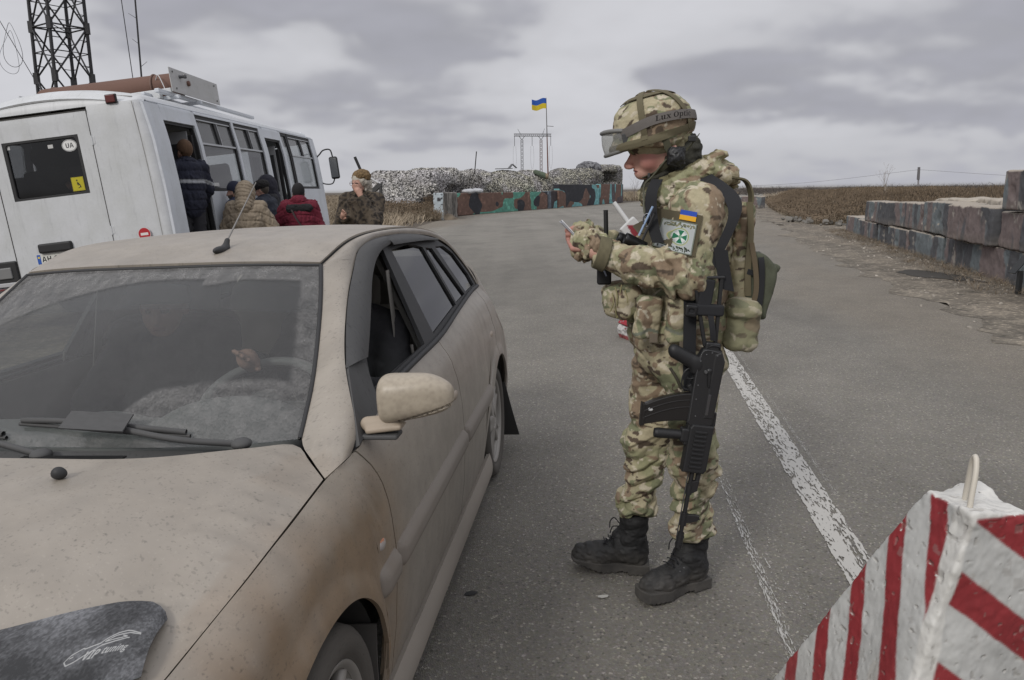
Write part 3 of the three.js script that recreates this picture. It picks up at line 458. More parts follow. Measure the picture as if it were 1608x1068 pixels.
{
  // road dust outside the wipers' sweep, and the smoked strip at the top of the glass
  const W = 1024, H = 512, swept = (u, v) => {           // u -1..1 across, v from the bottom
    const n = fbm(u * 6, v * 6, 1, 3) - 0.5; let top = u < 0.36 ? 0.905 - 0.42 * Math.max(0, (0.12 - u) / 1.1) ** 1.7 : 0.905 - (u - 0.36) * 0.02 - 0.05 * sstep(0.62, 0.36, u);
    const right = 0.925 - v * 0.03 + n * 0.02, bot = u > 0.2 ? 0.09 + 0.20 * Math.sqrt(Math.max(0, 1 - ((u - 0.72) / 0.5) ** 2)) * sstep(0.2, 0.4, u) : 0.05;
    return Math.min(sstep(-0.01, 0.015, top - v), sstep(-0.01, 0.02, right - u), sstep(-0.012, 0.02, v - bot + n * 0.03));
  };
  const a = dataTex(W, H, (x, y) => { const u = x / W * 2 - 1, v = y / H, s = swept(-u, v), n = fbm(x * 0.05, y * 0.05, 2, 4), m = fbm(x * 0.35, y * 0.35, 5, 3); const d = 0.40 + (n - 0.5) * 0.5 + (m - 0.5) * 0.45 + 0.12 * sstep(0.7, 1, v); return G3(lerp(clamp(d * 0.9, 0.2, 0.9), 0.105 + 0.05 * n, s)); }, false, false);
  const dust = std([0.25, 0.245, 0.24], 0.95, { alphaMap: a, transparent: true });
  carPart('dust_film', sheet(flip(wind(0.0035)), 40, 30), dust, screen);
  const tint = std([0.008, 0.008, 0.01], 0.2, { transparent: true, opacity: 0.38 });
  carPart('sun_strip', sheet((u, v) => wind(-0.004)(1 - u, lerp(0.685 + 0.02 * Math.cos((u - 0.5) * 3), 0.99, v)), 40, 8), tint, screen);
  const rub = []; for (const s of [1, -1]) rub.push(tube([0, .1, .25, .4, .55, .7, .85, 1].map((v) => { const p = wind(0.003)(s > 0 ? 1 : 0, v); return p; }), 0.007, 30, 6));
  rub.push(tube(Array.from({ length: 15 }, (_, i) => wind(0.003)(i / 14, 1)), 0.006, 40, 6)); carPart('rubber_seal', rub, blackTrim, screen);
}
const E1 = curve([[.515, 1.338, -.99], [.53, 1.395, -1.22], [.528, 1.412, -1.6], [.545, 1.388, -2.2], [.572, 1.318, -2.6], [.615, 1.205, -2.79]]);
const C1 = curve([[0, 1.356, -.905], [0, 1.412, -1.25], [0, 1.43, -1.7], [0, 1.41, -2.25], [0, 1.345, -2.72], [0, 1.25, -2.95]]);
carPart('roof', slab((u, v) => { const s = 1 - u * 2, e = E1(v), c = C1(v), a = Math.abs(s); return [s * e[0], c[1] + (e[1] - c[1]) * a ** 2.6, lerp(c[2], e[2], a * a)]; }, 44, 50, 0.012, uvm, dirt));
const ghx = (y) => 0.765 - 0.5 * (y - 0.95);
const gh = (z, y, o = 0) => [ghx(y) + o * 0.9, y + o * 0.45, z];
const fo = [[-.41, .912], [-.62, 1.092], [-.89, 1.236], [-1.2, 1.357], [-1.5, 1.388], [-2.0, 1.374], [-2.4, 1.333], [-2.62, 1.262], [-2.745, 1.12], [-2.755, 1.04]];
const FO = curve(fo.map(([z, y]) => gh(z, y, 0.012)));
// A pillar: from the windscreen edge to the door opening; cant rail: from the roof edge to the door opening
const WE = curve([[.757, .8905, -.272], [.704, .916, -.330], [.654, .941, -.398], [.628, 1.04, -.555], [.60, 1.13, -.69], [.56, 1.24, -.85], [.523, 1.338, -.985]]);
const FA = curve([[.783, .9065, -.392], [...gh(-.44, .935, .012)], ...fo.slice(1, 4).map(([z, y]) => gh(z, y, .012))]);
both('a_pillar', (u, v) => { const a = WE(v), b = FA(v * 0.985), k = 0.018 * 4 * u * (1 - u); return [lerp(a[0], b[0], u) + k * 0.7, lerp(a[1], b[1], u) + k * 0.6, lerp(a[2], b[2], u) + k * 0.3]; }, 12, 40, 0.012);
const FR = curve([gh(-1.12, 1.332, .012), ...fo.slice(3).map(([z, y]) => gh(z, y, .012))]);
both('roof_rail', (u, v) => { const a = E1(v), b = FR(v), k = 0.012 * 4 * u * (1 - u); return [lerp(a[0], b[0], u) + k, lerp(a[1], b[1], u) + k, lerp(a[2], b[2], u)]; }, 8, 50, 0.012);
for (const s of [1, -1]) carPart('drip_channel', tube(Array.from({ length: 22 }, (_, i) => { const p = E1(i / 23); return [s * (p[0] + 0.001), p[1] + 0.001, p[2]]; }), 0.0045, 60, 6), darkGap);
// tail: corner from the quarter panel to a flat tailgate
{
  const q = curve([[.722, 1.035, -2.765], [.79, .88, -2.87], [.80, .7, -3.05], [.80, .53, -3.2], [.79, .35, -3.28], [.765, .19, -3.25]]), t = curve([[.605, 1.20, -2.83], [.63, 1.03, -2.96], [.66, .85, -3.12], [.67, .7, -3.2], [.67, .45, -3.33], [.66, .19, -3.3]]);
  both('rear_corner', (u, v) => { const a = q(v), b = t(v), k = 0.03 * 4 * u * (1 - u); return [lerp(a[0], b[0], u) + k, lerp(a[1], b[1], u), lerp(a[2], b[2], u) - k * 0.6]; }, 10, 24);
  carPart('tailgate', slab((u, v) => { const p = t(v); return [lerp(p[0], -p[0], u), p[1], p[2] - 0.03 * Math.sin(u * Math.PI)]; }, 20, 20, 0.02, uvm, dirt));
}
// side windows: dark frame with openings, panes, rain visors
const PANES = { rear: [[-1.545, .997], [-1.615, 1.335], [-1.9, 1.34], [-2.095, 1.31], [-2.115, 1.032]], vent: [[-2.145, 1.035], [-2.135, 1.305], [-2.25, 1.292], [-2.385, 1.045]], quarter: [[-2.435, 1.048], [-2.33, 1.295], [-2.5, 1.285], [-2.62, 1.235], [-2.70, 1.11], [-2.70, 1.055]] };
const openFront = [[-.70, .985], [-.80, 1.075], [-1.0, 1.225], [-1.2, 1.305], [-1.4, 1.343], [-1.515, 1.348], [-1.375, .992]];
for (const s of [1, -1]) {
  const sh = shapeFrom([...fo, [-2.4, 1.012], [-1.5, .962], [-1.0, .962], [-.7, .945]]); for (const P of [openFront, ...Object.values(PANES)]) sh.holes.push(new THREE.Path(P.map((p) => new THREE.Vector2(...p)).reverse()));
  const g = new THREE.ExtrudeGeometry(sh, { depth: 0.016, bevelEnabled: false, curveSegments: 8 }), p = g.attributes.position;
  for (let i = 0; i < p.count; i++) { const z = p.getX(i), y = p.getY(i), o = p.getZ(i) - 0.010; const q = gh(z, y, o); p.setXYZ(i, s * q[0], q[1], q[2]); } g.deleteAttribute('uv'); g.computeVertexNormals();
  const fr = carPart('window_frame', g, blackTrim);
  for (const [k, P] of Object.entries(PANES)) { const c = P.reduce((a, b) => [a[0] + b[0] / P.length, a[1] + b[1] / P.length], [0, 0]); const gg = new THREE.ShapeGeometry(shapeFrom(P.map(([a, b]) => [c[0] + (a - c[0]) * 1.06, c[1] + (b - c[1]) * 1.06]))), pp = gg.attributes.position; for (let i = 0; i < pp.count; i++) { const q = gh(pp.getX(i), pp.getY(i), -0.004); pp.setXYZ(i, s * q[0], q[1], q[2]); } gg.computeVertexNormals(); carPart('pane', gg, k === 'rear' || k === 'vent' || k === 'quarter' ? new THREE.MeshPhysicalMaterial({ color: new THREE.Color(0.17, 0.175, 0.175), roughness: 0.04, transmission: 1, thickness: 0, side: THREE.DoubleSide }) : autoGlass, fr); }
  if (s < 0) { const gg = new THREE.ShapeGeometry(shapeFrom(openFront.map(([a, b]) => [a, b]))), pp = gg.attributes.position; for (let i = 0; i < pp.count; i++) { const q = gh(pp.getX(i), pp.getY(i), -0.004); pp.setXYZ(i, -q[0], q[1], q[2]); } gg.computeVertexNormals(); carPart('pane', gg, autoGlass, fr); }
  const mx = (q) => [s * q[0], q[1], q[2]];
  const vo = curve([gh(-.60, 1.078, .016), gh(-.74, 1.163, .018), gh(-.89, 1.238, .018), gh(-1.05, 1.303, .018), gh(-1.2, 1.358, .018), gh(-1.38, 1.383, .018), gh(-1.56, 1.388, .018)]), vi = curve([gh(-.745, 1.07, .03), gh(-.86, 1.13, .036), gh(-.99, 1.195, .038), gh(-1.13, 1.262, .038), gh(-1.28, 1.312, .036), gh(-1.42, 1.34, .034), gh(-1.57, 1.352, .028)]);
  carPart('rain_visor', slab((u, v) => { const a = vo(v), b = vi(v), k = 0.010 * 4 * u * (1 - u); return mx([lerp(a[0], b[0], u) + k, lerp(a[1], b[1], u) + k * 0.6, lerp(a[2], b[2], u)]); }, 8, 40, 0.004, uvm), grimePlastic);
  const ro = curve([gh(-1.575, 1.388, .016), gh(-1.8, 1.384, .018), gh(-2.1, 1.364, .018), gh(-2.41, 1.328, .014)]), ri = curve([gh(-1.60, 1.345, .03), gh(-1.8, 1.338, .036), gh(-2.1, 1.328, .034), gh(-2.40, 1.315, .018)]);
  carPart('rain_visor', slab((u, v) => { const a = ro(v), b = ri(v); return mx([lerp(a[0], b[0], u) + 0.008 * 4 * u * (1 - u), lerp(a[1], b[1], u), lerp(a[2], b[2], u)]); }, 6, 30, 0.004, uvm), grimePlastic);
  // black corner plate and mirror
  carPart('mirror_plate', slab((u, v) => { const a = [-.415, .915], b = [-.615, 1.085], c = [-.735, 1.06], d = [-.66, .945]; const e = [lerp(a[0], b[0], v), lerp(a[1], b[1], v)], f = [lerp(d[0], c[0], v), lerp(d[1], c[1], v)]; return mx(gh(lerp(e[0], f[0], u), lerp(e[1], f[1], u), .019)); }, 4, 8, 0.012, uvm), grimePlastic);
  carPart('belt_moulding', tube([gh(-.66, .952, .012), gh(-.85, .966, .012), gh(-1.2, .972, .012), gh(-1.6, .977, .012), gh(-2.1, 1.01, .012), gh(-2.55, 1.037, .012), gh(-2.75, 1.04, .01)].map(mx), 0.011, 60, 6), blackTrim);
  const mc = [s * 0.935, 1.024, -0.50];
  const shell = (x, y, z) => { const u = (x - mc[0]) * s, w = z - (mc[2] + 0.0), k = clamp((u + .1) / .2), top = .066 - .020 * sstep(.5, 1.05, k) ** 1.5, bot = -.068 + .036 * k ** 1.2, yc = (top + bot) / 2, hh = Math.max(.012, (top - bot) / 2), dep = .062 * (1 - .45 * k * k); return ((Math.abs((y - mc[1] - yc) / hh) ** 3.2 + Math.abs(u / .101) ** (u < 0 ? 9 : 4.5) + Math.abs(w / dep) ** 2.2) ** (1 / 3) - 1) * .035; };
  const mirror = carPart('mirror', nets((x, y, z) => Math.max(shell(x, y, z), -(z - (mc[2] - 0.03))) + (Math.abs(y - mc[1] + .040 - (x - mc[0]) * s * .28) < .0022 ? .003 : 0), [mc[0] - .14, .92, -.60], [mc[0] + .14, 1.13, -.40], 0.0036, (x, y, z) => { const n = fbm(x * 40, y * 40, z * 40, 3), m = fbm(x * 120, y * 120, z * 120, 2); return mixc([0.37, 0.32, 0.25], [0.27, 0.23, 0.18], clamp((m - 0.4) * 2) * 0.8 + (n - 0.5) * 0.5); }), vcol(0.42));
  carPart('mirror_foot', nets(blend([cap([s * .80, .958, -.49], [s * .87, .966, -.485], .019, .019), rbox([s * .85, .950, -.485], [.05, .008, .028], .007, [0, 0, s * 0.12])], 0.015), [Math.min(s * .76, s * .93), .90, -.56], [Math.max(s * .76, s * .93), 1.0, -.42], 0.0045, () => [0.34, 0.28, 0.215]), vcol(0.6), mirror);
  carPart('mirror_arm', box(0.10, 0.014, 0.06, s * 0.838, 0.929, -0.485, 0.006), grimePlastic, mirror);
  carPart('mirror_glass', box(0.14, 0.075, 0.003, mc[0] - s * .015, mc[1] + .004, mc[2] - 0.033, 0.001), std([0.7, 0.72, 0.74], 0.05, { metalness: 1 }), mirror);
  // side mouldings, one length per panel, and the sill
  for (const [a, b] of [[-.345, -.488], [-.506, -1.535], [-1.552, -2.26]]) {
    carPart('side_moulding', slab((u, v) => { const z = lerp(a, b, u), e = Math.min(1, Math.min(u, 1 - u) * Math.abs(b - a) / 0.02), y = lerp(0.604, 0.53, v), k = Math.min(1, Math.min(v, 1 - v) * 5) * 0.023 * e ** 0.5; return mx([HALF(y) - (z > -.1 ? .01 : 0) + k + 0.0015, y, z]); }, 40, 8, 0.01, uvm, (p) => { const n = fbm(p[0] * 30, p[1] * 30, p[2] * 12, 3); return mixc([0.215, 0.192, 0.168], [0.17, 0.14, 0.112], n * 0.9 * sstep(-1.2, -0.3, p[2])); }), vcol(0.8));
  }
  carPart('sill', slab((u, v) => { const z = lerp(-.36, -2.26, u), y = lerp(0.232, 0.13, v); return mx([0.812 + 0.012 * Math.sin(v * 2.6), y, z]); }, 30, 6, 0.02, uvm, (p) => { const n = fbm(p[0] * 9, p[1] * 9, p[2] * 5, 3); return [0.235 + n * .06, 0.212 + n * .05, 0.185 + n * .04]; }), vcol(0.8));
  carPart('side_marker', nets(ell([s * 0.843, .665, -.385], [.012, .017, .026]), [s * .843 - .04, .63, -.43], [s * .843 + .04, .70, -.34], 0.003, (x, y, z) => (y > 0.676 ? [0.42, 0.17, 0.09] : [0.33, 0.30, 0.28])), vcol(0.35));
  carPart('door_handle', nets(blend([ell([s * 0.822, .812, -2.50], [.018, .020, .055]), rbox([s * 0.822, .815, -2.50], [.012, .012, .05], .01)], 0.01), [s * .822 - .05, .77, -2.58], [s * .822 + .05, .86, -2.42], 0.005, () => [0.33, 0.275, 0.22]), vcol(0.5), s > 0 ? rdoor : car);
  carPart('door_handle', nets(ell([s * 0.832, .772, -1.44], [.018, .020, .055]), [s * .832 - .05, .73, -1.52], [s * .832 + .05, .82, -1.36], 0.005, () => [0.33, 0.275, 0.22]), vcol(0.5), s > 0 ? fdoor : car);
  // arches: dark liners, mud flaps
  for (const h of [0, RH]) {
    carPart('wheel_liner', sheet((u, v) => { const a = lerp(-0.25, Math.PI + 0.25, u); return mx([lerp(0.815, 0.55, v), WR + (AR + 0.008) * Math.sin(a), h + (AR + 0.008) * Math.cos(a)]); }, 30, 3), std([0.035, 0.033, 0.031], 0.95));
  }
  carPart('mud_flap', slab((u, v) => { const y = lerp(0.47, 0.10, v), z = -0.318 - 0.05 * v + 0.03 * Math.sin(v * 3); return mx([lerp(0.60, 0.832 - 0.012 * v, u), y, z - 0.02 * u]); }, 8, 12, 0.006, uvm), std([0.07, 0.064, 0.058], 0.9));
  carPart('mud_flap', slab((u, v) => { const y = lerp(0.44, 0.085, v), z = RH - 0.335 - 0.10 * v ** 1.5; return mx([lerp(0.56, 0.835 + 0.06 * v, u), y, z]); }, 8, 12, 0.006, uvm), std([0.045, 0.044, 0.042], 0.85));
}
// wheels
function wheel(x, z, turn) {
  const w = new THREE.Group(); w.name = 'wheel'; w.position.set(x, WR + (x < 0 ? 0.05 : 0), z); w.scale.setScalar(1.065); w.rotation.y = turn + (x < 0 ? Math.PI : 0); car.add(w);
  const lathe = (P, n = 56) => new THREE.LatheGeometry(P.map((p) => new THREE.Vector2(...p)), n).rotateZ(-Math.PI / 2);
  const tyre = lathe([[.20, -.075], [.22, -.088], [.25, -.092], [.274, -.084], [.288, -.07], [.293, -.05], [.293, .05], [.288, .07], [.279, .080], [.272, .0835], [.270, .0865], [.256, .089], [.240, .087], [.232, .083], [.226, .079], [.221, .074], [.20, .062]]);
  mesh('tyre', tyre, std([0.085, 0.078, 0.070], 0.92, { map: speck }), w);
  const grooves = []; for (const gx of [-.045, -.015, .015, .045]) grooves.push(lathe([[.2932, gx - .003], [.2945, gx], [.2932, gx + .003]])); mesh('tread_groove', grooves, darkGap, w);
  const alloy = std([0.27, 0.255, 0.235], 0.55, { metalness: 0.35 });
  const rim = mesh('rim', [lathe([[.20, -.06], [.204, .05], [.212, .066], [.220, .073], [.217, .077], [.203, .069], [.195, .045], [.185, .0], [.18, -.04], [.06, -.045], [.0, -.045]])], alloy, w);
  for (let k = 0; k < 5; k++) { const a = k / 5 * Math.PI * 2 + 0.3, f = rbox([0, 0.12, 0.05], [.038, .088, .012], .01, [-0.16, 0, 0]), ff = blend([f, cap([-.018, .06, .052], [-.034, .195, .05], .014, .016), cap([.018, .06, .052], [.034, .195, .05], .014, .016)], 0.012); const g = nets(ff, [-.07, .02, .0], [.07, .225, .09], 0.006); g.rotateZ(a).rotateY(Math.PI / 2); mesh('spoke', g, alloy, rim); }
  mesh('hub_cap', new THREE.SphereGeometry(0.048, 20, 10).scale(0.5, 1, 1).translate(0.05, 0, 0), alloy, rim);
  const nuts = []; for (let k = 0; k < 5; k++) { const a = k / 5 * 6.283; nuts.push(new THREE.CylinderGeometry(.008, .008, .012, 6).rotateZ(Math.PI / 2).translate(.058, Math.cos(a) * .062, Math.sin(a) * .062)); } for (const n of nuts) mesh('wheel_nut', n, darkGap, rim);
}
wheel(0.752, 0, 0.05); wheel(-0.752, 0, 0.05); wheel(0.735, RH, 0); wheel(-0.735, RH, 0);
// wipers
{
  const wp = (u, v, o) => wind(o)((u + 1) / 2, v);
  const wiper = (u0, v0, u1, v1, pu) => {
    const b = new THREE.Group(); b.name = 'wiper'; car.add(b);
    const mid = [lerp(u0, u1, 0.5), lerp(v0, v1, 0.5)];
    mesh('blade', [tube([0, .25, .5, .75, 1].map((t) => wp(lerp(u0, u1, t), lerp(v0, v1, t), 0.012)), 0.0055, 24, 6), tube([0.02, .25, .5, .75, .98].map((t) => wp(lerp(u0, u1, t), lerp(v0, v1, t) + 0.008, 0.018 + 0.012 * Math.sin(t * Math.PI))), 0.008, 24, 6)], grimePlastic, b);
    mesh('arm', [tube([wp(pu, -0.05, 0.02), wp(lerp(pu, mid[0], 0.4), lerp(-0.05, mid[1], 0.4), 0.035), wp(mid[0], mid[1], 0.036)], 0.0085, 20, 8), nets(ell(wp(pu, -0.05, 0.022), [.026, .015, .026]), wp(pu, -0.05, 0.022).map((q) => q - 0.05), wp(pu, -0.05, 0.022).map((q) => q + 0.05), 0.005)], grimePlastic, b);
    return [b, mid];
  };
  const [b, mid] = wiper(-0.10, 0.088, 0.60, 0.035, 0.80); wiper(-0.80, 0.07, -0.12, 0.03, 0.08);
  const q = (du, dv, o) => wp(mid[0] + du, mid[1] + dv, o);
  mesh('wind_plate', slab((u, v) => q(lerp(-0.11, 0.14, u), lerp(0.040, -0.045, v) - 0.012 * u, 0.045 + 0.012 * v), 6, 4, 0.004), grimePlastic, b);
}
// aerial with its fin-shaped foot
{
  const a = new THREE.Group(); a.name = 'aerial'; car.add(a);
  mesh('foot', nets(blend([ell([.15, 1.396, -1.05], [.016, .014, .05]), cap([.15, 1.40, -1.08], [.15, 1.425, -1.10], .012, .009)], 0.015), [.1, 1.36, -1.14], [.2, 1.46, -.97], 0.004), blackTrim, a);
  mesh('rod', rod([.15, 1.425, -1.10], [.153, 1.622, -1.36], .0032, .0018, 6), std([0.2, 0.19, 0.18], 0.5), a);
}
// cabin
{
  const dk = std([0.028, 0.027, 0.027], 0.85), seat = std([0.20, 0.18, 0.155], 0.95), grey = std([0.060, 0.060, 0.058], 0.8);
  carPart('cabin_floor', box(1.4, 0.05, 2.6, 0, 0.25, -1.6, 0.01), dk);
  carPart('firewall', box(1.3, 0.58, 0.04, 0, 0.55, -0.34, 0.01), dk);
  carPart('dashboard', nets(blend([rbox([0, .87, -.56], [.62, .055, .15], .05), ell([.36, .915, -.60], [.22, .085, .14]), ell([-.05, .90, -.58], [.12, .06, .12]), rbox([0, .72, -.62], [.64, .16, .07], .05)], .05), [-.75, .5, -.85], [.75, 1.06, -.24], 0.015), std([0.17, 0.166, 0.16], 0.85));
  const wh = new THREE.Group(); wh.name = 'steering_wheel'; wh.position.set(.36, .945, -.80); wh.rotation.x = -1.12; car.add(wh);
  mesh('rim', new THREE.TorusGeometry(.185, .016, 12, 48), std([0.22, 0.215, 0.21], 0.55), wh); mesh('spoke', [box(.34, .035, .015, 0, 0, -.03, .006), box(.035, .17, .015, 0, -.09, -.03, .006), new THREE.SphereGeometry(.06, 16, 10).scale(1, 1, .5).translate(0, 0, -.02)], grey, wh);
  carPart('steering_column', rod([.36, .92, -.78], [.36, .75, -.45], .035), dk);
  for (const s of [1, -1]) {
    const st = new THREE.Group(); st.name = 'front_seat'; st.position.set(s * .36, 0, 0); car.add(st);
    mesh('seat_cushion', nets(rbox([0, .48, -1.25], [.24, .09, .25], .07), [-.3, .35, -1.55], [.3, .62, -.95], .018), seat, st);
    mesh('seat_back', nets(rbox([0, .80, -1.58], [.23, .32, .065], .06, [-.28, 0, 0]), [-.3, .4, -1.85], [.3, 1.2, -1.35], .018), seat, st);
    mesh('headrest', nets(rbox([0, 1.16, -1.70], [.13, .08, .05], .045, [-.2, 0, 0]), [-.2, 1.02, -1.8], [.2, 1.3, -1.6], .012), seat, st);
    carPart('b_pillar_trim', slab((u, v) => { const y = lerp(.95, 1.35, v), z = lerp(-1.44, -1.54, v) - u * 0.10; return [s * (ghx(y) - .035), y, z]; }, 3, 8, .02), std([0.10, 0.095, 0.088], 0.8));
    carPart('seat_belt', slab((u, v) => { const a = [s * .60, 1.27, -1.47], b = [s * .665, .62, -1.36], w = 0.024; return [lerp(a[0], b[0], v), lerp(a[1], b[1], v), lerp(a[2], b[2], v) + (u - .5) * 2 * w]; }, 2, 10, .003), std([0.19, 0.18, 0.165], 0.8));
    carPart('door_card', slab((u, v) => [s * lerp(.725, .70, v), lerp(.955, .3, v), lerp(-.5, -2.35, u)], 10, 6, .02), std([0.09, 0.085, 0.08], 0.85));
    carPart('window_slot', box(.05, .012, .72, s * .742, .968, -1.03, .004), blackTrim);
    carPart('lock_pin', rod([s * .715, .96, -1.33], [s * .708, 1.0, -1.335], .006), std([0.12, 0.11, 0.1], .5));
  }
  carPart('rear_bench', nets(blend([rbox([0, .5, -2.15], [.62, .1, .25], .08), rbox([0, .82, -2.52], [.62, .32, .08], .07, [-.25, 0, 0])], .05), [-.75, .3, -2.8], [.75, 1.25, -1.8], .025), seat);
  carPart('roof_lining', slab((u, v) => { const s = 1 - u * 2, e = E1(v * .95), c = C1(v * .95), a = Math.abs(s); return [s * (e[0] - .03), c[1] - .03 + (e[1] - c[1]) * a ** 2.6, lerp(c[2], e[2], a * a)]; }, 12, 14, .005), std([0.14, 0.135, 0.125], .95));
  carPart('inner_mirror', nets(rbox([0, 1.27, -.90], [.11, .032, .012], .012), [-.15, 1.2, -.95], [.15, 1.34, -.85], .006), dk);
  carPart('underbody', box(1.3, .12, 3.6, 0, .22, -1.3, .02), dk);
}
// ---------------------------------------------------------------- camouflage cloth
// woven multi-tone print: tan ground fading to olive, brown and green blobs, pale flecks, dark twigs
function camo(x, y, z, s = 1, seed = 0) {
  const wx = (fbm(x * 7 * s, y * 7 * s, z * 7 * s + seed, 2) - 0.5) * 0.16 / s, wy = (fbm(x * 7 * s + 40, y * 7 * s, z * 7 * s + seed, 2) - 0.5) * 0.12 / s;
  s *= 2.1; const X = (x + wx) * s, Y = (y + wy) * s, Z = z * s + seed;
  const g = fbm(X * 4.5, Y * 6, Z * 4.5, 2); let c = mixc([0.37, 0.325, 0.215], [0.25, 0.245, 0.142], sstep(0.42, 0.62, g));
  const br = fbm(X * 9 + 7, Y * 13 + 3, Z * 9, 2); if (br > 0.59) c = [0.225, 0.165, 0.11];
  const gr = fbm(X * 8 - 11, Y * 12 + 9, Z * 8, 2); if (gr > 0.635) c = [0.185, 0.192, 0.112];
  const pale = fbm(X * 17 + 31, Y * 25, Z * 17, 2); if (pale > 0.655) c = [0.47, 0.42, 0.32];
  const dk = fbm(X * 14 + 3.7, Y * 24 + 21, Z * 14, 2); if (dk > 0.69) c = [0.085, 0.062, 0.043];
  const w = 0.88 + 0.24 * vnoise(x * 260, y * 260, z * 260); return [c[0] * w, c[1] * w, c[2] * w];
}
const cloth = vcol(0.95), OLIVE = [0.112, 0.098, 0.058];
const webbing = std([0.014, 0.0145, 0.017], 0.85), gunmetal = std([0.017, 0.017, 0.018], 0.42), polymer = std([0.013, 0.013, 0.014], 0.55), wornEdge = std([0.14, 0.14, 0.145], 0.4, { metalness: 0.7 });
const crease = (x, y, z, a, b, c) => { const n = fbm(x * a, y * b, z * c, 3); return Math.abs(n - 0.5); };

const soldier = thing('person', 'soldier in camouflage uniform and covered helmet with goggles, looking down at a document', 'person', [0.6, 0, -2.8]);
// body: one skin from head to feet, most of it under the clothes
{
  const Z = -2.8, skinBody = blend([cap([.66, 1.46, Z], [.64, 1.0, Z], .13, .13), cap([.63, 1.5, Z], [.57, 1.66, Z], .058, .055), cap([.64, 1.49, -2.64], [.60, 1.25, -2.58], .05, .042), cap([.60, 1.25, -2.58], [.29, 1.345, -2.70], .042, .03), cap([.64, 1.49, -2.98], [.55, 1.26, -3.02], .05, .042), cap([.55, 1.26, -3.02], [.29, 1.37, -2.88], .042, .03), cap([.665, .98, -2.71], [.675, .52, -2.68], .08, .055), cap([.675, .52, -2.68], [.70, .14, -2.738], .05, .035), cap([.60, .98, -2.89], [.53, .53, -2.9], .08, .055), cap([.53, .53, -2.9], [.492, .14, -2.88], .05, .035)], 0.05);
  const skin = [0.52, 0.30, 0.235];
  const b1 = nets(skinBody, [.2, 0.02, -3.12], [.86, 1.62, -2.48], 0.014, () => skin);
  const face = blend([ell([.548, 1.735, Z], [.100, .118, .078], [0, 0, .30]), ell([.512, 1.665, Z], [.062, .066, .057], [0, 0, .25]), ell([.478, 1.612, Z], [.022, .018, .026]), cap([.58, 1.62, Z], [.56, 1.68, Z], .056, .056)], 0.03);
  const nose = blend([cap([.448, 1.690, Z], [.429, 1.648, Z], .0075, .011), ell([.4265, 1.641, Z], [.0115, .0105, .0125]), ell([.436, 1.638, Z + .011], [.009, .008, .008]), ell([.436, 1.638, Z - .011], [.009, .008, .008])], 0.010);
  const f = (x, y, z) => {
    let d = smin(face(x, y, z), nose(x, y, z), 0.018); const az = Math.abs(z - Z);
    d = smin(d, ell([.452, 1.708, Z + Math.sign(z - Z) * .028], [.020, .010, .03])(x, y, z), 0.015);               // brow
    d = smin(d, ell([.492, 1.655, Z + Math.sign(z - Z) * .042], [.026, .022, .018])(x, y, z), 0.02);               // cheek
    d = smax(d, -ell([.441, 1.690, Z + Math.sign(z - Z) * .031], [.014, .009, .016])(x, y, z), 0.012);              // eye hollow
    d = smin(d, ell([.456, 1.689, Z + Math.sign(z - Z) * .030], [.011, .0095, .012])(x, y, z), 0.003);
    d = smin(d, ell([.4585, 1.6245, Z], [.0085, .0045, .020])(x, y, z), 0.006); d = smin(d, ell([.4625, 1.6150, Z], [.0085, .0048, .018])(x, y, z), 0.006);   // lips
    d = smax(d, -rbox([.455, 1.6197, Z], [.012, .0006, .021], .0004)(x, y, z), 0.003);
    d = smin(d, ell([.575, 1.685, Z + Math.sign(z - Z) * .082], [.018, .032, .008], [0, 0, .2])(x, y, z), 0.01);
    return d;
  };
  const b2 = nets(f, [.39, 1.55, -2.91], [.68, 1.88, -2.69], 0.0032, (x, y, z) => {
    const az = Math.abs(z - Z), n = fbm(x * 60, y * 60, z * 60, 2); let c = mixc([0.60, 0.345, 0.275], [0.56, 0.265, 0.21], sstep(.46, .42, x) * .8 + (n - .5) * .4);
    c = mixc(c, [0.46, 0.175, 0.15], sstep(.05, .02, Math.hypot(x - .495, y - 1.658, (az - .05))) * .7);
    if (Math.abs(y - 1.6197) < .0072 && x < .472 && az < .021) c = [0.30, 0.115, 0.10]; if (y > 1.7005 && y < 1.7105 && x < .462 && az > .012 && az < .046) c = [0.07, 0.045, 0.03]; if (Math.abs(y - 1.689) < .004 && az > .018 && az < .042 && x < .452) c = [0.05, 0.04, 0.035];
    const st = sstep(1.64, 1.60, y) * .35; return mixc(c, [0.2, 0.13, 0.11], st * n);
  });
  // bare finger tips that hold the papers: thumb and four fingers of each hand
  const fingers = (hx, hy, hz, sg) => {
    const P = [cap([hx + .055, hy - .005, hz], [hx + .01, hy - .002, hz - sg * .012], .026, .024)];
    for (let k = 0; k < 4; k++) { const oz = hz - sg * (.030 - k * .020), oy = hy + .004 - k * .009, l = [.62, .72, .66, .5][k]; P.push(cap([hx + .01, oy, oz], [hx - .022 * l, oy + .002, oz - sg * .006], .0105, .0098), cap([hx - .022 * l, oy + .002, oz - sg * .006], [hx - .034 * l, oy + .014, oz - sg * .022], .0098, .009)); }
    P.push(cap([hx + .035, hy + .018, hz - sg * .01], [hx + .0, hy + .032, hz - sg * .022], .0125, .011), cap([hx + .0, hy + .032, hz - sg * .022], [hx - .026, hy + .026, hz - sg * .03], .011, .0095));
    const lo = [hx - .08, hy - .09, hz - .1], hi = [hx + .1, hy + .08, hz + .1]; return nets(blend(P, 0.007), lo, hi, 0.0032, (x, y, z) => mixc([0.36, 0.19, 0.145], [0.42, 0.2, 0.16], sstep(hx + .01, hx - .03, x)));
  };
  under('body', [b1, b2, fingers(.236, 1.372, -2.745, 1), fingers(.236, 1.385, -2.85, -1)], vcol(0.62), soldier);
}
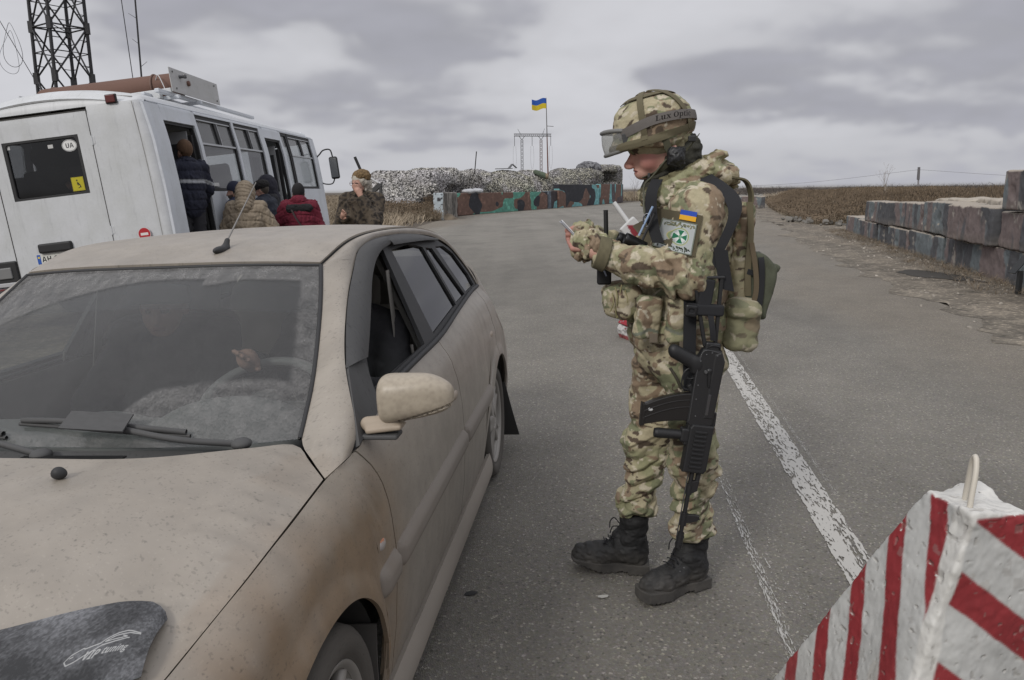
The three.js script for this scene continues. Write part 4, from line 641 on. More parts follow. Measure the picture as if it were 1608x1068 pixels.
// jacket
const JL = { sh: [.645, 1.485, -2.615], el: [.612, 1.272, -2.578], wr: [.325, 1.335, -2.688] }, JR = { sh: [.645, 1.485, -2.985], el: [.56, 1.275, -3.02], wr: [.32, 1.365, -2.89] };
const jacketCore = blend([ell([.665, 1.36, -2.8], [.150, .235, .190]), ell([.645, 1.14, -2.8], [.165, .20, .180]), ell([.622, 1.03, -2.8], [.172, .125, .180]), cap([.62, 1.50, -2.69], [.62, 1.50, -2.91], .07, .07)], 0.09);
const armNear = blend([cap(JL.sh, JL.el, .090, .082), cap([.602, 1.262, -2.57], [.44, 1.298, -2.63], .078, .059), cap([.44, 1.298, -2.63], JL.wr, .058, .049)], 0.035), armFar = blend([cap(JR.sh, JR.el, .094, .085), cap(JR.el, JR.wr, .08, .058)], 0.035);
const jacketSmooth = (x, y, z) => smin(jacketCore(x, y, z), smin(armNear(x, y, z), armFar(x, y, z), .02), 0.035);
const jacketF = (x, y, z) => {
  let d = jacketSmooth(x, y, z); if (d > 0.09) return d;
  const el = sstep(.17, .03, Math.hypot(x - .545, y - 1.255, z + 2.55)), sl = sstep(.2, .05, Math.hypot(x - .40, y - 1.31, z + 2.62));
  const flat = sstep(.055, .10, Math.hypot(x - .575, y - 1.425, (z + 2.52) * .6)); d += ((0.13 - crease(x, y, z, 7, 9, 7)) * 0.045 - 0.002) * flat; d += (0.10 - crease(x + 3, y + x * .6, z, 22, 11, 17)) * 0.045 * (0.25 + el * 0.8 + sl * 0.35) * flat;
  d += (0.1 - crease(x * .8 + y * .5, y - x * .5, z, 44, 16, 30)) * .020 * flat; d += el * 0.012 * Math.sin((x * 0.9 + y * 0.45) * 105 + fbm(x * 12, y * 12, z * 12, 2) * 7);
  return smax(smax(d, .958 + (fbm(x * 6, 2, z * 6, 2) - .5) * .05 - (x - .44) * 0.02 - y, 0.012), (JL.wr[0] - .004) - x, 0.008);
};
under('jacket', nets(jacketF, [.24, .93, -3.15], [.88, 1.62, -2.44], 0.0052, (x, y, z) => camo(x, y, z, 1, 0)), cloth, soldier);
// collar, hood bunched on the shoulders
{
  const f0 = blend([ell([.735, 1.612, -2.8], [.092, .048, .135], [0, 0, -.32]), cap([.70, 1.635, -2.72], [.585, 1.575, -2.70], .036, .040), cap([.70, 1.635, -2.88], [.585, 1.575, -2.90], .036, .040), cap([.585, 1.575, -2.70], [.51, 1.53, -2.745], .040, .034), cap([.585, 1.575, -2.90], [.51, 1.53, -2.855], .040, .034), ell([.64, 1.53, -2.8], [.14, .07, .19]), cap([.735, 1.67, -2.74], [.728, 1.692, -2.74], .014, .006)], 0.035);
  under('hood', nets((x, y, z) => f0(x, y, z) + (0.11 - crease(x + y * .5, y, z, 13, 22, 13)) * 0.075 + (0.1 - crease(x, y, z, 30, 34, 30)) * 0.018, [.42, 1.42, -3.05], [.88, 1.72, -2.55], 0.0052, (x, y, z, a, b, c) => { const s = y - 1.0 * (x - .56) * 0.55 - 1.575; return s > 0.02 && s < 0.042 && x < .72 ? [0.13, 0.115, 0.06] : camo(x, y, z, 0.9, 3.3); }), cloth, soldier);
  const n0 = blend([cap([.55, 1.578, -2.8], [.605, 1.662, -2.8], .060, .064), cap([.60, 1.60, -2.8], [.635, 1.70, -2.8], .072, .06), cap([.53, 1.54, -2.8], [.57, 1.53, -2.8], .055, .06), ell([.572, 1.655, -2.8], [.045, .042, .083])], 0.03);
  under('neck_warmer', nets((x, y, z) => smax(n0(x, y, z) + (0.1 - crease(x, y, z, 16, 30, 16)) * 0.04, -(ell([.452, 1.665, -2.8], [.062, .062, .09])(x, y, z)), 0.01), [.42, 1.47, -2.92], [.73, 1.78, -2.68], 0.0045, (x, y, z) => { const n = vnoise(x * 150, y * 150, z * 150); return y < 1.565 ? [.10 * (.8 + n * .4), .088 * (.8 + n * .4), .05 * (.8 + n * .4)] : [.036 * (.7 + n * .6), .035 * (.7 + n * .6), .027 * (.7 + n * .6)]; }), cloth, soldier);
}
// trousers
{
  const Ln = blend([cap([.66, .96, -2.715], [.674, .55, -2.69], .108, .086), cap([.674, .55, -2.69], [.694, .30, -2.722], .085, .076), ell([.698, .258, -2.728], [.088, .045, .078])], 0.05), Lf = blend([cap([.60, .96, -2.885], [.545, .55, -2.90], .108, .088), cap([.545, .55, -2.90], [.512, .33, -2.892], .088, .078), ell([.508, .292, -2.888], [.083, .045, .075])], 0.05), hip = ell([.625, .95, -2.8], [.162, .12, .18]);
  const pocket = rbox([.645, .665, -2.606], [.078, .095, .022], .02, [0, 0, .22]);
  const f = (x, y, z) => { let d = smin(smin(smin(Ln(x, y, z), Lf(x, y, z), 0.03), hip(x, y, z), .06), pocket(x, y, z), .02); if (d > .09) return d; const low = sstep(.6, .3, y), kn = sstep(.22, .05, Math.abs(y - .5)); d += (0.12 - crease(x, y + x * .6, z, 5, 8, 5)) * 0.085 + (0.11 - crease(x + 5, y - x * .5, z, 6, 17, 6)) * (0.03 + 0.07 * low + .03 * kn); return smax(d, y - 1.02, .01); };
  under('trousers', nets(f, [.36, .19, -3.06], [.84, 1.03, -2.52], 0.0052, (x, y, z) => camo(x, y, z, 0.95, 8.1)), cloth, soldier);
  under('pocket_zip', tube([[.560, .935, -2.595], [.582, .90, -2.588], [.60, .86, -2.588]], .006, 12, 6), std([0.05, 0.045, 0.03], .7), soldier);
}
// boots: foot runs along local x, toe at +x
function boot(pos, turn, lift, seed) {
  const b = new THREE.Group(); b.name = 'boot'; b.position.set(pos[0] - soldier.position.x, pos[1], pos[2] - soldier.position.z); b.rotation.set(0, turn, 0); soldier.add(b);
  const up = blend([ell([.232, .066, 0], [.078, .050, .050]), cap([.075, .10, 0], [.20, .072, 0], .054, .046), ell([.035, .075, 0], [.045, .055, .043]), cap([.062, .11, 0], [.052, .235, 0], .054, .060), ell([.088, .15, 0], [.05, .04, .045])], 0.035);
  const gm = nets((x, y, z) => { let d = up(x, y, z) + (0.1 - crease(x + seed, y, z, 18, 26, 18)) * 0.028 + (fbm(x * 40, y * 40, z * 40 + seed, 2) - .5) * .004; d = smax(d, .034 + Math.max(0, x - .15) * 0.10 - y, .006); return smax(d, y - .262, .008); }, [-.04, .01, -.09], [.33, .28, .09], 0.004, (x, y, z) => { const n = fbm(x * 26 + seed, y * 26, z * 26, 4), dust = clamp(sstep(.13, .04, y) * .75 + (n - .5) * .9 * sstep(.2, .08, y)); return mixc([.0125, .0125, .013], [.075, .069, .062], dust); });
  mesh('upper', gm, vcol(0.72), b);
  const so = (x, y, z) => { const w = .043 + .012 * sstep(.12, .22, x) - .010 * Math.max(0, 1 - ((x - .13) / .06) ** 2) - .03 * Math.max(0, x - .26) * 4, e = Math.max(Math.abs(z) - w, -(x + .012), x - .312 + z * z * 6); const bot = Math.max(0, x - .16) * .12 + lift * Math.max(0, x - .17) * .25 + (x > .075 && x < .115 ? .010 : 0); const tread = (Math.abs(((x * 46) % 1) - .5) < .16 ? .004 : 0); return smax(smax(e, y - .047 - Math.max(0, x - .15) * .10, .006), bot + tread * (y < bot + .012 ? 1 : 0) - y, .004); };
  mesh('sole', nets(so, [-.03, -.01, -.08], [.34, .09, .08], 0.0035, (x, y, z) => { const n = fbm(x * 30 + seed, y * 50, z * 30, 3); return mixc([.03, .029, .028], [.085, .078, .07], n); }), vcol(0.9), b);
  const lace = []; for (let k = 0; k < 5; k++) { const t = k / 4, x = .165 - t * .075, y = .128 + t * .048, w = .030; lace.push(tube([[x - .012, y - .012, w], [x + .004, y + .007, w * .4], [x, y + .010, 0], [x + .012, y + .003, -w]], .0028, 10, 5), tube([[x - .012, y - .012, -w], [x + .006, y + .008, -w * .3], [x + .012, y + .003, w]], .0028, 10, 5)); }
  mesh('laces', lace, webbing, b).userData.kind = 'stuff';
  mesh('lace_end', tube([[.112, .205, .01], [.135, .225, .02], [.150, .205, .028], [.152, .175, .03]], .0026, 16, 5), webbing, b); mesh('lace_end', tube([[.112, .20, -.005], [.14, .19, .008], [.15, .16, .012]], .0026, 14, 5), webbing, b);
  for (let k = 0; k < 4; k++) for (const s of [1, -1]) mesh('lace_hook', new THREE.SphereGeometry(.0042, 8, 6).translate(.15 - k * .018, .112 + k * .012, s * (.036 + k * .003)), wornEdge, b);
}
boot([.752, 0, -2.765], Math.PI + 0.48, 0, 1.3);
boot([.545, 0, -2.872], Math.PI - 0.14, 1, 5.7);
// gloves and cuffs
{
  const gl = (w, h, sg, seed) => { const f0 = blend([cap([w[0] + .02, w[1], w[2]], [h[0] + .05, h[1] - .005, h[2]], .050, .046), ell([h[0] + .035, h[1] - .008, h[2]], [.05, .046, .042]), cap([h[0] + .05, h[1] + .03, h[2] - sg * .01], [h[0] + .01, h[1] + .034, h[2] - sg * .02], .022, .018), cap([h[0] + .03, h[1] - .03, h[2]], [h[0] + .012, h[1] - .045, h[2] - sg * .02], .024, .02)], .03); return nets((x, y, z) => smax(f0(x, y, z) + (0.1 - crease(x + seed, y, z, 30, 16, 24)) * .075, h[0] - .024 - x, .006), [h[0] - .05, h[1] - .14, h[2] - .13], [w[0] + .11, w[1] + .12, w[2] + .14], .0042, (x, y, z) => camo(x, y, z, 1.1, seed)); };
  under('glove', gl([.318, 1.338, -2.69], [.236, 1.372, -2.742], 1, 12.4), cloth, soldier); under('glove', gl([.318, 1.365, -2.89], [.236, 1.385, -2.852], -1, 17.9), cloth, soldier);
  under('cuff_band', nets((x, y, z) => smax(Math.abs(cap([.44, 1.298, -2.63], [.28, 1.350, -2.702], .063, .051)(x, y, z)) - .006, Math.abs((x - .322) * .96 - (y - 1.335) * .28) - .021, .004), [.26, 1.22, -2.8], [.39, 1.45, -2.58], .0042, (x, y, z) => OLIVE.map((v) => v * (.85 + .3 * vnoise(x * 200, y * 60, z * 60)))), cloth, soldier);
  under('zip_pocket', tube([[.372, 1.335, -2.60], [.405, 1.322, -2.586], [.445, 1.318, -2.570]], .008, 12, 6), std([.16, .115, .07], .9), soldier);
  under('zip_pull', box(.008, .036, .004, 452e-3, 1.300, -2.566, .002), std([.17, .135, .05], .8), soldier);
}
// a patch laid on the sleeve: cloth grid pressed against the jacket from the near side
function drape(cx, cy, w, h, rot, o, n = 14, z0 = -2.40) {
  const c = Math.cos(rot), s = Math.sin(rot);
  const pt = (u, v, oo) => { const a = (u - .5) * w, b = (v - .5) * h, x = cx + a * c - b * s, y = cy + a * s + b * c; let z = z0; for (let k = 0; k < 40; k++) { const d = jacketSmooth(x, y, z); if (d < .0005) break; z -= Math.max(d * .8, .0004); } return [x, y, z + oo]; };
  return slab((u, v) => pt(u, v, o), n, n, .003, (p, u, v) => [u, v]);
}
{
  under('hook_panel', drape(.566, 1.415, .115, .135, -.19, .010), std([.095, .08, .048], 1), soldier);
  const flagTex = canvasTex(128, 86, (c, w, h) => { c.fillStyle = '#2f4fae'; c.fillRect(0, 0, w, h / 2); c.fillStyle = '#e3aa2c'; c.fillRect(0, h / 2, w, h / 2); c.globalAlpha = .12; c.fillStyle = '#000'; for (let i = 0; i < h; i += 3) c.fillRect(0, i, w, 1); });
  under('flag_patch', drape(.5905, 1.4705, .047, .032, -.19, .015, 8), std([1, 1, 1], .9, { map: flagTex }), soldier);
  const em = canvasTex(384, 480, (c, w, h) => {
    c.fillStyle = '#a9aeae'; c.fillRect(0, 0, w, h); c.strokeStyle = '#6d7466'; c.lineWidth = 14; c.strokeRect(8, 8, w - 16, h - 16);
    const r = rng(5), cols = ['#39432f', '#5a5f4c', '#232a22', '#7d7a5c']; for (let i = 0; i < 70; i++) { c.fillStyle = cols[i % 4]; const top = i % 2; const x = 30 + r() * (w - 60), y = top ? 22 + r() * 66 : h - 90 + r() * 66; c.beginPath(); c.ellipse(x, y, 8 + r() * 16, 5 + r() * 9, r() * 3, 0, 7); c.fill(); }
    c.translate(w / 2, h / 2 - 6); c.scale(.82, .98); c.strokeStyle = '#8a9a74'; c.lineWidth = 16; c.beginPath(); c.arc(0, 0, 128, 0, 7); c.stroke(); c.strokeStyle = '#c8b878'; c.lineWidth = 4; c.beginPath(); c.arc(0, 0, 137, 0, 7); c.stroke();
    c.strokeStyle = '#d5d8d6'; c.lineWidth = 9; for (let k = 0; k < 4; k++) for (const q of [-.18, 0, .18]) { const a = Math.PI / 4 + k * Math.PI / 2 + q; c.beginPath(); c.moveTo(Math.cos(a) * 20, Math.sin(a) * 20); c.lineTo(Math.cos(a) * 92, Math.sin(a) * 92); c.stroke(); }
    for (let k = 0; k < 4; k++) { c.save(); c.rotate(k * Math.PI / 2); c.fillStyle = '#1f6b4c'; c.strokeStyle = '#e0e4e0'; c.lineWidth = 5; c.beginPath(); c.moveTo(-14, -16); c.quadraticCurveTo(-24, -60, -56, -98); c.quadraticCurveTo(0, -116, 56, -98); c.quadraticCurveTo(24, -60, 14, -16); c.closePath(); c.fill(); c.stroke(); c.restore(); }
    c.fillStyle = '#2f7a55'; c.beginPath(); c.arc(0, 0, 27, 0, 7); c.fill(); c.strokeStyle = '#cfd9cc'; c.lineWidth = 4; c.stroke(); c.beginPath(); c.moveTo(0, -15); c.lineTo(0, 14); c.moveTo(-10, -10); c.lineTo(-10, 8); c.lineTo(10, 8); c.lineTo(10, -10); c.stroke();
  });
  under('arm_patch', drape(.5655, 1.400, .083, .103, -.19, .015, 12), std([1, 1, 1], .85, { map: em }), soldier);
}
// load-carrying belt and pouches
{
  const bag = (name, c, hs, r, ax, seed, col, extra) => { const f0 = rbox(c, hs, r, ax), m = Math.max(...hs) * 1.35 + .02; return under(name, nets((x, y, z) => { let d = f0(x, y, z); if (extra) d = smin(d, extra(x, y, z), .012); return d + (0.1 - crease(x + seed, y, z, 14, 17, 14)) * .03; }, c.map((q) => q - m), c.map((q) => q + m), .0045, col || ((x, y, z) => camo(x, y, z, 1, seed))), cloth, soldier); };
  bag('magazine_pouch', [.482, 1.115, -2.622], [.046, .078, .028], .018, [0, .35, -.12], 2.2, (x, y, z) => (Math.abs(y - 1.075 - Math.abs(x - .482) * -.35) < .006 ? [.15, .16, .12] : camo(x, y, z, 1, 2.2)), rbox([.482, 1.14, -2.606], [.044, .045, .022], .016, [0, .35, -.12]));
  bag('magazine_pouch', [.584, 1.105, -2.598], [.042, .08, .028], .018, [0, .05, -.05], 4.2, (x, y, z) => (Math.abs(y - 1.062 - Math.abs(x - .584) * .4) < .006 ? [.15, .16, .12] : camo(x, y, z, 1, 4.2)), rbox([.584, 1.135, -2.582], [.040, .048, .022], .016));
  bag('utility_pouch', [.405, 1.158, -2.70], [.060, .056, .07], .035, [0, .5, .25], 6.2); bag('utility_pouch', [.42, 1.16, -2.88], [.055, .055, .08], .035, [0, -.5, .1], 6.9);
  bag('front_pouch', [.455, 1.135, -2.79], [.05, .055, .1], .035, [0, 0, .1], 7.3);
  bag('rear_pouch', [.832, 1.075, -2.70], [.062, .10, .07], .04, [0, 0, -.12], 9.2, (x, y, z) => { const c = camo(x, y, z, .8, 9.2); return mixc(c, [.185, .175, .115], .45); }, rbox([.828, 1.13, -2.68], [.062, .035, .07], .03, [0, 0, -.25]));
  under('web_belt', nets((x, y, z) => Math.max(Math.abs(jacketSmooth(x, y, z) - .004) - .005, Math.abs(y - 1.075 + (x - .6) * -.02) - .024), [.43, 1.02, -3.02], [.85, 1.14, -2.58], .0055, (x, y, z) => camo(x, y, z, 1.3, 11)), cloth, soldier);
  for (const [x, y, z] of [[.497, 1.045, -2.588], [.600, 1.02, -2.572]]) under('pull_tab', box(.030, .034, .006, x, y, z, .003), std([.14, .115, .085], .95), soldier);
  const cords = [], r = rng(9); for (let k = 0; k < 9; k++) { const x = .352 + r() * .07, y = 1.14 + r() * .06, z = -2.63 - r() * .03; cords.push(tube([[x, y + .03, z], [x + .02 * (r() - .5), y, z + .012], [x + .03 * (r() - .5), y - .035, z + .004]], .0028, 10, 5)); } under('cord', cords, std([.24, .215, .11], .9), soldier).userData.kind = 'stuff';
  // vest back with shoulder webbing
  bag('back_panel', [.825, 1.31, -2.80], [.036, .20, .135], .03, [0, 0, -.05], 13.1);
  under('shoulder_strap', slab((u, v) => { const p = curve([[.775, 1.60, -2.70], [.83, 1.585, -2.70], [.852, 1.53, -2.695], [.842, 1.46, -2.69], [.85, 1.38, -2.69]])(v); return [p[0], p[1], p[2] + (u - .5) * .05]; }, 3, 24, .006), std(OLIVE, .95), soldier);
  under('shoulder_strap', slab((u, v) => { const p = curve([[.835, 1.51, -2.665], [.842, 1.40, -2.66], [.838, 1.28, -2.66], [.845, 1.18, -2.665]])(v); return [p[0] + (u - .5) * .022, p[1], p[2]]; }, 3, 24, .005), std([.13, .11, .066], .95), soldier);
  under('side_strap', slab((u, v) => { const p = curve([[.845, 1.37, -2.655], [.862, 1.28, -2.65], [.868, 1.20, -2.65], [.855, 1.12, -2.655]])(v); return [p[0] + (u - .5) * .018, p[1], p[2]]; }, 3, 24, .005), std([.115, .088, .055], .95), soldier);
}
// helmet with cloth cover, bands and goggles
{
  const hc = V(.516, 1.782, -2.8), tilt = .21, H = new THREE.Group(); H.name = 'helmet'; H.position.set(hc.x - .6, hc.y, 0); H.rotation.z = tilt; soldier.add(H);
  const sh = ell([0, 0, 0], [.147, .116, .124]), brim = ell([-.03, -.052, 0], [.135, .05, .126]);
  const hs = (x, y, z) => { let d = smin(sh(x, y, z), brim(x, y, z), .03); d += (0.1 - crease(x, y, z, 15, 22, 15)) * .028 * (1 + sstep(-.03, -.07, y)); const low = -.078 - .012 * Math.sin(x * 22 + .6) + .022 * sstep(.02, .12, x); return smax(d, low - y, .008); };
  mesh('cover', nets(hs, [-.18, -.12, -.15], [.18, .14, .15], .0042, (x, y, z) => camo(x, y, z, .85, 21)), cloth, H);
  const bandMat = std([.118, .102, .062], 1), on = (x, y, z, o) => { const v = V(x, y, z).normalize(); let t = .2; for (let k = 0; k < 30; k++) { const d = Math.min(sh(v.x * t, v.y * t, v.z * t), brim(v.x * t, v.y * t, v.z * t)); if (d < .0003) break; t -= d * .8; } t += o; return [v.x * t, v.y * t, v.z * t]; };
  const band = (dirs, w, o, mat, name, uv) => { const c = curve(dirs); return mesh(name, slab((u, v) => { const p = c(v), q = c(Math.min(1, v + .02)), q0 = c(Math.max(0, v - .02)); const t = V(q[0] - q0[0], q[1] - q0[1], q[2] - q0[2]).normalize(), n = V(...p).normalize(), s = t.clone().cross(n).normalize(); const a = V(...on(...p, 0)).addScaledVector(s, (u - .5) * w); return on(a.x, a.y, a.z, o); }, 4, 36, .0025, uv), mat, H); };
  band([[-.15, -.045, 0], [-.11, -.045, .085], [0, -.045, .125], [.1, -.035, .085], [.147, -.03, 0]], .024, .006, bandMat, 'band'); band([[-.15, -.045, 0], [-.11, -.045, -.085], [0, -.045, -.125], [.1, -.035, -.085], [.147, -.03, 0]], .024, .006, bandMat, 'band');
  band([[-.085, .085, 0], [-.03, .10, .06], [.03, .1, .055], [.08, .085, 0]], .020, .006, bandMat, 'band'); band([[-.085, .085, 0], [-.03, .10, -.06], [.03, .1, -.055], [.08, .085, 0]], .020, .006, bandMat, 'band');
  for (const s of [1, -1]) { band([[-.02, .115, .02 * s], [-.04, .085, .07 * s], [-.05, .03, .105 * s], [-.055, -.04, .113 * s]], .020, .008, bandMat, 'band'); band([[0, .115, .02 * s], [.05, .09, .06 * s], [.085, .04, .085 * s], [.105, -.035, .075 * s]], .020, .008, bandMat, 'band'); }
  // goggle strap with its print
  const st = canvasTex(1024, 96, (c, w, h) => { c.fillStyle = '#6f6a66'; c.fillRect(0, 0, w, h); c.globalAlpha = .15; c.fillStyle = '#000'; for (let i = 0; i < h; i += 4) c.fillRect(0, i, w, 2); c.globalAlpha = 1; c.fillStyle = '#15110f'; c.font = 'italic bold 74px serif'; c.fillText('Lux Optic', 400, 70); });
  const stm = std([1, 1, 1], .95, { map: st });
  band([[-.135, -.012, .058], [-.10, -.004, .09], [-.02, .012, .118], [.06, .012, .105], [.125, .005, .055], [.147, 0, 0]], .030, .0095, stm, 'goggle_strap', (p, u, v) => [v, 1 - u]);
  band([[.147, 0, 0], [.125, .005, -.055], [.06, .012, -.105], [-.02, .012, -.118], [-.135, -.012, -.058]], .030, .0095, std([.155, .145, .135], .95), 'goggle_strap');
  // goggles: rubber frame, lens, foam
  const G = new THREE.Group(); G.name = 'goggles'; G.position.set(-.136, -.030, 0); G.rotation.z = -.02; H.add(G);
  const lensC = (u, v) => { const a = (u - .5) * 2.4, z = Math.sin(a) * .084, x = -.044 + (1 - Math.cos(a)) * .115; const yy = (v - .5) * .080 * (1 - .30 * (Math.abs(u - .5) * 2) ** 3); return [x - .012 * Math.cos((v - .5) * 2), yy + .002, z]; };
  mesh('lens', sheet(lensC, 24, 8), new THREE.MeshPhysicalMaterial({ color: new THREE.Color(.70, .70, .68), roughness: .10, transmission: .82, thickness: 0, side: THREE.DoubleSide }), G);
  mesh('frame', [tube([...Array.from({ length: 25 }, (_, i) => lensC(i / 24, 0)), ...Array.from({ length: 25 }, (_, i) => lensC(1 - i / 24, 1))], .0070, 120, 8, true)], std([.13, .128, .122], .5), G);
  mesh('top_rim', tube(Array.from({ length: 25 }, (_, i) => { const p = lensC(i / 24, 1.06); return [p[0] + .004, p[1], p[2]]; }), .0040, 60, 8), std([.2, .195, .185], .6), G);
  mesh('foam', nets((x, y, z) => Math.max(rbox([.028, 0, 0], [.012, .036, .080], .011)(x, y, z), -rbox([-.01, 0, 0], [.05, .032, .08], .02)(x, y, z)), [-.05, -.07, -.12], [.06, .07, .12], .005), std([.035, .034, .033], .9), G);
  for (const s of [1, -1]) mesh('strap_clip', box(.022, .034, .008, .018, .006, s * .084, .004), std([.05, .05, .05], .5), G);
  // lining and chin strap, headset
  under('cap_liner', nets((x, y, z) => { const c = Math.cos(-tilt), s = Math.sin(-tilt), a = (x - hc.x) * c - (y - hc.y) * s, b = (x - hc.x) * s + (y - hc.y) * c; const d = ell([.012, -.03, 0], [.125, .10, .106])(a, b, z + 2.8) + (0.1 - crease(x, y, z, 20, 30, 20)) * .035; return smax(smax(d, b + .05, .005), -.106 + .02 * sstep(-.02, .08, a) * 0 - b - (a < -.055 ? -.012 : 0), .006); }, [.36, 1.62, -2.93], [.68, 1.80, -2.67], .0045, (x, y, z) => camo(x, y, z, .9, 27)), cloth, soldier);
  const ol = std([.06, .058, .036], .95);
  under('chin_strap', slab((u, v) => { const p = curve([[.535, 1.735, -2.682], [.548, 1.70, -2.683], [.562, 1.665, -2.690], [.53, 1.625, -2.71], [.485, 1.60, -2.75]])(v); return [p[0] + (u - .5) * .026, p[1], p[2]]; }, 3, 24, .003), ol, soldier);
  under('chin_strap', slab((u, v) => { const p = curve([[.655, 1.735, -2.70], [.625, 1.70, -2.69], [.59, 1.67, -2.688]])(v); return [p[0] + (u - .5) * .014, p[1] + (u - .5) * .022, p[2]]; }, 3, 16, .003), ol, soldier);
  under('headset', nets((x, y, z) => smin(rbox([.578, 1.668, -2.685], [.031, .034, .016], .014)(x, y, z), ell([.578, 1.668, -2.672], [.024, .026, .014])(x, y, z), .006) + (vnoise(x * 120, y * 120, z * 120) - .5) * .007, [.52, 1.60, -2.74], [.64, 1.74, -2.63], .0035), std([.012, .012, .013], .5), soldier);
  under('buckle', box(.028, .022, .012, .632, 1.728, -2.688, .005), std([.02, .02, .02], .5), soldier);
  under('throat_mic', tube([[.545, 1.66, -2.688], [.50, 1.60, -2.715], [.478, 1.575, -2.725], [.474, 1.50, -2.70], [.488, 1.44, -2.66]], .0035, 30, 6), std([.09, .088, .06], .8), soldier);
  under('cheek_clip', box(.010, .018, .008, .492, 1.606, -2.722, .003), std([.04, .04, .04], .4), soldier);
}
// sling over chest and back
{
  const strap = (name, pts, w, axis = 'x', mat = webbing, t = .004) => { const c = curve(pts); return under(name, slab((u, v) => { const p = c(v), q = (u - .5) * w; if (axis === 'x') p[0] += q; else if (axis === 'z') p[2] += q; else { p[0] += q * axis[0]; p[1] += q * axis[1]; p[2] += q * axis[2]; } return p; }, 4, 30, t), mat, soldier); };
  strap('sling', [[.515, 1.59, -2.69], [.492, 1.545, -2.665], [.490, 1.485, -2.655], [.497, 1.43, -2.645], [.512, 1.375, -2.63]], .040);
  strap('sling', [[.68, 1.595, -2.68], [.721, 1.558, -2.62], [.751, 1.515, -2.572], [.752, 1.475, -2.55], [.715, 1.387, -2.535], [.672, 1.30, -2.53], [.655, 1.262, -2.53]], .050, [.9, .42, 0]);
  strap('sling', [[.702, 1.36, -2.528], [.712, 1.30, -2.527], [.730, 1.22, -2.528]], .050, [.96, -.22, 0]);
  strap('sling', [[.607, 1.26, -2.545], [.613, 1.15, -2.553], [.617, 1.0, -2.558], [.622, .86, -2.556]], .044);
}
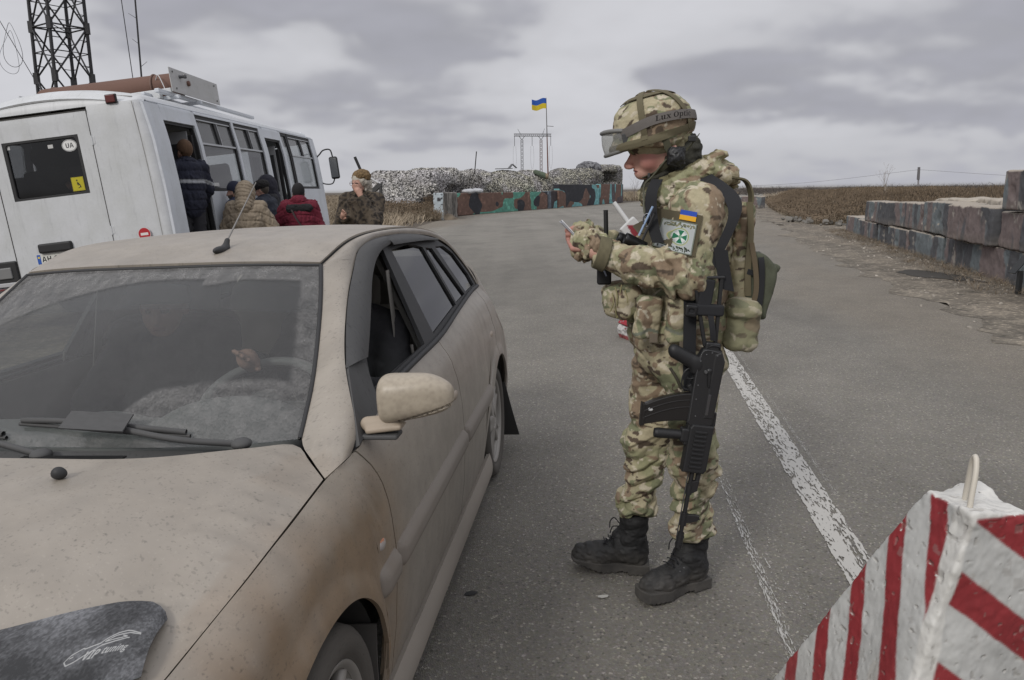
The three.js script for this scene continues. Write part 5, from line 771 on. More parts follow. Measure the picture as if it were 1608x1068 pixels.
// ---------------------------------------------------------------- things the soldier carries
{ // rifle hanging muzzle down; local y runs from the muzzle to the butt, -x is the magazine side
  const t = thing('rifle', 'black assault rifle with folding frame stock hanging muzzle down at the soldier\'s side', 'rifle', [.593, .285, -2.522]); t.rotation.z = -.14;
  const P = (name, geo, mat = gunmetal, par = t) => mesh(name, geo, mat, par);
  const ext = (pts, d, bev = .003) => { const g = new THREE.ExtrudeGeometry(shapeFrom(pts), { depth: d - 2 * bev, bevelEnabled: true, bevelSize: bev, bevelThickness: bev, bevelSegments: 2, curveSegments: 10 }); g.translate(0, 0, -d / 2 + bev); return g; };
  P('muzzle_brake', [rod([0, 0, 0], [0, .058, 0], .0125, .0125, 16), rod([0, .012, 0], [0, .018, 0], .0145, .0145, 16), rod([0, .04, 0], [0, .046, 0], .0145, .0145, 16)]);
  P('barrel', rod([0, .05, 0], [0, .34, 0], .0078, .0085, 12));
  P('cleaning_rod', rod([-.013, .03, .001], [-.013, .30, .001], .0022, .0022, 6), wornEdge);
  P('front_sight', [rod([0, .088, 0], [0, .135, 0], .0135, .0135, 12), ext([[.005, .098], [.048, .112], [.052, .128], [.04, .13], [.005, .128]], .018, .002), rod([.046, .112, 0], [.058, .118, 0], .003)]);
  P('gas_block', [rod([0, .208, 0], [0, .245, 0], .0125, .0125, 12), ext([[.004, .21], [.026, .225], [.028, .262], [.004, .255]], .018, .002)]);
  P('gas_tube', rod([.022, .245, 0], [.026, .345, 0], .009, .009, 12));
  const hg = P('handguard', [ext([[-.036, .30], [.030, .30], [.036, .31], [.036, .465], [-.030, .465], [-.036, .455]], .050, .006)], polymer);
  for (let k = 0; k < 9; k++) { P('rail_rib', box(.042, .0085, .008, -.002, .318 + k * .016, .0265, .002), polymer, hg); P('rail_tooth', box(.008, .0085, .024, .040, .318 + k * .016, 0, .002), polymer, hg); }
  for (let k = 0; k < 4; k++) P('vent_slot', box(.007, .022, .010, -.037, .325 + k * .032, .016, .002), std([.10, .10, .11], .5), hg);
  P('clamp', ext([[-.05, .395], [-.03, .39], [-.03, .475], [-.045, .47]], .034, .003), polymer);
  P('foregrip', [rod([-.04, .424, 0], [-.148, .419, 0], .0165, .0185, 16), rod([-.146, .419, 0], [-.158, .4185, 0], .0185, .016, 16), nets(rbox([-.046, .425, 0], [.022, .026, .019], .008), [-.08, .38, -.03], [-.01, .47, .03], .004)], polymer);
  const rc = P('receiver', ext([[-.052, .475], [-.052, .70], [-.040, .735], [.014, .735], [.030, .70], [.033, .62], [.030, .475], [.012, .465], [-.04, .465]], .036, .004));
  P('dust_cover', ext([[.004, .50], [.028, .50], [.031, .70], [.018, .728], [.004, .72]], .040, .008), gunmetal, rc);
  P('rear_sight', ext([[.028, .455], [.046, .47], [.044, .515], [.028, .52]], .018, .002), gunmetal, rc);
  P('bolt_slot', box(.010, .075, .003, .006, .545, .0195, .001), std([.13, .13, .135], .3, { metalness: .8 }), rc);
  P('selector', nets(blend([cap([-.012, .665, .021], [-.004, .61, .0215], .006, .004), ell([-.012, .665, .021], [.010, .010, .006])], .004), [-.04, .58, .005], [.02, .7, .035], .003), gunmetal, rc);
  P('pivot_knob', rod([-.022, .66, .017], [-.022, .66, .025], .007, .005, 10), std([.08, .08, .082], .35), rc);
  for (const [x, y] of [[-.03, .72], [-.012, .728], [.008, .72], [-.04, .61], [-.038, .56], [-.03, .50], [-.046, .695]]) P('rivet', new THREE.SphereGeometry(.0028, 8, 6).translate(x, y, .0185), wornEdge, rc);
  P('receiver_edge', tube([[-.050, .48, .0185], [-.050, .69, .0185], [-.040, .732, .0185], [.012, .732, .0185]], .0012, 30, 5), wornEdge, rc);
  const mg = (k) => { const a = []; for (let i = 0; i <= 12; i++) { const s = i / 12; a.push([-.045 - .165 * s, k ? lerp(.482, .448, s ** 1.6) : lerp(.574, .514, s ** 1.7)]); } return a; };
  P('magazine', [ext([...mg(0), ...mg(1).reverse()], .028, .004), ext([[-.207, .517], [-.203, .446], [-.212, .443], [-.217, .519]], .032, .003)], std([.014, .0125, .012], .35));
  P('magazine_rib', [tube(mg(0).map(([x, y]) => [x, y - .02, .0145]), .0022, 24, 5), tube(mg(0).map(([x, y]) => [x, y - .045, .0145]), .0022, 24, 5)], std([.017, .015, .0145], .3));
  P('magazine_mark', new THREE.SphereGeometry(.007, 12, 8).scale(1.3, .8, .25).translate(-.188, .503, .0145), std([.5, .5, .5], .4));
  P('magazine_catch', ext([[-.055, .578], [-.07, .60], [-.062, .606], [-.048, .588]], .016, .002));
  P('trigger_guard', tube([[-.05, .585, 0], [-.085, .59, 0], [-.092, .605, 0], [-.09, .645, 0], [-.078, .66, 0], [-.05, .66, 0]], .0032, 40, 6));
  P('trigger', tube([[-.05, .632, 0], [-.066, .625, 0], [-.078, .628, 0]], .0035, 16, 6));
  P('pistol_grip', nets(blend([cap([-.052, .672, 0], [-.135, .708, 0], .017, .0185), cap([-.052, .69, 0], [-.14, .722, 0], .017, .018), rbox([-.05, .675, 0], [.02, .032, .016], .012)], .015), [-.18, .62, -.03], [-.01, .77, .03], .004), polymer);
  const st = new THREE.Group(); st.name = 'stock'; t.add(st);
  P('hinge', [nets(rbox([-.012, .745, 0], [.026, .018, .017], .006), [-.05, .71, -.03], [.03, .78, .03], .004), tube([[-.035, .735, .012], [-.022, .752, .022], [.008, .752, .022], [.016, .738, .012]], .0022, 24, 5)], gunmetal, st);
  P('strut', beam([-.002, .752, 0], [-.022, .985, 0], .014, .013, .003), gunmetal, st); P('strut', beam([-.036, .745, 0], [-.115, .975, 0], .014, .013, .003), gunmetal, st);
  P('butt_plate', beam([-.122, .973, 0], [-.014, .988, 0], .024, .009, .003), std([.03, .03, .032], .35), st);
  P('wrap', nets(rbox([-.058, .87, 0], [.062, .020, .017], .008, [0, 0, .08]), [-.14, .83, -.04], [.02, .91, .04], .004), webbing, st); P('wrap', nets(rbox([-.066, .915, 0], [.024, .06, .014], .006), [-.11, .84, -.03], [-.02, .99, .03], .004), webbing, st);
  P('wrap_buckle', nets((x, y, z) => Math.max(rbox([-.108, .862, .012], [.022, .022, .01], .008)(x, y, z), -rbox([-.108, .862, .012], [.009, .007, .03], .003)(x, y, z)), [-.15, .83, -.01], [-.07, .90, .04], .0035), std([.01, .01, .011], .4), st);
  P('loose_end', slab((u, v) => [lerp(-.05, -.03, u) + v * .025, lerp(.855, .77, v), .012 + .006 * Math.sin(v * 3)], 3, 10, .003), webbing, st);
}
{ // green bag on the back
  const t = thing('backpack', 'small olive green pack with a black zip on the soldier\'s back', 'backpack', [.90, 1.09, -2.8]);
  const bx = rbox([.898, 1.212, -2.79], [.066, .122, .13], .018), f0 = (x, y, z) => smax(smax(bx(x, y, z), (x - .944) * .987 - (y - 1.277) * .16, .015), (y - 1.322) * .75 + (x - .905) * .66, .02) - .006 * Math.sin((y - 1.06) * 11) * sstep(.85, .94, x);
  under('bag', nets((x, y, z) => f0(x, y, z) + (0.1 - crease(x, y, z, 9, 9, 9)) * .03, [.82, 1.03, -3.0], [1.05, 1.36, -2.6], .005, (x, y, z) => { const n = vnoise(x * 240, y * 240, z * 240); return [.072, .078, .052].map((v) => v * (.85 + .3 * n)); }), vcol(.9), t);
  under('zip', slab((u, v) => { const p = curve([[.880, 1.330, -2.70], [.883, 1.318, -2.665], [.888, 1.22, -2.655], [.880, 1.13, -2.655], [.868, 1.088, -2.668]])(v); return [p[0] + (u - .5) * .020, p[1], p[2]]; }, 3, 30, .005), webbing, t);
  under('flap', nets((x, y, z) => rbox([.944, 1.275, -2.74], [.014, .014, .07], .008, [0, 0, -.5])(x, y, z) + (vnoise(x * 40, y * 40, z * 40) - .5) * .006, [.90, 1.23, -2.84], [.99, 1.32, -2.64], .005, () => [.074, .08, .054]), vcol(.9), t);
  under('compression_strap', slab((u, v) => [lerp(.832, .86, v), 1.27 - .008 * v + (u - .5) * .02, -2.66 + .004 * v], 2, 6, .004), webbing, t);
}
{ // hand-held radio behind the hands
  const t = thing('radio', 'black hand radio with a stub antenna held behind the soldier\'s hands', 'radio', [.345, 1.205, -2.80]);
  under('body', box(.052, .17, .035, .347, 1.295, -2.80, .008), std([.012, .012, .014], .5), t);
  under('antenna', tube([[.353, 1.37, -2.80], [.352, 1.42, -2.80], [.350, 1.485, -2.80]], .0085, 16, 10), std([.01, .01, .01], .6), t);
  under('pen_clip', rod([.335, 1.285, -2.775], [.352, 1.245, -2.77], .004, .003, 8), std([.3, .33, .42], .3), t);
}
{ const t = thing('document', 'small white booklet held open in the soldier\'s gloved hands', 'document', [.215, 1.395, -2.8]);
  under('page', slab((u, v) => [lerp(.190, .245, v), lerp(1.447, 1.39, v) + .004 * Math.sin(u * 3.1), lerp(-2.865, -2.735, u)], 6, 4, .003), std([.62, .62, .63], .8), t);
  under('cover', slab((u, v) => [lerp(.186, .242, v), lerp(1.444, 1.386, v), lerp(-2.867, -2.733, u)], 6, 4, .0025), std([.42, .43, .48], .6), t); }
{ const t = thing('binoculars', 'small black binoculars hanging in front of the soldier\'s chest above the forearm', 'binoculars', [.435, 1.37, -2.72]);
  for (const z of [-2.70, -2.755]) under('barrel', new THREE.LatheGeometry([[.0, -.04], [.015, -.04], [.017, -.02], [.019, .0], [.0225, .03], [.0225, .042], [.018, .042], [.016, .036], [0, .034]].map((p) => new THREE.Vector2(...p)), 20).rotateZ(1.2).translate(.428 + (z > -2.72 ? .018 : 0), 1.372, z), std([.012, .012, .013], .3), t);
  under('bridge', box(.03, .012, .05, .44, 1.375, -2.728, .004), std([.012, .012, .013], .4), t); }
{ const t = thing('lanyard', 'snap hook with pens and cord clipped on the soldier\'s chest', 'snap hook', [.478, 1.44, -2.66]);
  under('snap_hook', tube([[.470, 1.475, -2.635], [.482, 1.47, -2.63], [.484, 1.445, -2.63], [.470, 1.43, -2.632], [.462, 1.44, -2.634], [.462, 1.465, -2.635]], .003, 30, 6, true), std([.12, .12, .125], .3, { metalness: .8 }), t);
  under('pen', rod([.495, 1.475, -2.62], [.458, 1.385, -2.63], .005, .0045, 8), std([.02, .02, .022], .4), t); under('pen', rod([.49, 1.50, -2.625], [.447, 1.40, -2.64], .0042, .004, 8), std([.28, .38, .55], .4), t);
  under('cord', tube([[.47, 1.55, -2.68], [.463, 1.49, -2.645], [.468, 1.462, -2.635]], .003, 20, 6), std([.10, .1, .07], .8), t); }
// ---------------------------------------------------------------- white bus standing tilted on the verge (local: x right, y up, -z forward)
const bus = thing('bus', 'white bus with a tilted body, open doors and a red-brown gas cylinder on its roof', 'bus', [-5.04, 0.04, -8.828], -0.032);
bus.rotation.order = 'YXZ'; bus.rotation.z = 0.105;
{
  const streaks = dataTex(512, 512, (x, y) => { const n = tfbm(x / 512, y / 512, 5, 5, 4), s = tfbm(x / 512 * 3, y / 512 * 0.25, 16, 4, 33), g = tfbm(x / 512, y / 512, 60, 2, 8); const L = 0.95 + (n - .5) * .09 - Math.max(0, s - .66) * .28 + (g - .5) * .03; return [L, L * .995, L * (.985 + (n - .5) * .02)]; }, true);
  const white = std([.60, .62, .645], .45, { map: streaks }), whiteSide = std([.60, .635, .69], .45, { map: streaks }), seam = std([.05, .048, .045], .9), rubber = std([.016, .016, .017], .6), inner = std([.10, .10, .098], .85), dark = std([.03, .03, .031], .85);
  const P = (n, g, m = white, par = bus) => mesh(n, g, m, par);
  const HW = 1.22, L = 6.6;
  // side profile of half the section: x over y
  const wx = tab([[.35, 1.20], [.9, 1.235], [1.45, 1.235], [2.0, 1.215], [2.42, 1.165], [2.50, 1.13], [2.56, 1.06]]);
  const roofY = (x) => 2.56 + .15 * (1 - (x / 1.06) ** 2);
  // roof with rounded edges
  const roofF = (u, v) => { const s = u * 2 - 1, a = Math.abs(s), z = lerp(.02, -L + .05, v), e = Math.min(1, Math.min(v, 1 - v) * L / .35), dip = (1 - e) ** 2 * .13; const x = a < .8 ? 1.06 * a / .8 : lerp(1.06, wx(2.42), (a - .8) / .2), y = a < .8 ? roofY(x) : lerp(2.56, 2.42, ((a - .8) / .2) ** 1.5); return [Math.sign(s) * x, y - dip, z]; };
  P('roof', slab(roofF, 60, 50, .02, (p) => [p[0], p[2]]));
  P('gutter', [tube(Array.from({ length: 14 }, (_, i) => [wx(2.46) + .022, 2.462, lerp(-.1, -L + .1, i / 13)]), .012, 40, 6), tube(Array.from({ length: 14 }, (_, i) => [-wx(2.46) - .022, 2.462, lerp(-.1, -L + .1, i / 13)]), .012, 40, 6)], whiteSide);
  // side skins built of strips between the openings; s = 1 is the door side
  const strip = (n, s, z0, z1, y0, y1, m = whiteSide, nz = 6, ny = 14) => P(n, slab((u, v) => { const y = lerp(y1, y0, v); return [s * wx(y), y, lerp(z0, z1, s > 0 ? u : 1 - u)]; }, nz, ny, .03, (p) => [p[2], p[1]]), m);
  strip('side_panel', 1, .0, -.36, .42, 2.44); strip('side_panel', 1, -.36, -1.19, 2.262, 2.44); strip('side_panel', 1, -1.19, -1.275, .42, 2.44);
  strip('side_panel', 1, -1.275, -3.62, .42, 1.43, whiteSide, 20); strip('side_panel', 1, -1.275, -3.62, 2.415, 2.44); strip('window_post', 1, -2.455, -2.535, 1.43, 2.415);
  strip('window_post', 1, -3.545, -3.74, 1.43, 2.415); strip('side_panel', 1, -3.62, -3.74, .42, 1.43); strip('side_panel', 1, -3.74, -4.5, 2.285, 2.44); strip('side_panel', 1, -4.5, -4.60, .42, 2.44); strip('side_panel', 1, -4.60, -L + .02, .42, 1.47, whiteSide, 12); strip('side_panel', 1, -4.6, -L + .02, 2.43, 2.44); strip('window_post', 1, -6.30, -L + .02, 1.47, 2.43);
  strip('side_panel', -1, 0, -L, .42, 1.43, whiteSide, 20); strip('side_panel', -1, 0, -L, 2.30, 2.44, whiteSide, 10); for (const z of [0, -1.35, -2.65, -3.95, -5.2, -6.4]) strip('window_post', -1, z, z - .16, 1.43, 2.30);
  for (let k = 0; k < 5; k++) { const a = [0, -1.35, -2.65, -3.95, -5.2][k], b = [-1.35, -2.65, -3.95, -5.2, -6.4][k]; P('side_window', slab((u, v) => { const y = lerp(2.3, 1.43, v); return [-wx(y) + .015, y, lerp(a - .16, b, u)]; }, 2, 4, .005), new THREE.MeshPhysicalMaterial({ color: new THREE.Color(.75, .77, .78), roughness: .04, transmission: 1, thickness: 0, side: THREE.DoubleSide })); }
  // rear: slightly bowed panel with rounded corners, opening cut for the window
  const rearX = (y) => wx(y) - .02;
  const rearF = (x0, x1, y0, y1) => (u, v) => { const y = lerp(y1, y0, v), x = lerp(x0, x1, u), q = Math.abs(x) / 1.2; const W = rearX(Math.min(y, 2.5)); const X = clamp(x, -W, W); const top = roofY(Math.min(1.06, Math.abs(X))) - .13; return [X, Math.min(y, 2.64), .03 - .05 * q ** 6 - sstep(2.35, 2.66, y) * .05]; };
  const rearUV = (p) => [p[0], p[1]];
  const rp = (n, x0, x1, y0, y1, nu = 12, ny = 12, m = white) => P(n, slab(rearF(x0, x1, y0, y1), nu, ny, .02, rearUV), m);
  // fixed right half and door leaf (door seam at x = .549)
  P('rear_panel', slab((u, v) => { const y = lerp(2.46, .5, v); return rearF(.554, rearX(y) - .075, .5, 2.46)(u, v); }, 14, 20, .02, rearUV), white);
  P('rear_panel', slab((u, v) => { const y = lerp(2.46, .5, v); return rearF(-rearX(y) + .075, -.646, .5, 2.46)(u, v); }, 14, 20, .02, rearUV), white);
  P('rear_corner', slab((u, v) => { const y = lerp(2.46, .5, v), a = u * Math.PI / 2, W = rearX(y); return [W - .07 + .09 * Math.sin(a), y, -.045 + .075 * Math.cos(a) - sstep(2.35, 2.66, y) * .03]; }, 8, 20, .015, (p) => [p[0] + p[2], p[1]]), white);
  P('rear_corner', slab((u, v) => { const y = lerp(2.46, .5, v), a = (1 - u) * Math.PI / 2, W = rearX(y); return [-W + .07 - .09 * Math.sin(a), y, -.045 + .075 * Math.cos(a)]; }, 8, 20, .015, (p) => [p[0] + p[2], p[1]]), white);
  P('rear_dome', slab((u, v) => { const s = u * 2 - 1, a = lerp(0, Math.PI / 2, v), x = s * (1.13 - .03 * Math.cos(a)), yb = 2.455, yt = roofY(Math.min(1.05, Math.abs(x))) - .11 * Math.abs(s) ** 3 - .005; return [x, lerp(yb, yt, Math.sin(a)), .03 - .05 * Math.abs(s) ** 6 - .30 * (1 - Math.cos(a))]; }, 50, 12, .02, rearUV), white);
  const door = P('rear_door', [slab(rearF(-.64, -.50, .62, 2.41), 4, 18, .02, rearUV), slab(rearF(.40, .547, .62, 2.41), 4, 18, .02, rearUV), slab(rearF(-.50, .40, 2.17, 2.41), 12, 5, .02, rearUV), slab(rearF(-.50, .40, .62, 1.515), 12, 12, .02, rearUV)], white);
  const rr = (x0, x1, y0, y1, r) => { const s = new THREE.Shape(); s.moveTo(x0 + r, y0); s.lineTo(x1 - r, y0); s.quadraticCurveTo(x1, y0, x1, y0 + r); s.lineTo(x1, y1 - r); s.quadraticCurveTo(x1, y1, x1 - r, y1); s.lineTo(x0 + r, y1); s.quadraticCurveTo(x0, y1, x0, y1 - r); s.lineTo(x0, y0 + r); s.quadraticCurveTo(x0, y0, x0 + r, y0); return s; };
  const ring = (x0, x1, y0, y1, r, w, d) => { const s = rr(x0, x1, y0, y1, r), h = rr(x0 + w, x1 - w, y0 + w, y1 - w, Math.max(.01, r - w)); s.holes.push(h); return new THREE.ExtrudeGeometry(s, { depth: d, bevelEnabled: true, bevelSize: .004, bevelThickness: .004, bevelSegments: 1, curveSegments: 8 }); };
  // the pressed frame and pane of the rear window
  P('rear_window_frame', ring(-.515, .415, 1.485, 2.195, .09, .05, .03).translate(0, 0, .012), rubber, door);
  P('window_surround', ring(-.53, .43, 1.47, 2.21, .06, .03, .012).translate(0, 0, .018), white, door);
  const rearGlass = new THREE.MeshPhysicalMaterial({ color: new THREE.Color(.20, .20, .20), roughness: .06, transmission: 1, thickness: 0, side: THREE.DoubleSide });
  const gp = P('pane', new THREE.ShapeGeometry(rr(-.48, .38, 1.52, 2.16, .06)).translate(0, 0, .024), rearGlass, door);
  const sticker = (n, w, h, x, y, z, draw, par, cw = 256, rough = .5) => P(n, box(w, h, .002, x, y, z, 0).toNonIndexed(), [0, 1, 2, 3, 4, 5].map((i) => (i === 4 ? std([1, 1, 1], rough, { map: canvasTex(cw, Math.round(cw * h / w), draw), transparent: false }) : std([.5, .5, .5], .6))), par);
  const disc = (n, rx, ry, x, y, z, draw, par) => { const g = new THREE.CircleGeometry(1, 40).scale(rx, ry, 1).translate(x, y, z); return P(n, g, std([1, 1, 1], .5, { map: canvasTex(256, Math.round(256 * ry / rx), draw) }), par); };
  disc('country_sticker', .088, .066, .266, 2.062, .028, (c, w, h) => { c.fillStyle = '#dcdcda'; c.fillRect(0, 0, w, h); c.strokeStyle = '#55565a'; c.lineWidth = 7; c.beginPath(); c.ellipse(w / 2, h / 2, w / 2 - 9, h / 2 - 9, 0, 0, 7); c.stroke(); c.fillStyle = '#2a2b2e'; c.font = 'bold 104px sans-serif'; c.textAlign = 'center'; c.fillText('UA', w / 2, h / 2 + 37); }, door);
  sticker('access_sticker', .145, .155, .268, 1.632, .027, (c, w, h) => { c.fillStyle = '#b3a81c'; c.fillRect(0, 0, w, h); c.strokeStyle = '#8f8515'; c.lineWidth = 8; c.strokeRect(6, 6, w - 12, h - 12); c.strokeStyle = c.fillStyle = '#16170f'; c.lineWidth = 17; c.lineJoin = 'round'; c.beginPath(); c.arc(w * .46, h * .24, 16, 0, 7); c.fill(); c.beginPath(); c.moveTo(w * .46, h * .34); c.lineTo(w * .49, h * .58); c.lineTo(w * .64, h * .58); c.lineTo(w * .70, h * .78); c.moveTo(w * .47, h * .44); c.lineTo(w * .61, h * .45); c.stroke(); c.lineWidth = 13; c.beginPath(); c.arc(w * .49, h * .64, 42, 1.7, 4.2, true); c.stroke(); }, door);
  sticker('paper_note', .06, .055, -.455, 2.12, .027, (c, w, h) => { c.fillStyle = '#b9bab8'; c.fillRect(0, 0, w, h); }, door); sticker('paper_note', .06, .04, .045, 2.075, .027, (c, w, h) => { c.fillStyle = '#bdbdbb'; c.fillRect(0, 0, w, h); }, door);
  disc('no_entry_sticker', .074, .074, .929, .985, .057, (c, w, h) => { c.fillStyle = '#c9c4c2'; c.fillRect(0, 0, w, h); c.fillStyle = '#a91c26'; c.beginPath(); c.arc(w / 2, h / 2, w / 2 - 8, 0, 7); c.fill(); c.fillStyle = '#d6d2cf'; c.fillRect(w * .2, h * .4, w * .6, h * .2); }, bus);
  P('door_seam', [beam([.551, 2.42, .048], [.551, .62, .048], .012, .006), beam([-.645, 2.42, .048], [-.645, .62, .048], .012, .006), beam([-.645, 2.418, .047], [.551, 2.418, .047], .006, .012)], seam);
  for (const y of [2.083, 1.07]) { const h = P('hinge', [box(.03, .085, .018, .572, y, .044, .004), rod([.553, y - .05, .05], [.553, y + .05, .05], .012, .012, 10)], white); }
  P('panel_seam', tube([[1.118, 2.45, .0], [1.145, 2.0, .002], [1.16, 1.5, .0], [1.163, .9, .0], [1.155, .5, 0]].map((p) => [p[0] - .03, p[1], .050]), .003, 40, 5), std([.2, .19, .17], .9));
  P('marker_lamp', [box(.105, .085, .03, .859, 2.50, .055, .01)], std([.10, .018, .016], .3)); P('marker_bracket', box(.13, .1, .03, .859, 2.50, .036, .008), rubber);
  // plate, its lamp cover, rear lights, bumper
  P('plate_lamp', nets((x, y, z) => rbox([-.14, .955, .045], [.2, .055, .05], .02)(x, y, z), [-.40, .86, -.03], [.12, 1.05, .12], .012), rubber);
  const plate = P('number_plate', box(.52, .115, .006, -.14, .835, .048, .002), std([.62, .62, .60], .5));
  sticker('plate_print', .51, .108, -.14, .835, .0525, (c, w, h) => { c.fillStyle = '#cfcfc8'; c.fillRect(0, 0, w, h); c.fillStyle = '#2b57a8'; c.fillRect(0, 0, w * .085, h); c.fillStyle = '#e0c23a'; c.fillRect(w * .02, h * .2, w * .045, h * .2); c.fillStyle = '#17181c'; c.font = 'bold 88px sans-serif'; c.fillText('AH 6', w * .11, h * .82); }, plate, 512);
  for (const s of [1, -1]) { P('rear_light', [box(.42, .27, .05, s * -.86 + (s > 0 ? 0 : 0), .72, .05, .02)], rubber); P('light_lens', box(.17, .13, .03, s * -.80, .72, .078, .012), std([.20, .2, .2], .25)); P('light_lens', box(.16, .13, .03, s * -.985, .72, .078, .012), std([.16, .02, .02], .25)); }
  P('bumper', [beam([-1.2, .48, .06], [1.2, .48, .06], .16, .10, .02)], std([.035, .034, .034], .8)); P('bumper_strip', beam([-1.2, .585, .07], [1.2, .585, .07], .04, .05, .01), std([.4, .4, .41], .5)); for (const s of [1, -1]) P('reflector', box(.3, .09, .02, s * .95, .50, .118, .006), std([.13, .02, .02], .35));
  P('underbody', box(2.2, .3, L - .3, 0, .45, -L / 2, .02), dark);
  // right side openings: windows with black rubber, sliding upper lights, doors
  const sideShape = (P2) => { const s = new THREE.Shape(); return s; };
  const toSide = (g, o) => { const p = g.attributes.position; for (let i = 0; i < p.count; i++) { const z = -p.getX(i), y = p.getY(i), d = p.getZ(i); p.setXYZ(i, wx(y) + o + d, y, z); } g.computeVertexNormals(); return g; };
  const sideGlass = new THREE.MeshPhysicalMaterial({ color: new THREE.Color(.55, .56, .57), roughness: .10, transmission: .86, thickness: 0, side: THREE.DoubleSide });
  const fine = (x0, x1, y0, y1, n = 8) => new THREE.PlaneGeometry(x1 - x0, y1 - y0, 4, n).translate((x0 + x1) / 2, (y0 + y1) / 2, 0);
  const bar = (x0, x1, y0, y1, d = .02) => new THREE.BoxGeometry(x1 - x0, y1 - y0, d, 4, 8, 1).translate((x0 + x1) / 2, (y0 + y1) / 2, 0);
  const subdivRing = (a, b, y0, y1, w, d) => [bar(a, b, y1 - w, y1, d), bar(a, b, y0, y0 + w, d), bar(a, a + w, y0 + w, y1 - w, d), bar(b - w, b, y0 + w, y1 - w, d)];
  const chrome = std([.42, .43, .44], .4, { metalness: .6 });
  const win = (a, b, y0, y1, rail, mid) => {
    const w = P('window', subdivRing(a, b, y0, y1, .05, .03).map((g) => toSide(g, -.004)), rubber);
    P('pane', toSide(fine(a + .04, b - .04, y0 + .04, rail), -.012), sideGlass, w); P('pane', toSide(fine(a + .04, mid, rail, y1 - .04), -.016), sideGlass, w); P('pane', toSide(fine(mid, b - .04, rail, y1 - .04), -.010), sideGlass, w);
    for (const g of [bar(a + .04, b - .04, rail - .012, rail + .012, .03), bar(a + .05, b - .05, y1 - .062, y1 - .048, .03)]) P('rail', toSide(g, 0), chrome, w); P('glazing_bar', [bar(mid - .03, mid + .05, rail, y1 - .06, .028)].map((g) => toSide(g, -.004)), rubber, w); P('glazing_edge', [bar(mid + .05, mid + .065, rail, y1 - .06, .03)].map((g) => toSide(g, 0)), chrome, w);
    return w;
  };
  const w1 = win(1.27, 2.46, 1.425, 2.415, 2.05, 1.90); win(2.53, 3.56, 1.425, 2.42, 2.055, 3.08); win(4.98, 6.30, 1.465, 2.435, 2.06, 5.68);
  P('window_note', toSide(fine(1.40, 1.56, 1.50, 1.545, 2), .004), std([.5, .5, .49], .7), w1);
  const lw = P('quarter_light', subdivRing(4.585, 4.95, 1.47, 2.43, .04, .03).map((g) => toSide(g, -.004)), rubber); P('pane', toSide(fine(4.61, 4.93, 1.5, 2.40), -.012), sideGlass, lw);
  for (const [a, b, top] of [[.36, 1.19, 2.262], [3.74, 4.5, 2.285]]) {
    P('door_frame', [bar(a, a + .03, .5, top, .05), bar(b - .03, b, .5, top, .05), bar(a, b, top - .03, top, .05)].map((g) => toSide(g, -.02)), rubber);
    const f = P('door_leaf', [beam([1.12, 1.35, -b + .06], [.66, 1.35, -b + .10], .03, 1.72, .01)], std([.34, .35, .36], .6)); P('leaf_frame', [beam([1.15, 2.15, -b + .045], [1.15, .55, -b + .045], .05, .06, .01), beam([.95, 2.15, -b + .06], [.95, .55, -b + .06], .04, .05, .01)], rubber, f); P('leaf_pane', beam([1.09, 1.75, -b + .075], [.72, 1.75, -b + .105], .034, .62, .01), std([.05, .052, .055], .15), f);
    P('grab_rail', rod([1.05, .8, -a - .09], [1.05, 2.1, -a - .09], .016, .016, 10), chrome);
    for (let k = 0; k < 3; k++) P('step', box(.3, .05, b - a - .1, 1.05 - k * .28, .45 + k * .22, -(a + b) / 2, .01), dark);
  }
  P('side_stripe', [slab((u, v) => { const y = lerp(1.385, 1.345, v); return [wx(y) + .003, y, lerp(-1.3, -3.6, u)]; }, 10, 2, .002), slab((u, v) => { const y = lerp(1.30, 1.255, v); return [wx(y) + .003, y, lerp(-1.3, -3.6, u)]; }, 10, 2, .002)], std([.05, .06, .21], .5));
  P('side_rivets', Array.from({ length: 5 }, (_, i) => box(.012, .012, .05, wx(2.1 - i * .19) + .006, 2.14 - i * .19, -.20, .003)), std([.25, .25, .25], .7)).userData.kind = 'stuff';
  P('info_sheet', slab((u, v) => { const y = lerp(1.40, 1.16, v); return [wx(y) + .003, y, lerp(-6.3, -6.5, u)]; }, 3, 3, .002), std([.30, .24, .19], .7));
  // front end, mirror
  P('front', slab((u, v) => { const s = 1 - u * 2, y = lerp(1.45, .45, v); return [s * wx(y), y, -L - .02 + .16 * Math.abs(s) ** 4]; }, 20, 8, .03), whiteSide); P('front', slab((u, v) => { const s = 1 - u * 2, y = lerp(2.56, 2.36, v); return [s * wx(y) * .98, y, -L + .02 + .16 * Math.abs(s) ** 4 + (y - 2.36) * .4]; }, 20, 4, .03), whiteSide);
  P('windscreen', slab((u, v) => { const s = 1 - u * 2, y = lerp(2.36, 1.45, v); return [s * wx(y) * .985, y, -L - .01 + .16 * Math.abs(s) ** 4]; }, 20, 6, .006), new THREE.MeshPhysicalMaterial({ color: new THREE.Color(.8, .82, .82), roughness: .05, transmission: 1, thickness: 0, side: THREE.DoubleSide }));
  const mr = new THREE.Group(); mr.name = 'wing_mirror'; bus.add(mr);
  P('housing', nets((x, y, z) => rbox([1.50, 1.86, -6.72], [.085, .22, .05], .04)(x, y, z), [1.36, 1.58, -6.84], [1.66, 2.14, -6.6], .012), rubber, mr); P('mirror_glass', box(.14, .37, .004, 1.50, 1.86, -6.668, .002), std([.25, .26, .27], .15, { metalness: .6 }), mr);
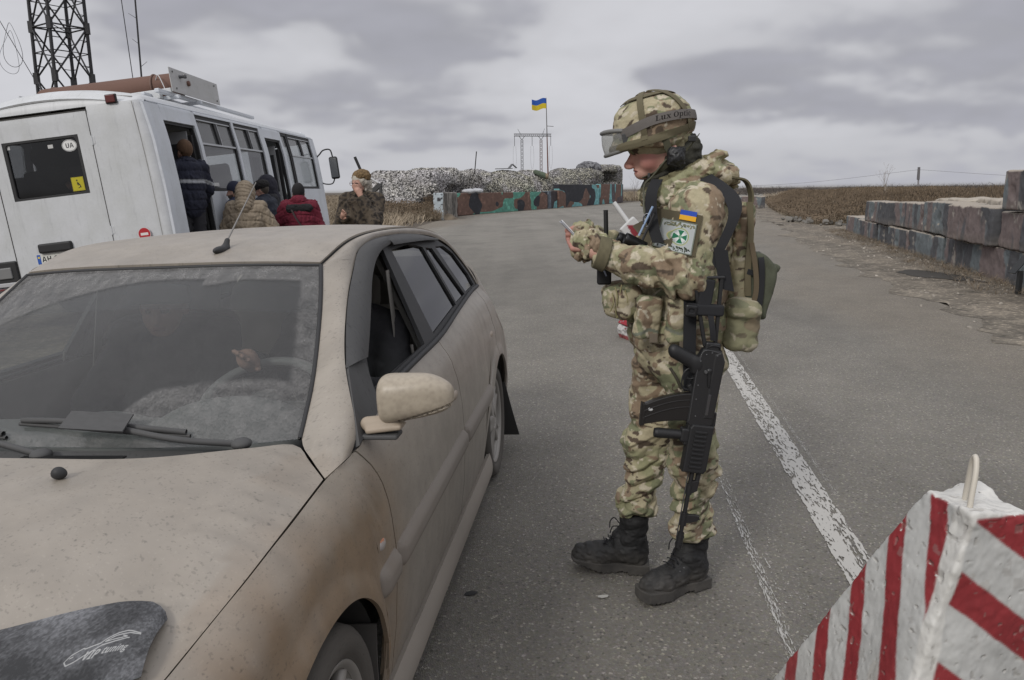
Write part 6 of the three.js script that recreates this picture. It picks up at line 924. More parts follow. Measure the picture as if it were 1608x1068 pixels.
  P('bracket', [tube([[1.2, 2.06, -6.5], [1.27, 2.14, -6.6], [1.34, 2.22, -6.68], [1.46, 2.22, -6.72], [1.50, 2.06, -6.72]], .014, 40, 8), tube([[1.22, 1.62, -6.5], [1.30, 1.56, -6.62], [1.42, 1.56, -6.7], [1.48, 1.66, -6.72]], .012, 30, 8)], rubber, mr);
  // roof load: gas cylinder across, white cover plates, frame
  const cy = P('gas_cylinder', new THREE.LatheGeometry([[.0, -1.0], [.06, -.995], [.12, -.97], [.15, -.92], [.155, -.86], [.155, .86], [.15, .92], [.12, .97], [.06, .995], [.035, 1.0], [.035, 1.04], [0, 1.04]].map((p) => new THREE.Vector2(...p)), 32).rotateZ(-Math.PI / 2).rotateY(.02).translate(.02, 2.865, -1.62), std([.155, .085, .064], .8, { map: streaks }));
  for (const x of [-.75, .62]) P('band', new THREE.TorusGeometry(.158, .012, 8, 36).rotateY(Math.PI / 2).translate(x, 2.865, -1.62), std([.15, .09, .07], .7), cy);
  P('roof_frame', [beam([-1.0, 2.66, -1.3], [1.05, 2.66, -1.3], .05, .05, .01), beam([-1.0, 2.66, -1.95], [1.05, 2.66, -1.95], .05, .05, .01), beam([.95, 2.70, -.9], [.95, 2.66, -4.1], .06, .05, .01), beam([.72, 2.70, -1.0], [.72, 2.66, -4.0], .05, .04, .01)], whiteSide);
  P('cover_plate', [beam([1.03, 2.86, -1.16], [1.03, 2.84, -2.62], .012, .30, .005)], std([.47, .475, .48], .5, { map: streaks })); P('cover_plate', beam([-.95, 2.78, -1.15], [-.95, 2.78, -2.1], .012, .22, .004), white); P('cover_plate', beam([.28, 2.735, -1.28], [.97, 2.745, -1.28], .05, .06, .008), white);
  for (const [y, z] of [[2.96, -1.24], [2.76, -1.28], [2.95, -2.5], [2.74, -2.52]]) P('plate_bolt', rod([1.03, y, z], [1.045, y, z], .012, .012, 8), std([.12, .12, .12], .6));
  P('valve', [rod([1.03, 2.92, -1.42], [1.12, 2.92, -1.44], .022, .018, 10), box(.04, .05, .05, 1.10, 2.92, -1.44, .01)], std([.10, .1, .105], .35, { metalness: .7 }));
  P('clamp_box', box(.10, .10, .09, .80, 2.70, -1.22, .008), white); P('hose', tube([[.68, 2.93, -1.50], [.75, 2.98, -1.44], [.82, 2.86, -1.38], [.88, 2.74, -1.3]], .006, 24, 6), std([.5, .5, .5], .5));
  // inside: floor, seats, rails
  P('floor', box(2.3, .05, L - .2, 0, .82, -L / 2, .01), inner); P('lining', slab((u, v) => { const s = 1 - u * 2; return [s * 1.02, 2.52 + .1 * (1 - s * s), lerp(-.1, -L + .2, v)]; }, 12, 4, .01), std([.28, .28, .27], .9));
  P('rear_lining', [box(.5, 1.2, .02, .82, 1.45, -.03, .005), box(.5, 1.2, .02, -.90, 1.45, -.03, .005)], inner);
  const seatG = nets(blend([rbox([0, 1.20, 0], [.40, .06, .2], .05), rbox([0, 1.52, .2], [.40, .34, .05], .05, [.12, 0, 0])], .04), [-.5, 1.05, -.3], [.5, 1.95, .4], .03); const seatM = [std([.055, .055, .06], .9), std([.09, .06, .055], .9)];
  for (const [x, z, k] of [[-.72, -1.0, 0], [-.72, -1.75, 1], [-.72, -2.5, 0], [-.72, -3.3, 0], [.70, -1.75, 1], [.70, -2.6, 0], [-.1, -.45, 0]]) { const m = P('seat', seatG, seatM[k]); m.position.set(x, 0, z); }
  const drv = P('driver_seat', seatG, seatM[0]); drv.position.set(-.6, -.1, -5.4);
  P('ceiling_rail', rod([.3, 2.3, -.8], [.3, 2.3, -5], .015, .015, 8), chrome);
  // wheels
  const tyreG = new THREE.LatheGeometry([[.22, -.11], [.36, -.12], [.43, -.10], [.445, -.06], [.445, .06], [.43, .10], [.36, .12], [.22, .11]].map((p) => new THREE.Vector2(...p)), 32).rotateZ(Math.PI / 2), rimG = new THREE.LatheGeometry([[0, .05], [.15, .05], [.2, .09], [.23, .1], [.23, -.1]].map((p) => new THREE.Vector2(...p)), 24).rotateZ(-Math.PI / 2);
  for (const z of [-1.6, -5.2]) for (const s of [1, -1]) { const w = new THREE.Group(); w.name = 'wheel'; w.position.set(s * 1.02, .445, z); w.rotation.y = s > 0 ? 0 : Math.PI; bus.add(w); mesh('tyre', tyreG, rubber, w); mesh('rim', rimG, chrome, w); }
}
// ---------------------------------------------------------------- roadside post under camouflage nets, painted barriers, flag
function paintTex(seed, cols, w = 1024, h = 160, kx = 7, ky = 1.6) {
  return canvasTex(w, h, (c) => { const im = c.createImageData(w, h); for (let y = 0; y < h; y++) for (let x = 0; x < w; x++) { const u = x / w * kx, v = y / h * ky, wx = fbm(u * .9, v * .9, seed + 9, 2) * .9, a = vnoise(u * 1.15 + wx + seed, v * 1.1, seed), b = vnoise(u * 1.1 - wx + seed * 2, v * 1.15 + 5, seed + 3), g = fbm(x * .06, y * .06, seed, 3), d = hash3(x, y, 2) * .06; let q = cols[0]; if (a > .50) q = cols[1]; if (b > .66) q = cols[2]; const k = (.82 + g * .32 + d) * (g > .72 ? 1.15 : 1), o = (y * w + x) * 4; im.data[o] = q[0] * k; im.data[o + 1] = q[1] * k; im.data[o + 2] = q[2] * k; im.data[o + 3] = 255; } c.putImageData(im, 0, 0); });
}
function barrier(name, label, a, b, h, d, tex, endTex, group) {   // painted wall segment from a to b on the ground, its face towards the road
  const t = thing(name, label, 'barrier', [a[0], 0, a[1]], 0, group);
  const L = Math.hypot(b[0] - a[0], b[1] - a[1]), g = new RoundedBoxGeometry(L, h, d, 2, .03), p = g.attributes.position, uv = g.attributes.uv; for (let i = 0; i < p.count; i++) { uv.setXY(i, p.getX(i) / L + .5, p.getY(i) / h + .5); }
  g.translate(L / 2, h / 2, -d / 2); g.rotateY(Math.atan2(-(b[1] - a[1]), b[0] - a[0])); mesh('wall', g, std([1, 1, 1], .9, { map: tex }), t); return t;
}
const TEAL = [88, 144, 128], BLUE = [112, 162, 164], BROWN = [108, 84, 74], BLACK = [46, 47, 52];
barrier('painted_barrier', 'long roadside barrier painted in teal, brown and black blotches, nearest the camera', [-3.35, -49], [3.15, -64.6], 1.42, .5, paintTex(3, [BROWN, TEAL, BLACK], 1024, 160, 8, 1.5));
barrier('painted_barrier', 'short barrier block with blue grey drips between the two painted walls', [3.25, -64.9], [4.35, -67.0], 1.46, .6, paintTex(8, [[96, 104, 112], BLUE, [62, 56, 58]], 256, 160, 4, .5));
barrier('painted_barrier', 'farther and taller barrier painted in pale blue, brown and black blotches', [4.25, -66.4], [9.35, -80.2], 2.02, .5, paintTex(12, [BROWN, BLUE, BLACK], 1024, 180, 8, 1.5));
barrier('painted_barrier', 'last barrier with vertical blue and brown drips at the end of the post', [9.45, -80.4], [13.3, -90.2], 2.1, .5, paintTex(17, [[84, 76, 78], BLUE, BROWN], 512, 160, 9, .45));
{ // speckled end block
  const m = mesh('concrete_block', nets((x, y, z) => rbox([0, 0, 0], [.28, .76, 2.3], .04)(x, y, z) + (fbm(x * 3, y * 3, z * 3, 3) - .5) * .1, [-.4, -.9, -2.5], [.4, .9, 2.5], .05, (x, y, z, a, b, c) => { const n = fbm(x * 6, y * 6, z * 6, 3), sp = vnoise(x * 9, y * 9, z * 9 + 4); if (c > .5) return sp < .28 ? [.05, .05, .055] : [.40, .45, .48]; return [.21 * (.5 + n), .195 * (.5 + n), .175 * (.5 + n)].map((v) => (fbm(x * 1.5, y * .8, z * 2.4, 2) > .56 ? v * .45 : v)); }), vcol(.95));
  m.position.set(-3.72, .72, -44.1); m.rotation.y = -.10; tag(m, 'upright concrete block with a pale speckled end at the left of the painted barrier', 'concrete block');
}
// nets: a dark draped sheet with thousands of cloth scraps tied to it
const scrapG = (() => { const g = new THREE.BufferGeometry(); g.setAttribute('position', new THREE.Float32BufferAttribute([-.5, 0, -.3, .5, .1, -.34, .45, -.06, .3, -.42, .12, .34], 3)); g.setIndex([0, 1, 2, 0, 2, 3]); g.computeVertexNormals(); return g; })();
const scrapM = std([1, 1, 1], .95);
function net(label, f, lo, hi, count, seed, tone, cat = 'camouflage net') {
  const t = thing('camouflage_net', label, cat, [(lo[0] + hi[0]) / 2, 0, (lo[2] + hi[2]) / 2]);
  const ff = (x, y, z) => f(x, y, z) + (fbm(x * .55, y * .55, z * .55 + seed, 3) - .5) * .38 + (.12 - crease(x, y * .5, z, .9, .5, .9)) * .35;
  const g = nets(ff, lo, hi, .14, (x, y, z) => { const n = fbm(x * 2, y * 2, z * 2, 3); return [.17 * (.5 + n), .163 * (.5 + n), .148 * (.5 + n)]; });
  const p = g.attributes.position, ix = g.index, r = rng(seed * 31 + 5), areas = []; let sum = 0; const A = V(), B = V(), C = V(), q = new THREE.Vector3();
  for (let i = 0; i < ix.count; i += 3) { A.fromBufferAttribute(p, ix.getX(i)); B.fromBufferAttribute(p, ix.getX(i + 1)); C.fromBufferAttribute(p, ix.getX(i + 2)); const n = B.clone().sub(A).cross(C.clone().sub(A)); const cen = A.clone().add(B).add(C).multiplyScalar(1 / 3); const toCam = V(-cen.x, 1.56 - cen.y, -cen.z); sum += n.length() / 2 * (n.dot(toCam) > -0.3 * n.length() * toCam.length() ? 1 : .05); areas.push(sum); }
  const im = new THREE.InstancedMesh(scrapG, scrapM, count); im.name = 'scraps'; im.userData.kind = 'stuff'; const M = new THREE.Matrix4(), E = new THREE.Euler(), Q = new THREE.Quaternion(), col = new THREE.Color();
  for (let k = 0; k < count; k++) {
    const w = r() * sum; let a = 0, b = areas.length - 1; while (a < b) { const m = (a + b) >> 1; if (areas[m] < w) a = m + 1; else b = m; } const i = a * 3;
    A.fromBufferAttribute(p, ix.getX(i)); B.fromBufferAttribute(p, ix.getX(i + 1)); C.fromBufferAttribute(p, ix.getX(i + 2)); let u = r(), v = r(); if (u + v > 1) { u = 1 - u; v = 1 - v; } q.copy(A).addScaledVector(B.clone().sub(A), u).addScaledVector(C.clone().sub(A), v); const n = B.clone().sub(A).cross(C.clone().sub(A)).normalize(); q.addScaledVector(n, .02 + r() * .05);
    const cl = fbm(q.x * 1.3, q.y * 1.3, q.z * 1.3 + seed, 3), c = r(); const s = .07 + r() * .085; Q.setFromUnitVectors(V(0, 1, 0), n); E.set((r() - .5) * 1.5, r() * 6.28, (r() - .5) * 1.5); Q.multiply(new THREE.Quaternion().setFromEuler(E)); M.compose(q, Q, V(s, s, s)); im.setMatrixAt(k, M);
    const dk = c < .23 + (cl - .5) * .6; const L = dk ? .075 + r() * .09 : tone * (.62 + r() * .6) * (.8 + cl * .4); col.setRGB(L, L * (dk ? .98 : .965), L * (dk ? .95 : lerp(.97, seed === 3 ? .90 : .80, clamp((cl - .36) * 4)))); im.setColorAt(k, col);
  }
  im.position.set(-t.position.x, 0, -t.position.z); under('netting', g, vcol(.95), t); t.add(im); return t;
}
const drapeBox = (list, k) => blend(list, k);
net('big white and black scrap net tented at the left of the painted barriers', (() => { const f = blend([rbox([-6.3, 1.2, -47.4], [2.0, 1.5, 1.3], .5, [0, -.1, 0]), rbox([-3.8, 1.75, -53.6], [1.2, 1.15, 2.3], .5, [0, -.4, .02]), rbox([-4.9, 1.6, -50.0], [1.0, 1.2, 1.8], .5, [0, -.4, .02]), ell([-7.7, .5, -46.4], [1.0, 2.0, 1.5]), ell([-6.9, .3, -45.6], [1.5, 1.1, 1.0])], .9), cut = cap([-4.0, 1.45, -49.6], [-2.9, 1.55, -52.0], .5, .5), cut2 = cap([-5.8, .0, -45.2], [-4.5, .55, -46.6], .6, .95); return (x, y, z) => smax(f(x, y, z), -Math.min(cut(x, y, z), cut2(x, y, z)), .15); })(), [-9.4, -.1, -57.0], [-1.6, 3.5, -43.8], 30000, 3, .55);
net('pale scrap net heaped over the middle of the post behind the long barrier', blend([ell([-2.6, 1.2, -57.8], [2.0, 1.9, 2.3]), ell([-.4, 1.35, -63.8], [2.4, 1.85, 2.4]), ell([1.7, 1.4, -70.8], [2.6, 1.9, 2.6]), ell([3.0, 1.2, -74.5], [2.2, 1.5, 2.0])], 1.1), [-5.6, -.1, -78], [5.6, 3.9, -54.6], 28000, 7, .47);
net('scrap net over the far dugout with a dark firing slit, behind the tall barrier', (() => { const f = blend([rbox([7.6, 2.0, -85], [2.2, 1.6, 3.4], .8, [0, -.35, 0]), rbox([10.9, 2.4, -93.2], [2.3, 1.95, 2.6], .6, [0, -.35, 0]), ell([5.2, 1.7, -77.2], [2.0, 1.9, 2.4])], 1), cut = rbox([11.9, 2.95, -90.6], [1.4, .62, 1.6], .3, [0, -.35, .05]); return (x, y, z) => smax(f(x, y, z), -cut(x, y, z), .2); })(), [2.6, .2, -98], [14.6, 5.0, -73], 24000, 11, .43);
{ // sandbags and boards coloured as the shade in the gap, roofing bits, log
  const bagG = (s) => nets((x, y, z) => ell([0, 0, 0], [.46, .17, .24])(x, y, z) + (fbm(x * 6, y * 6, z * 6 + s, 2) - .5) * .08, [-.6, -.3, -.35], [.6, .3, .35], .035, () => [.45, .46, .48]);
  [[-2.75, 1.53, -50.55, .2, 'flattened white sandbag at the left under the net opening'], [-2.25, 1.56, -51.8, -.1, 'plump white sandbag at the right under the net opening']].forEach(([x, y, z, r, l], i) => { const m = mesh('sandbag', bagG(i * 3), vcol(.95)); m.position.set(x, y, z); m.rotation.y = r; tag(m, l, 'sandbag', 'white sandbags on the barrier'); });
  const sup = thing('interior_shade', 'near-black posts and boards standing in for the dark interior under the big net', 'dark interior', [-5.2, 0, -46.8]); for (let k = 0; k < 4; k++) under('post', rod([-5.9 + k * .5, 0, -46.4 - k * .3], [-5.9 + k * .5, 1.5, -46.4 - k * .3], .08), std([.03, .026, .022], .95), sup); under('shade_backing', beam([-6.3, .6, -47.0], [-4.4, .6, -48.4], .05, 1.2), std([.03, .028, .026], .95), sup); under('rail', beam([-6.4, .75, -45.5], [-4.3, 1.62, -46.6], .07, .07), std([.25, .24, .22], .9), sup);  // near-black posts and boards carry the shade of the interior in their colour
  const log = mesh('log', nets((x, y, z) => cap([2.3, 3.15, -69.2], [3.2, 2.75, -68.2], .22, .26)(x, y, z) + (vnoise(x * 9, y * 9, z * 9) - .5) * .05, [1.7, 2.2, -69.8], [3.7, 3.7, -67.6], .05, (x, y, z) => (x > 3.15 ? [.24, .19, .13] : [.075, .095, .065])), vcol(.95)); tag(log, 'thick log end poking out of the nets above the barrier', 'log');
  tag(mesh('tin_roof', [beam([-1.2, 3.3, -63.2], [.2, 3.33, -63.4], .5, .05), beam([-.1, 3.33, -63.3], [.2, 3.68, -63.5], .3, .05), beam([.2, 3.68, -63.5], [.55, 3.36, -63.6], .3, .05)], std([.10, .10, .105], .7)), 'bent grey tin sheet sticking out above the middle net', 'tin sheet');
  const hump = mesh('tarpaulin', nets((x, y, z) => ell([9.0, 3.9, -88], [1.4, .8, 1.2])(x, y, z) + (fbm(x * 2, y * 2, z * 2, 3) - .5) * .4, [7.2, 2.8, -90], [10.9, 5.1, -86], .12, (x, y, z) => { const n = vnoise(x * 7, y * 7, z * 7); return n < .4 ? [.04, .04, .045] : [.19, .19, .2]; }), vcol(.95)); tag(hump, 'grey speckled tarpaulin hump on top of the far dugout', 'tarpaulin');
  tag(mesh('stick', rod([-2.5, 2.6, -54], [-2.32, 4.25, -54], .035), std([.03, .028, .026], .9)), 'dark stick standing up from the big net', 'stick');
  const st = thing('boom_gate', 'raised black and white boom behind the woman in the leopard coat', 'boom gate', [-6.6, 0, -40]); under('black_end', rod([-8.02, 3.35, -40], [-7.70, 2.55, -40], .075), std([.015, .015, .016], .6), st); under('white_end', rod([-7.70, 2.55, -40], [-6.75, 1.95, -40], .055), std([.5, .5, .5], .6), st); under('post', rod([-6.75, 0, -40], [-6.75, 2.0, -40], .09), std([.05, .05, .05], .7), st); under('counterweight', beam([-6.75, 1.95, -40], [-7.6, 1.25, -40.2], .2, .25, .02), std([.055, .055, .055], .8), st);
}
{ // flag on a leaning pole
  const t = thing('flagpole', 'blue and yellow flag on a leaning pole above the nets', 'flagpole', [3.75, 0, -75]);
  under('pole', rod([3.78, 0, -75], [3.62, 6.6, -75], .085, .05), std([.14, .06, .045], .8), t); under('pole', rod([3.62, 6.6, -75], [3.54, 10.2, -75], .045, .03), std([.10, .095, .09], .8), t); under('cross_arm', rod([3.60, 7.6, -75], [4.25, 7.55, -75], .025), std([.08, .08, .08], .8), t);
  const ft = canvasTex(64, 64, (c) => { c.fillStyle = '#2c55a6'; c.fillRect(0, 0, 64, 32); c.fillStyle = '#c9b22c'; c.fillRect(0, 32, 64, 32); });
  under('flag', slab((u, v) => [3.55 - u * 1.38, 10.15 - v * .96 - .16 * u + .06 * Math.sin(u * 7) + .03 * u * u, -75 + .16 * Math.sin(u * 6.5 + v)], 24, 10, .01, (p, u, v) => [u, 1 - v]), std([1, 1, 1], .9, { map: ft }), t);
}
// ---------------------------------------------------------------- lattice structures and wires
const steel = std([.020, .020, .023], .6);
{
  const t = thing('lattice_tower', 'dark four-legged lattice tower rising behind the bus', 'lattice tower', [-22.6, 0, -40]), h0 = 24.5, phi = .588, corner = (k, y) => { const s = (.955 - .006 * y), a = phi + Math.PI / 4 + k * Math.PI / 2; return [-22.62 + Math.cos(a) * s * 1.414 + y * .014, y, -40 + Math.sin(a) * s * 1.414]; };
  for (let k = 0; k < 4; k++) under('leg', rod(corner(k, 0), corner(k, h0), .085, .075, 6), steel, t);
  const N = 10, bh = h0 / N, lp = (a, b, q) => [lerp(a[0], b[0], q), lerp(a[1], b[1], q), lerp(a[2], b[2], q)];
  for (let i = 0; i < N; i++) { const b = [], y0 = i * bh, y1 = y0 + bh; for (let k = 0; k < 4; k++) { const A = corner(k, y0), B = corner((k + 1) % 4, y0), C = corner(k, y1), D = corner((k + 1) % 4, y1); b.push(rod(A, D, .045, .045, 5), rod(B, C, .045, .045, 5)); if (i % 2 === 0) b.push(rod(A, B, .04, .04, 5)); const X = lp(A, D, .5); b.push(rod(lp(A, C, .5), X, .028, .028, 4), rod(lp(B, D, .5), X, .028, .028, 4), rod(lp(A, C, .25), lp(A, D, .25), .024, .024, 4), rod(lp(B, D, .25), lp(B, C, .25), .024, .024, 4), rod(lp(A, C, .75), lp(B, C, .75), .024, .024, 4), rod(lp(B, D, .75), lp(A, D, .75), .024, .024, 4)); b.push(new THREE.BoxGeometry(.22, .55, .22).translate(...A)); } if (i % 2 === 0) b.push(rod(corner(0, y0), corner(2, y0), .03, .03, 4), rod(corner(1, y0), corner(3, y0), .03, .03, 4)); under('bracing', b, steel, t).userData.kind = 'stuff'; }
  const w = thing('guy_wire', 'thin cable with a hanging loop running down to the lattice tower', 'cable', [-24, 0, -40]); under('cable', rod([-25.9, 11.2, -40], [-23.2, 6.7, -39], .018, .018, 5), steel, w); const loop = []; for (let i = 0; i <= 24; i++) { const a = i / 24 * 6.283; loop.push([-24.9 + Math.sin(a) * .42, 9.0 + Math.cos(a) * 1.05, -39.9 + .2 * Math.sin(a * 2)]); } under('coil', tube(loop, .012, 60, 4, true), steel, w); under('coil', tube(loop.map(([x, y, z]) => [x + .12 * Math.sin(y * 2), y * .98 - .2, z + .2]), .01, 60, 4, true), steel, w);
  const m = thing('radio_mast', 'slim dark antenna mast with small spurs behind the bus roof', 'antenna mast', [-18.6, 0, -40]); under('mast', rod([-18.78, 0, -40], [-18.30, 22, -40], .055, .03, 8), steel, m); for (const [y, l] of [[7.9, .35], [9.0, -.3], [10.2, -.35]]) under('spur', rod([-18.6 + (y - 8) * .022, y, -40], [-18.6 + l, y + .25, -40], .014, .008, 5), steel, m);
  const g = thing('guy_wire', 'thin stay wire left of the antenna mast', 'cable', [-19, 0, -40]); under('cable', rod([-19.0, 6.0, -40], [-19.35, 14, -40], .022, .022, 5), steel, g);
}
{ // portal pylon far beyond the post
  const t = thing('power_pylon', 'far portal power pylon with a lattice crossbeam beside the flagpole', 'power pylon', [8.5, 0, -300]), pm = std([.10, .10, .105], .7), rustP = std([.14, .085, .07], .8);
  const lat = (a, b, w, n, r) => { const o = [], A = V(...a), B = V(...b), d = B.clone().sub(A).normalize(), s = Math.abs(d.y) > .5 ? V(1, 0, 0) : V(0, 1, 0), q = d.clone().cross(s).normalize(); const P = (i, k) => A.clone().lerp(B, i / n).addScaledVector(s, [w, w, -w, -w][k]).addScaledVector(q, [w, -w, -w, w][k]); for (let k = 0; k < 4; k++) o.push(rod(P(0, k), P(n, k), r, r, 4)); for (let i = 0; i < n; i++) for (let k = 0; k < 4; k++) o.push(rod(P(i, k), P(i + 1, (k + 1) % 4), r * .7, r * .7, 3)); return o; };
  for (const [x, m] of [[4.75, pm], [12.15, rustP]]) { under('leg', lat([x, 0, -300], [x, 20.6, -300], .42, 14, .09), m, t).userData.kind = 'stuff'; under('horn', [rod([x, 20.6, -300], [x - 1.2, 22.2, -300], .12, .1, 4), rod([x, 20.6, -300], [x + 1.2, 22.2, -300], .12, .1, 4)], pm, t); under('peak', rod([x + (x < 8 ? -.3 : .5), 22.4, -300], [x + (x < 8 ? -1.6 : 1.4), 24.8, -300], .1, .06, 4), pm, t); }
  under('crossbeam', lat([1.7, 22.5, -300], [16.1, 22.3, -300], .42, 18, .09), pm, t).userData.kind = 'stuff';
  for (const x of [1.9, 8.7, 15.9]) { under('insulator', rod([x, 22, -300], [x, 18.3, -300], .10, .10, 5), pm, t); under('jumper', tube([[x - .5, 18.3, -300], [x - .55, 12, -300], [x, 9.5, -300], [x + .6, 12, -300], [x + .5, 18.3, -300]], .035, 30, 4), std([.25, .25, .26], .7), t); }
}
{ const t = thing('radio_tower', 'slim grey tower on the right horizon above the field', 'tower', [133, 0, -250]); under('shaft', rod([133.2, 0, -250], [132.9, 6.2, -250], .30, .24, 8), std([.25, .24, .25], .8), t); under('antenna_head', rod([132.95, 3.4, -250], [132.85, 7.4, -250], .46, .40, 8), std([.13, .125, .13], .8), t);
  const w = thing('power_line', 'thin power line sagging across the right horizon', 'power line', [133, 0, -250]); for (const [a, b, s] of [[[60, 1.6, -250], [132.9, 6.6, -250], 1.2], [[132.9, 6.6, -250], [205, 4.0, -250], 1.2]]) under('wire', tube([a, [(a[0] + b[0]) / 2, (a[1] + b[1]) / 2 - s, -250], b], .05, 24, 4), std([.3, .3, .32], .8), w); }
// ---------------------------------------------------------------- red and white steel obstacle behind the soldier
{
  const t = thing('steel_hedgehog', 'red and white painted steel obstacle standing on the road behind the soldier', 'road block', [1.75, 0, -8]);
  const stripes = canvasTex(64, 256, (c) => { c.fillStyle = '#c9c6c2'; c.fillRect(0, 0, 64, 256); c.fillStyle = '#8e1f2b'; for (let i = 0; i < 5; i++) c.fillRect(0, 10 + i * 56, 64, 28); const r = rng(4); c.fillStyle = '#8f8a84'; for (let i = 0; i < 60; i++) c.fillRect(r() * 64, r() * 256, 3, 3); });
  const ib = (a, b) => { const s = shapeFrom([[-.11, -.1], [.11, -.1], [.11, -.08], [.014, -.08], [.014, .08], [.11, .08], [.11, .1], [-.11, .1], [-.11, .08], [-.014, .08], [-.014, -.08], [-.11, -.08]]), A = V(...a), B = V(...b), L = A.distanceTo(B), g = new THREE.ExtrudeGeometry(s, { depth: L, bevelEnabled: false }), p = g.attributes.position, uv = g.attributes.uv; for (let i = 0; i < p.count; i++) uv.setXY(i, p.getX(i) * 3, p.getZ(i) / L); g.applyMatrix4(new THREE.Matrix4().lookAt(B, A, V(0, 1, 0))); return g.translate(...a); };
  const hm = std([1, 1, 1], .7, { map: stripes });
  under('beam', ib([1.24, .09, -7.85], [2.35, 1.28, -8.2]), hm, t); under('beam', ib([1.30, 1.12, -8.02], [2.3, .09, -7.9]), hm, t); under('beam', ib([1.85, .09, -7.35], [1.70, 1.1, -8.7]), hm, t);
  under('end_plate', nets((x, y, z) => rbox([1.285, 1.135, -7.99], [.10, .105, .03], .012, [0, .1, .75])(x, y, z), [1.05, .9, -8.15], [1.5, 1.4, -7.85], .012, (x, y, z) => (x + y * .6 > 1.93 && y < 1.19 ? [.22, .022, .03] : [.52, .52, .51])), vcol(.7), t);
  under('tie_bar', rod([1.10, 1.42, -8.1], [1.28, 1.16, -8.0], .024), std([.5, .5, .49], .7), t);
  under('foot', nets((x, y, z) => rbox([1.28, .075, -7.87], [.11, .08, .12], .03, [0, .3, .2])(x, y, z) + (fbm(x * 14, y * 14, z * 14, 3) - .5) * .08, [1.05, -.02, -8.1], [1.5, .25, -7.65], .012, (x, y, z) => (vnoise(x * 9, y * 14, z * 9) > .55 || y < .04 ? [.20, .05, .05] : [.47, .46, .45])), vcol(.85), t);
}
// ---------------------------------------------------------------- dry steppe vegetation, stones
const tuft = (seed, n, lean, head) => { const r = rng(seed), P = [], I = [], C = []; for (let k = 0; k < n; k++) { const a = r() * 6.283, d = r() * .28, x = Math.cos(a) * d, z = Math.sin(a) * d, h = .45 + r() * .55, la = r() * 6.283, l = lean * r(), w = .004 + r() * .006, c = Math.cos(la + 1.57) * w, s = Math.sin(la + 1.57) * w, t = .75 + r() * .5; const b = P.length / 3; P.push(x - c, 0, z - s, x + c, 0, z + s, x + Math.cos(la) * l * .4 - c * .8, h * .6, z + Math.sin(la) * l * .4 - s * .8, x + Math.cos(la) * l * .4 + c * .8, h * .6, z + Math.sin(la) * l * .4 + s * .8, x + Math.cos(la) * l, h, z + Math.sin(la) * l); I.push(b, b + 1, b + 3, b, b + 3, b + 2, b + 2, b + 3, b + 4); for (let q = 0; q < 5; q++) C.push(t, t * .97, t * .93); if (head && r() < .5) { const e = P.length / 3, X = x + Math.cos(la) * l, Z = z + Math.sin(la) * l; P.push(X - .03, h - .04, Z, X + .03, h - .02, Z, X, h + .09, Z + .02); I.push(e, e + 1, e + 2); for (let q = 0; q < 3; q++) C.push(t * .7, t * .62, t * .55); } } const g = new THREE.BufferGeometry(); g.setAttribute('position', new THREE.Float32BufferAttribute(P, 3)); g.setAttribute('color', new THREE.Float32BufferAttribute(C, 3)); g.setIndex(I); g.computeVertexNormals(); return g; };
const grassM = std([1, 1, 1], .95, { vertexColors: true });
function scatter(name, label, geo, mat, list) {
  const im = new THREE.InstancedMesh(geo, mat, list.length), M = new THREE.Matrix4(), q = new THREE.Quaternion(), e = new THREE.Euler(), c = new THREE.Color(); im.name = numbered(name);
  list.forEach((p, i) => { e.set(p.tx || 0, p.a, p.tz || 0); q.setFromEuler(e); M.compose(V(p.x, p.y || 0, p.z), q, V(p.w, p.h, p.w)); im.setMatrixAt(i, M); c.setRGB(...p.c); im.setColorAt(i, c); });
  scene.add(im); tag(im, label, null, null, 'stuff'); return im;
}
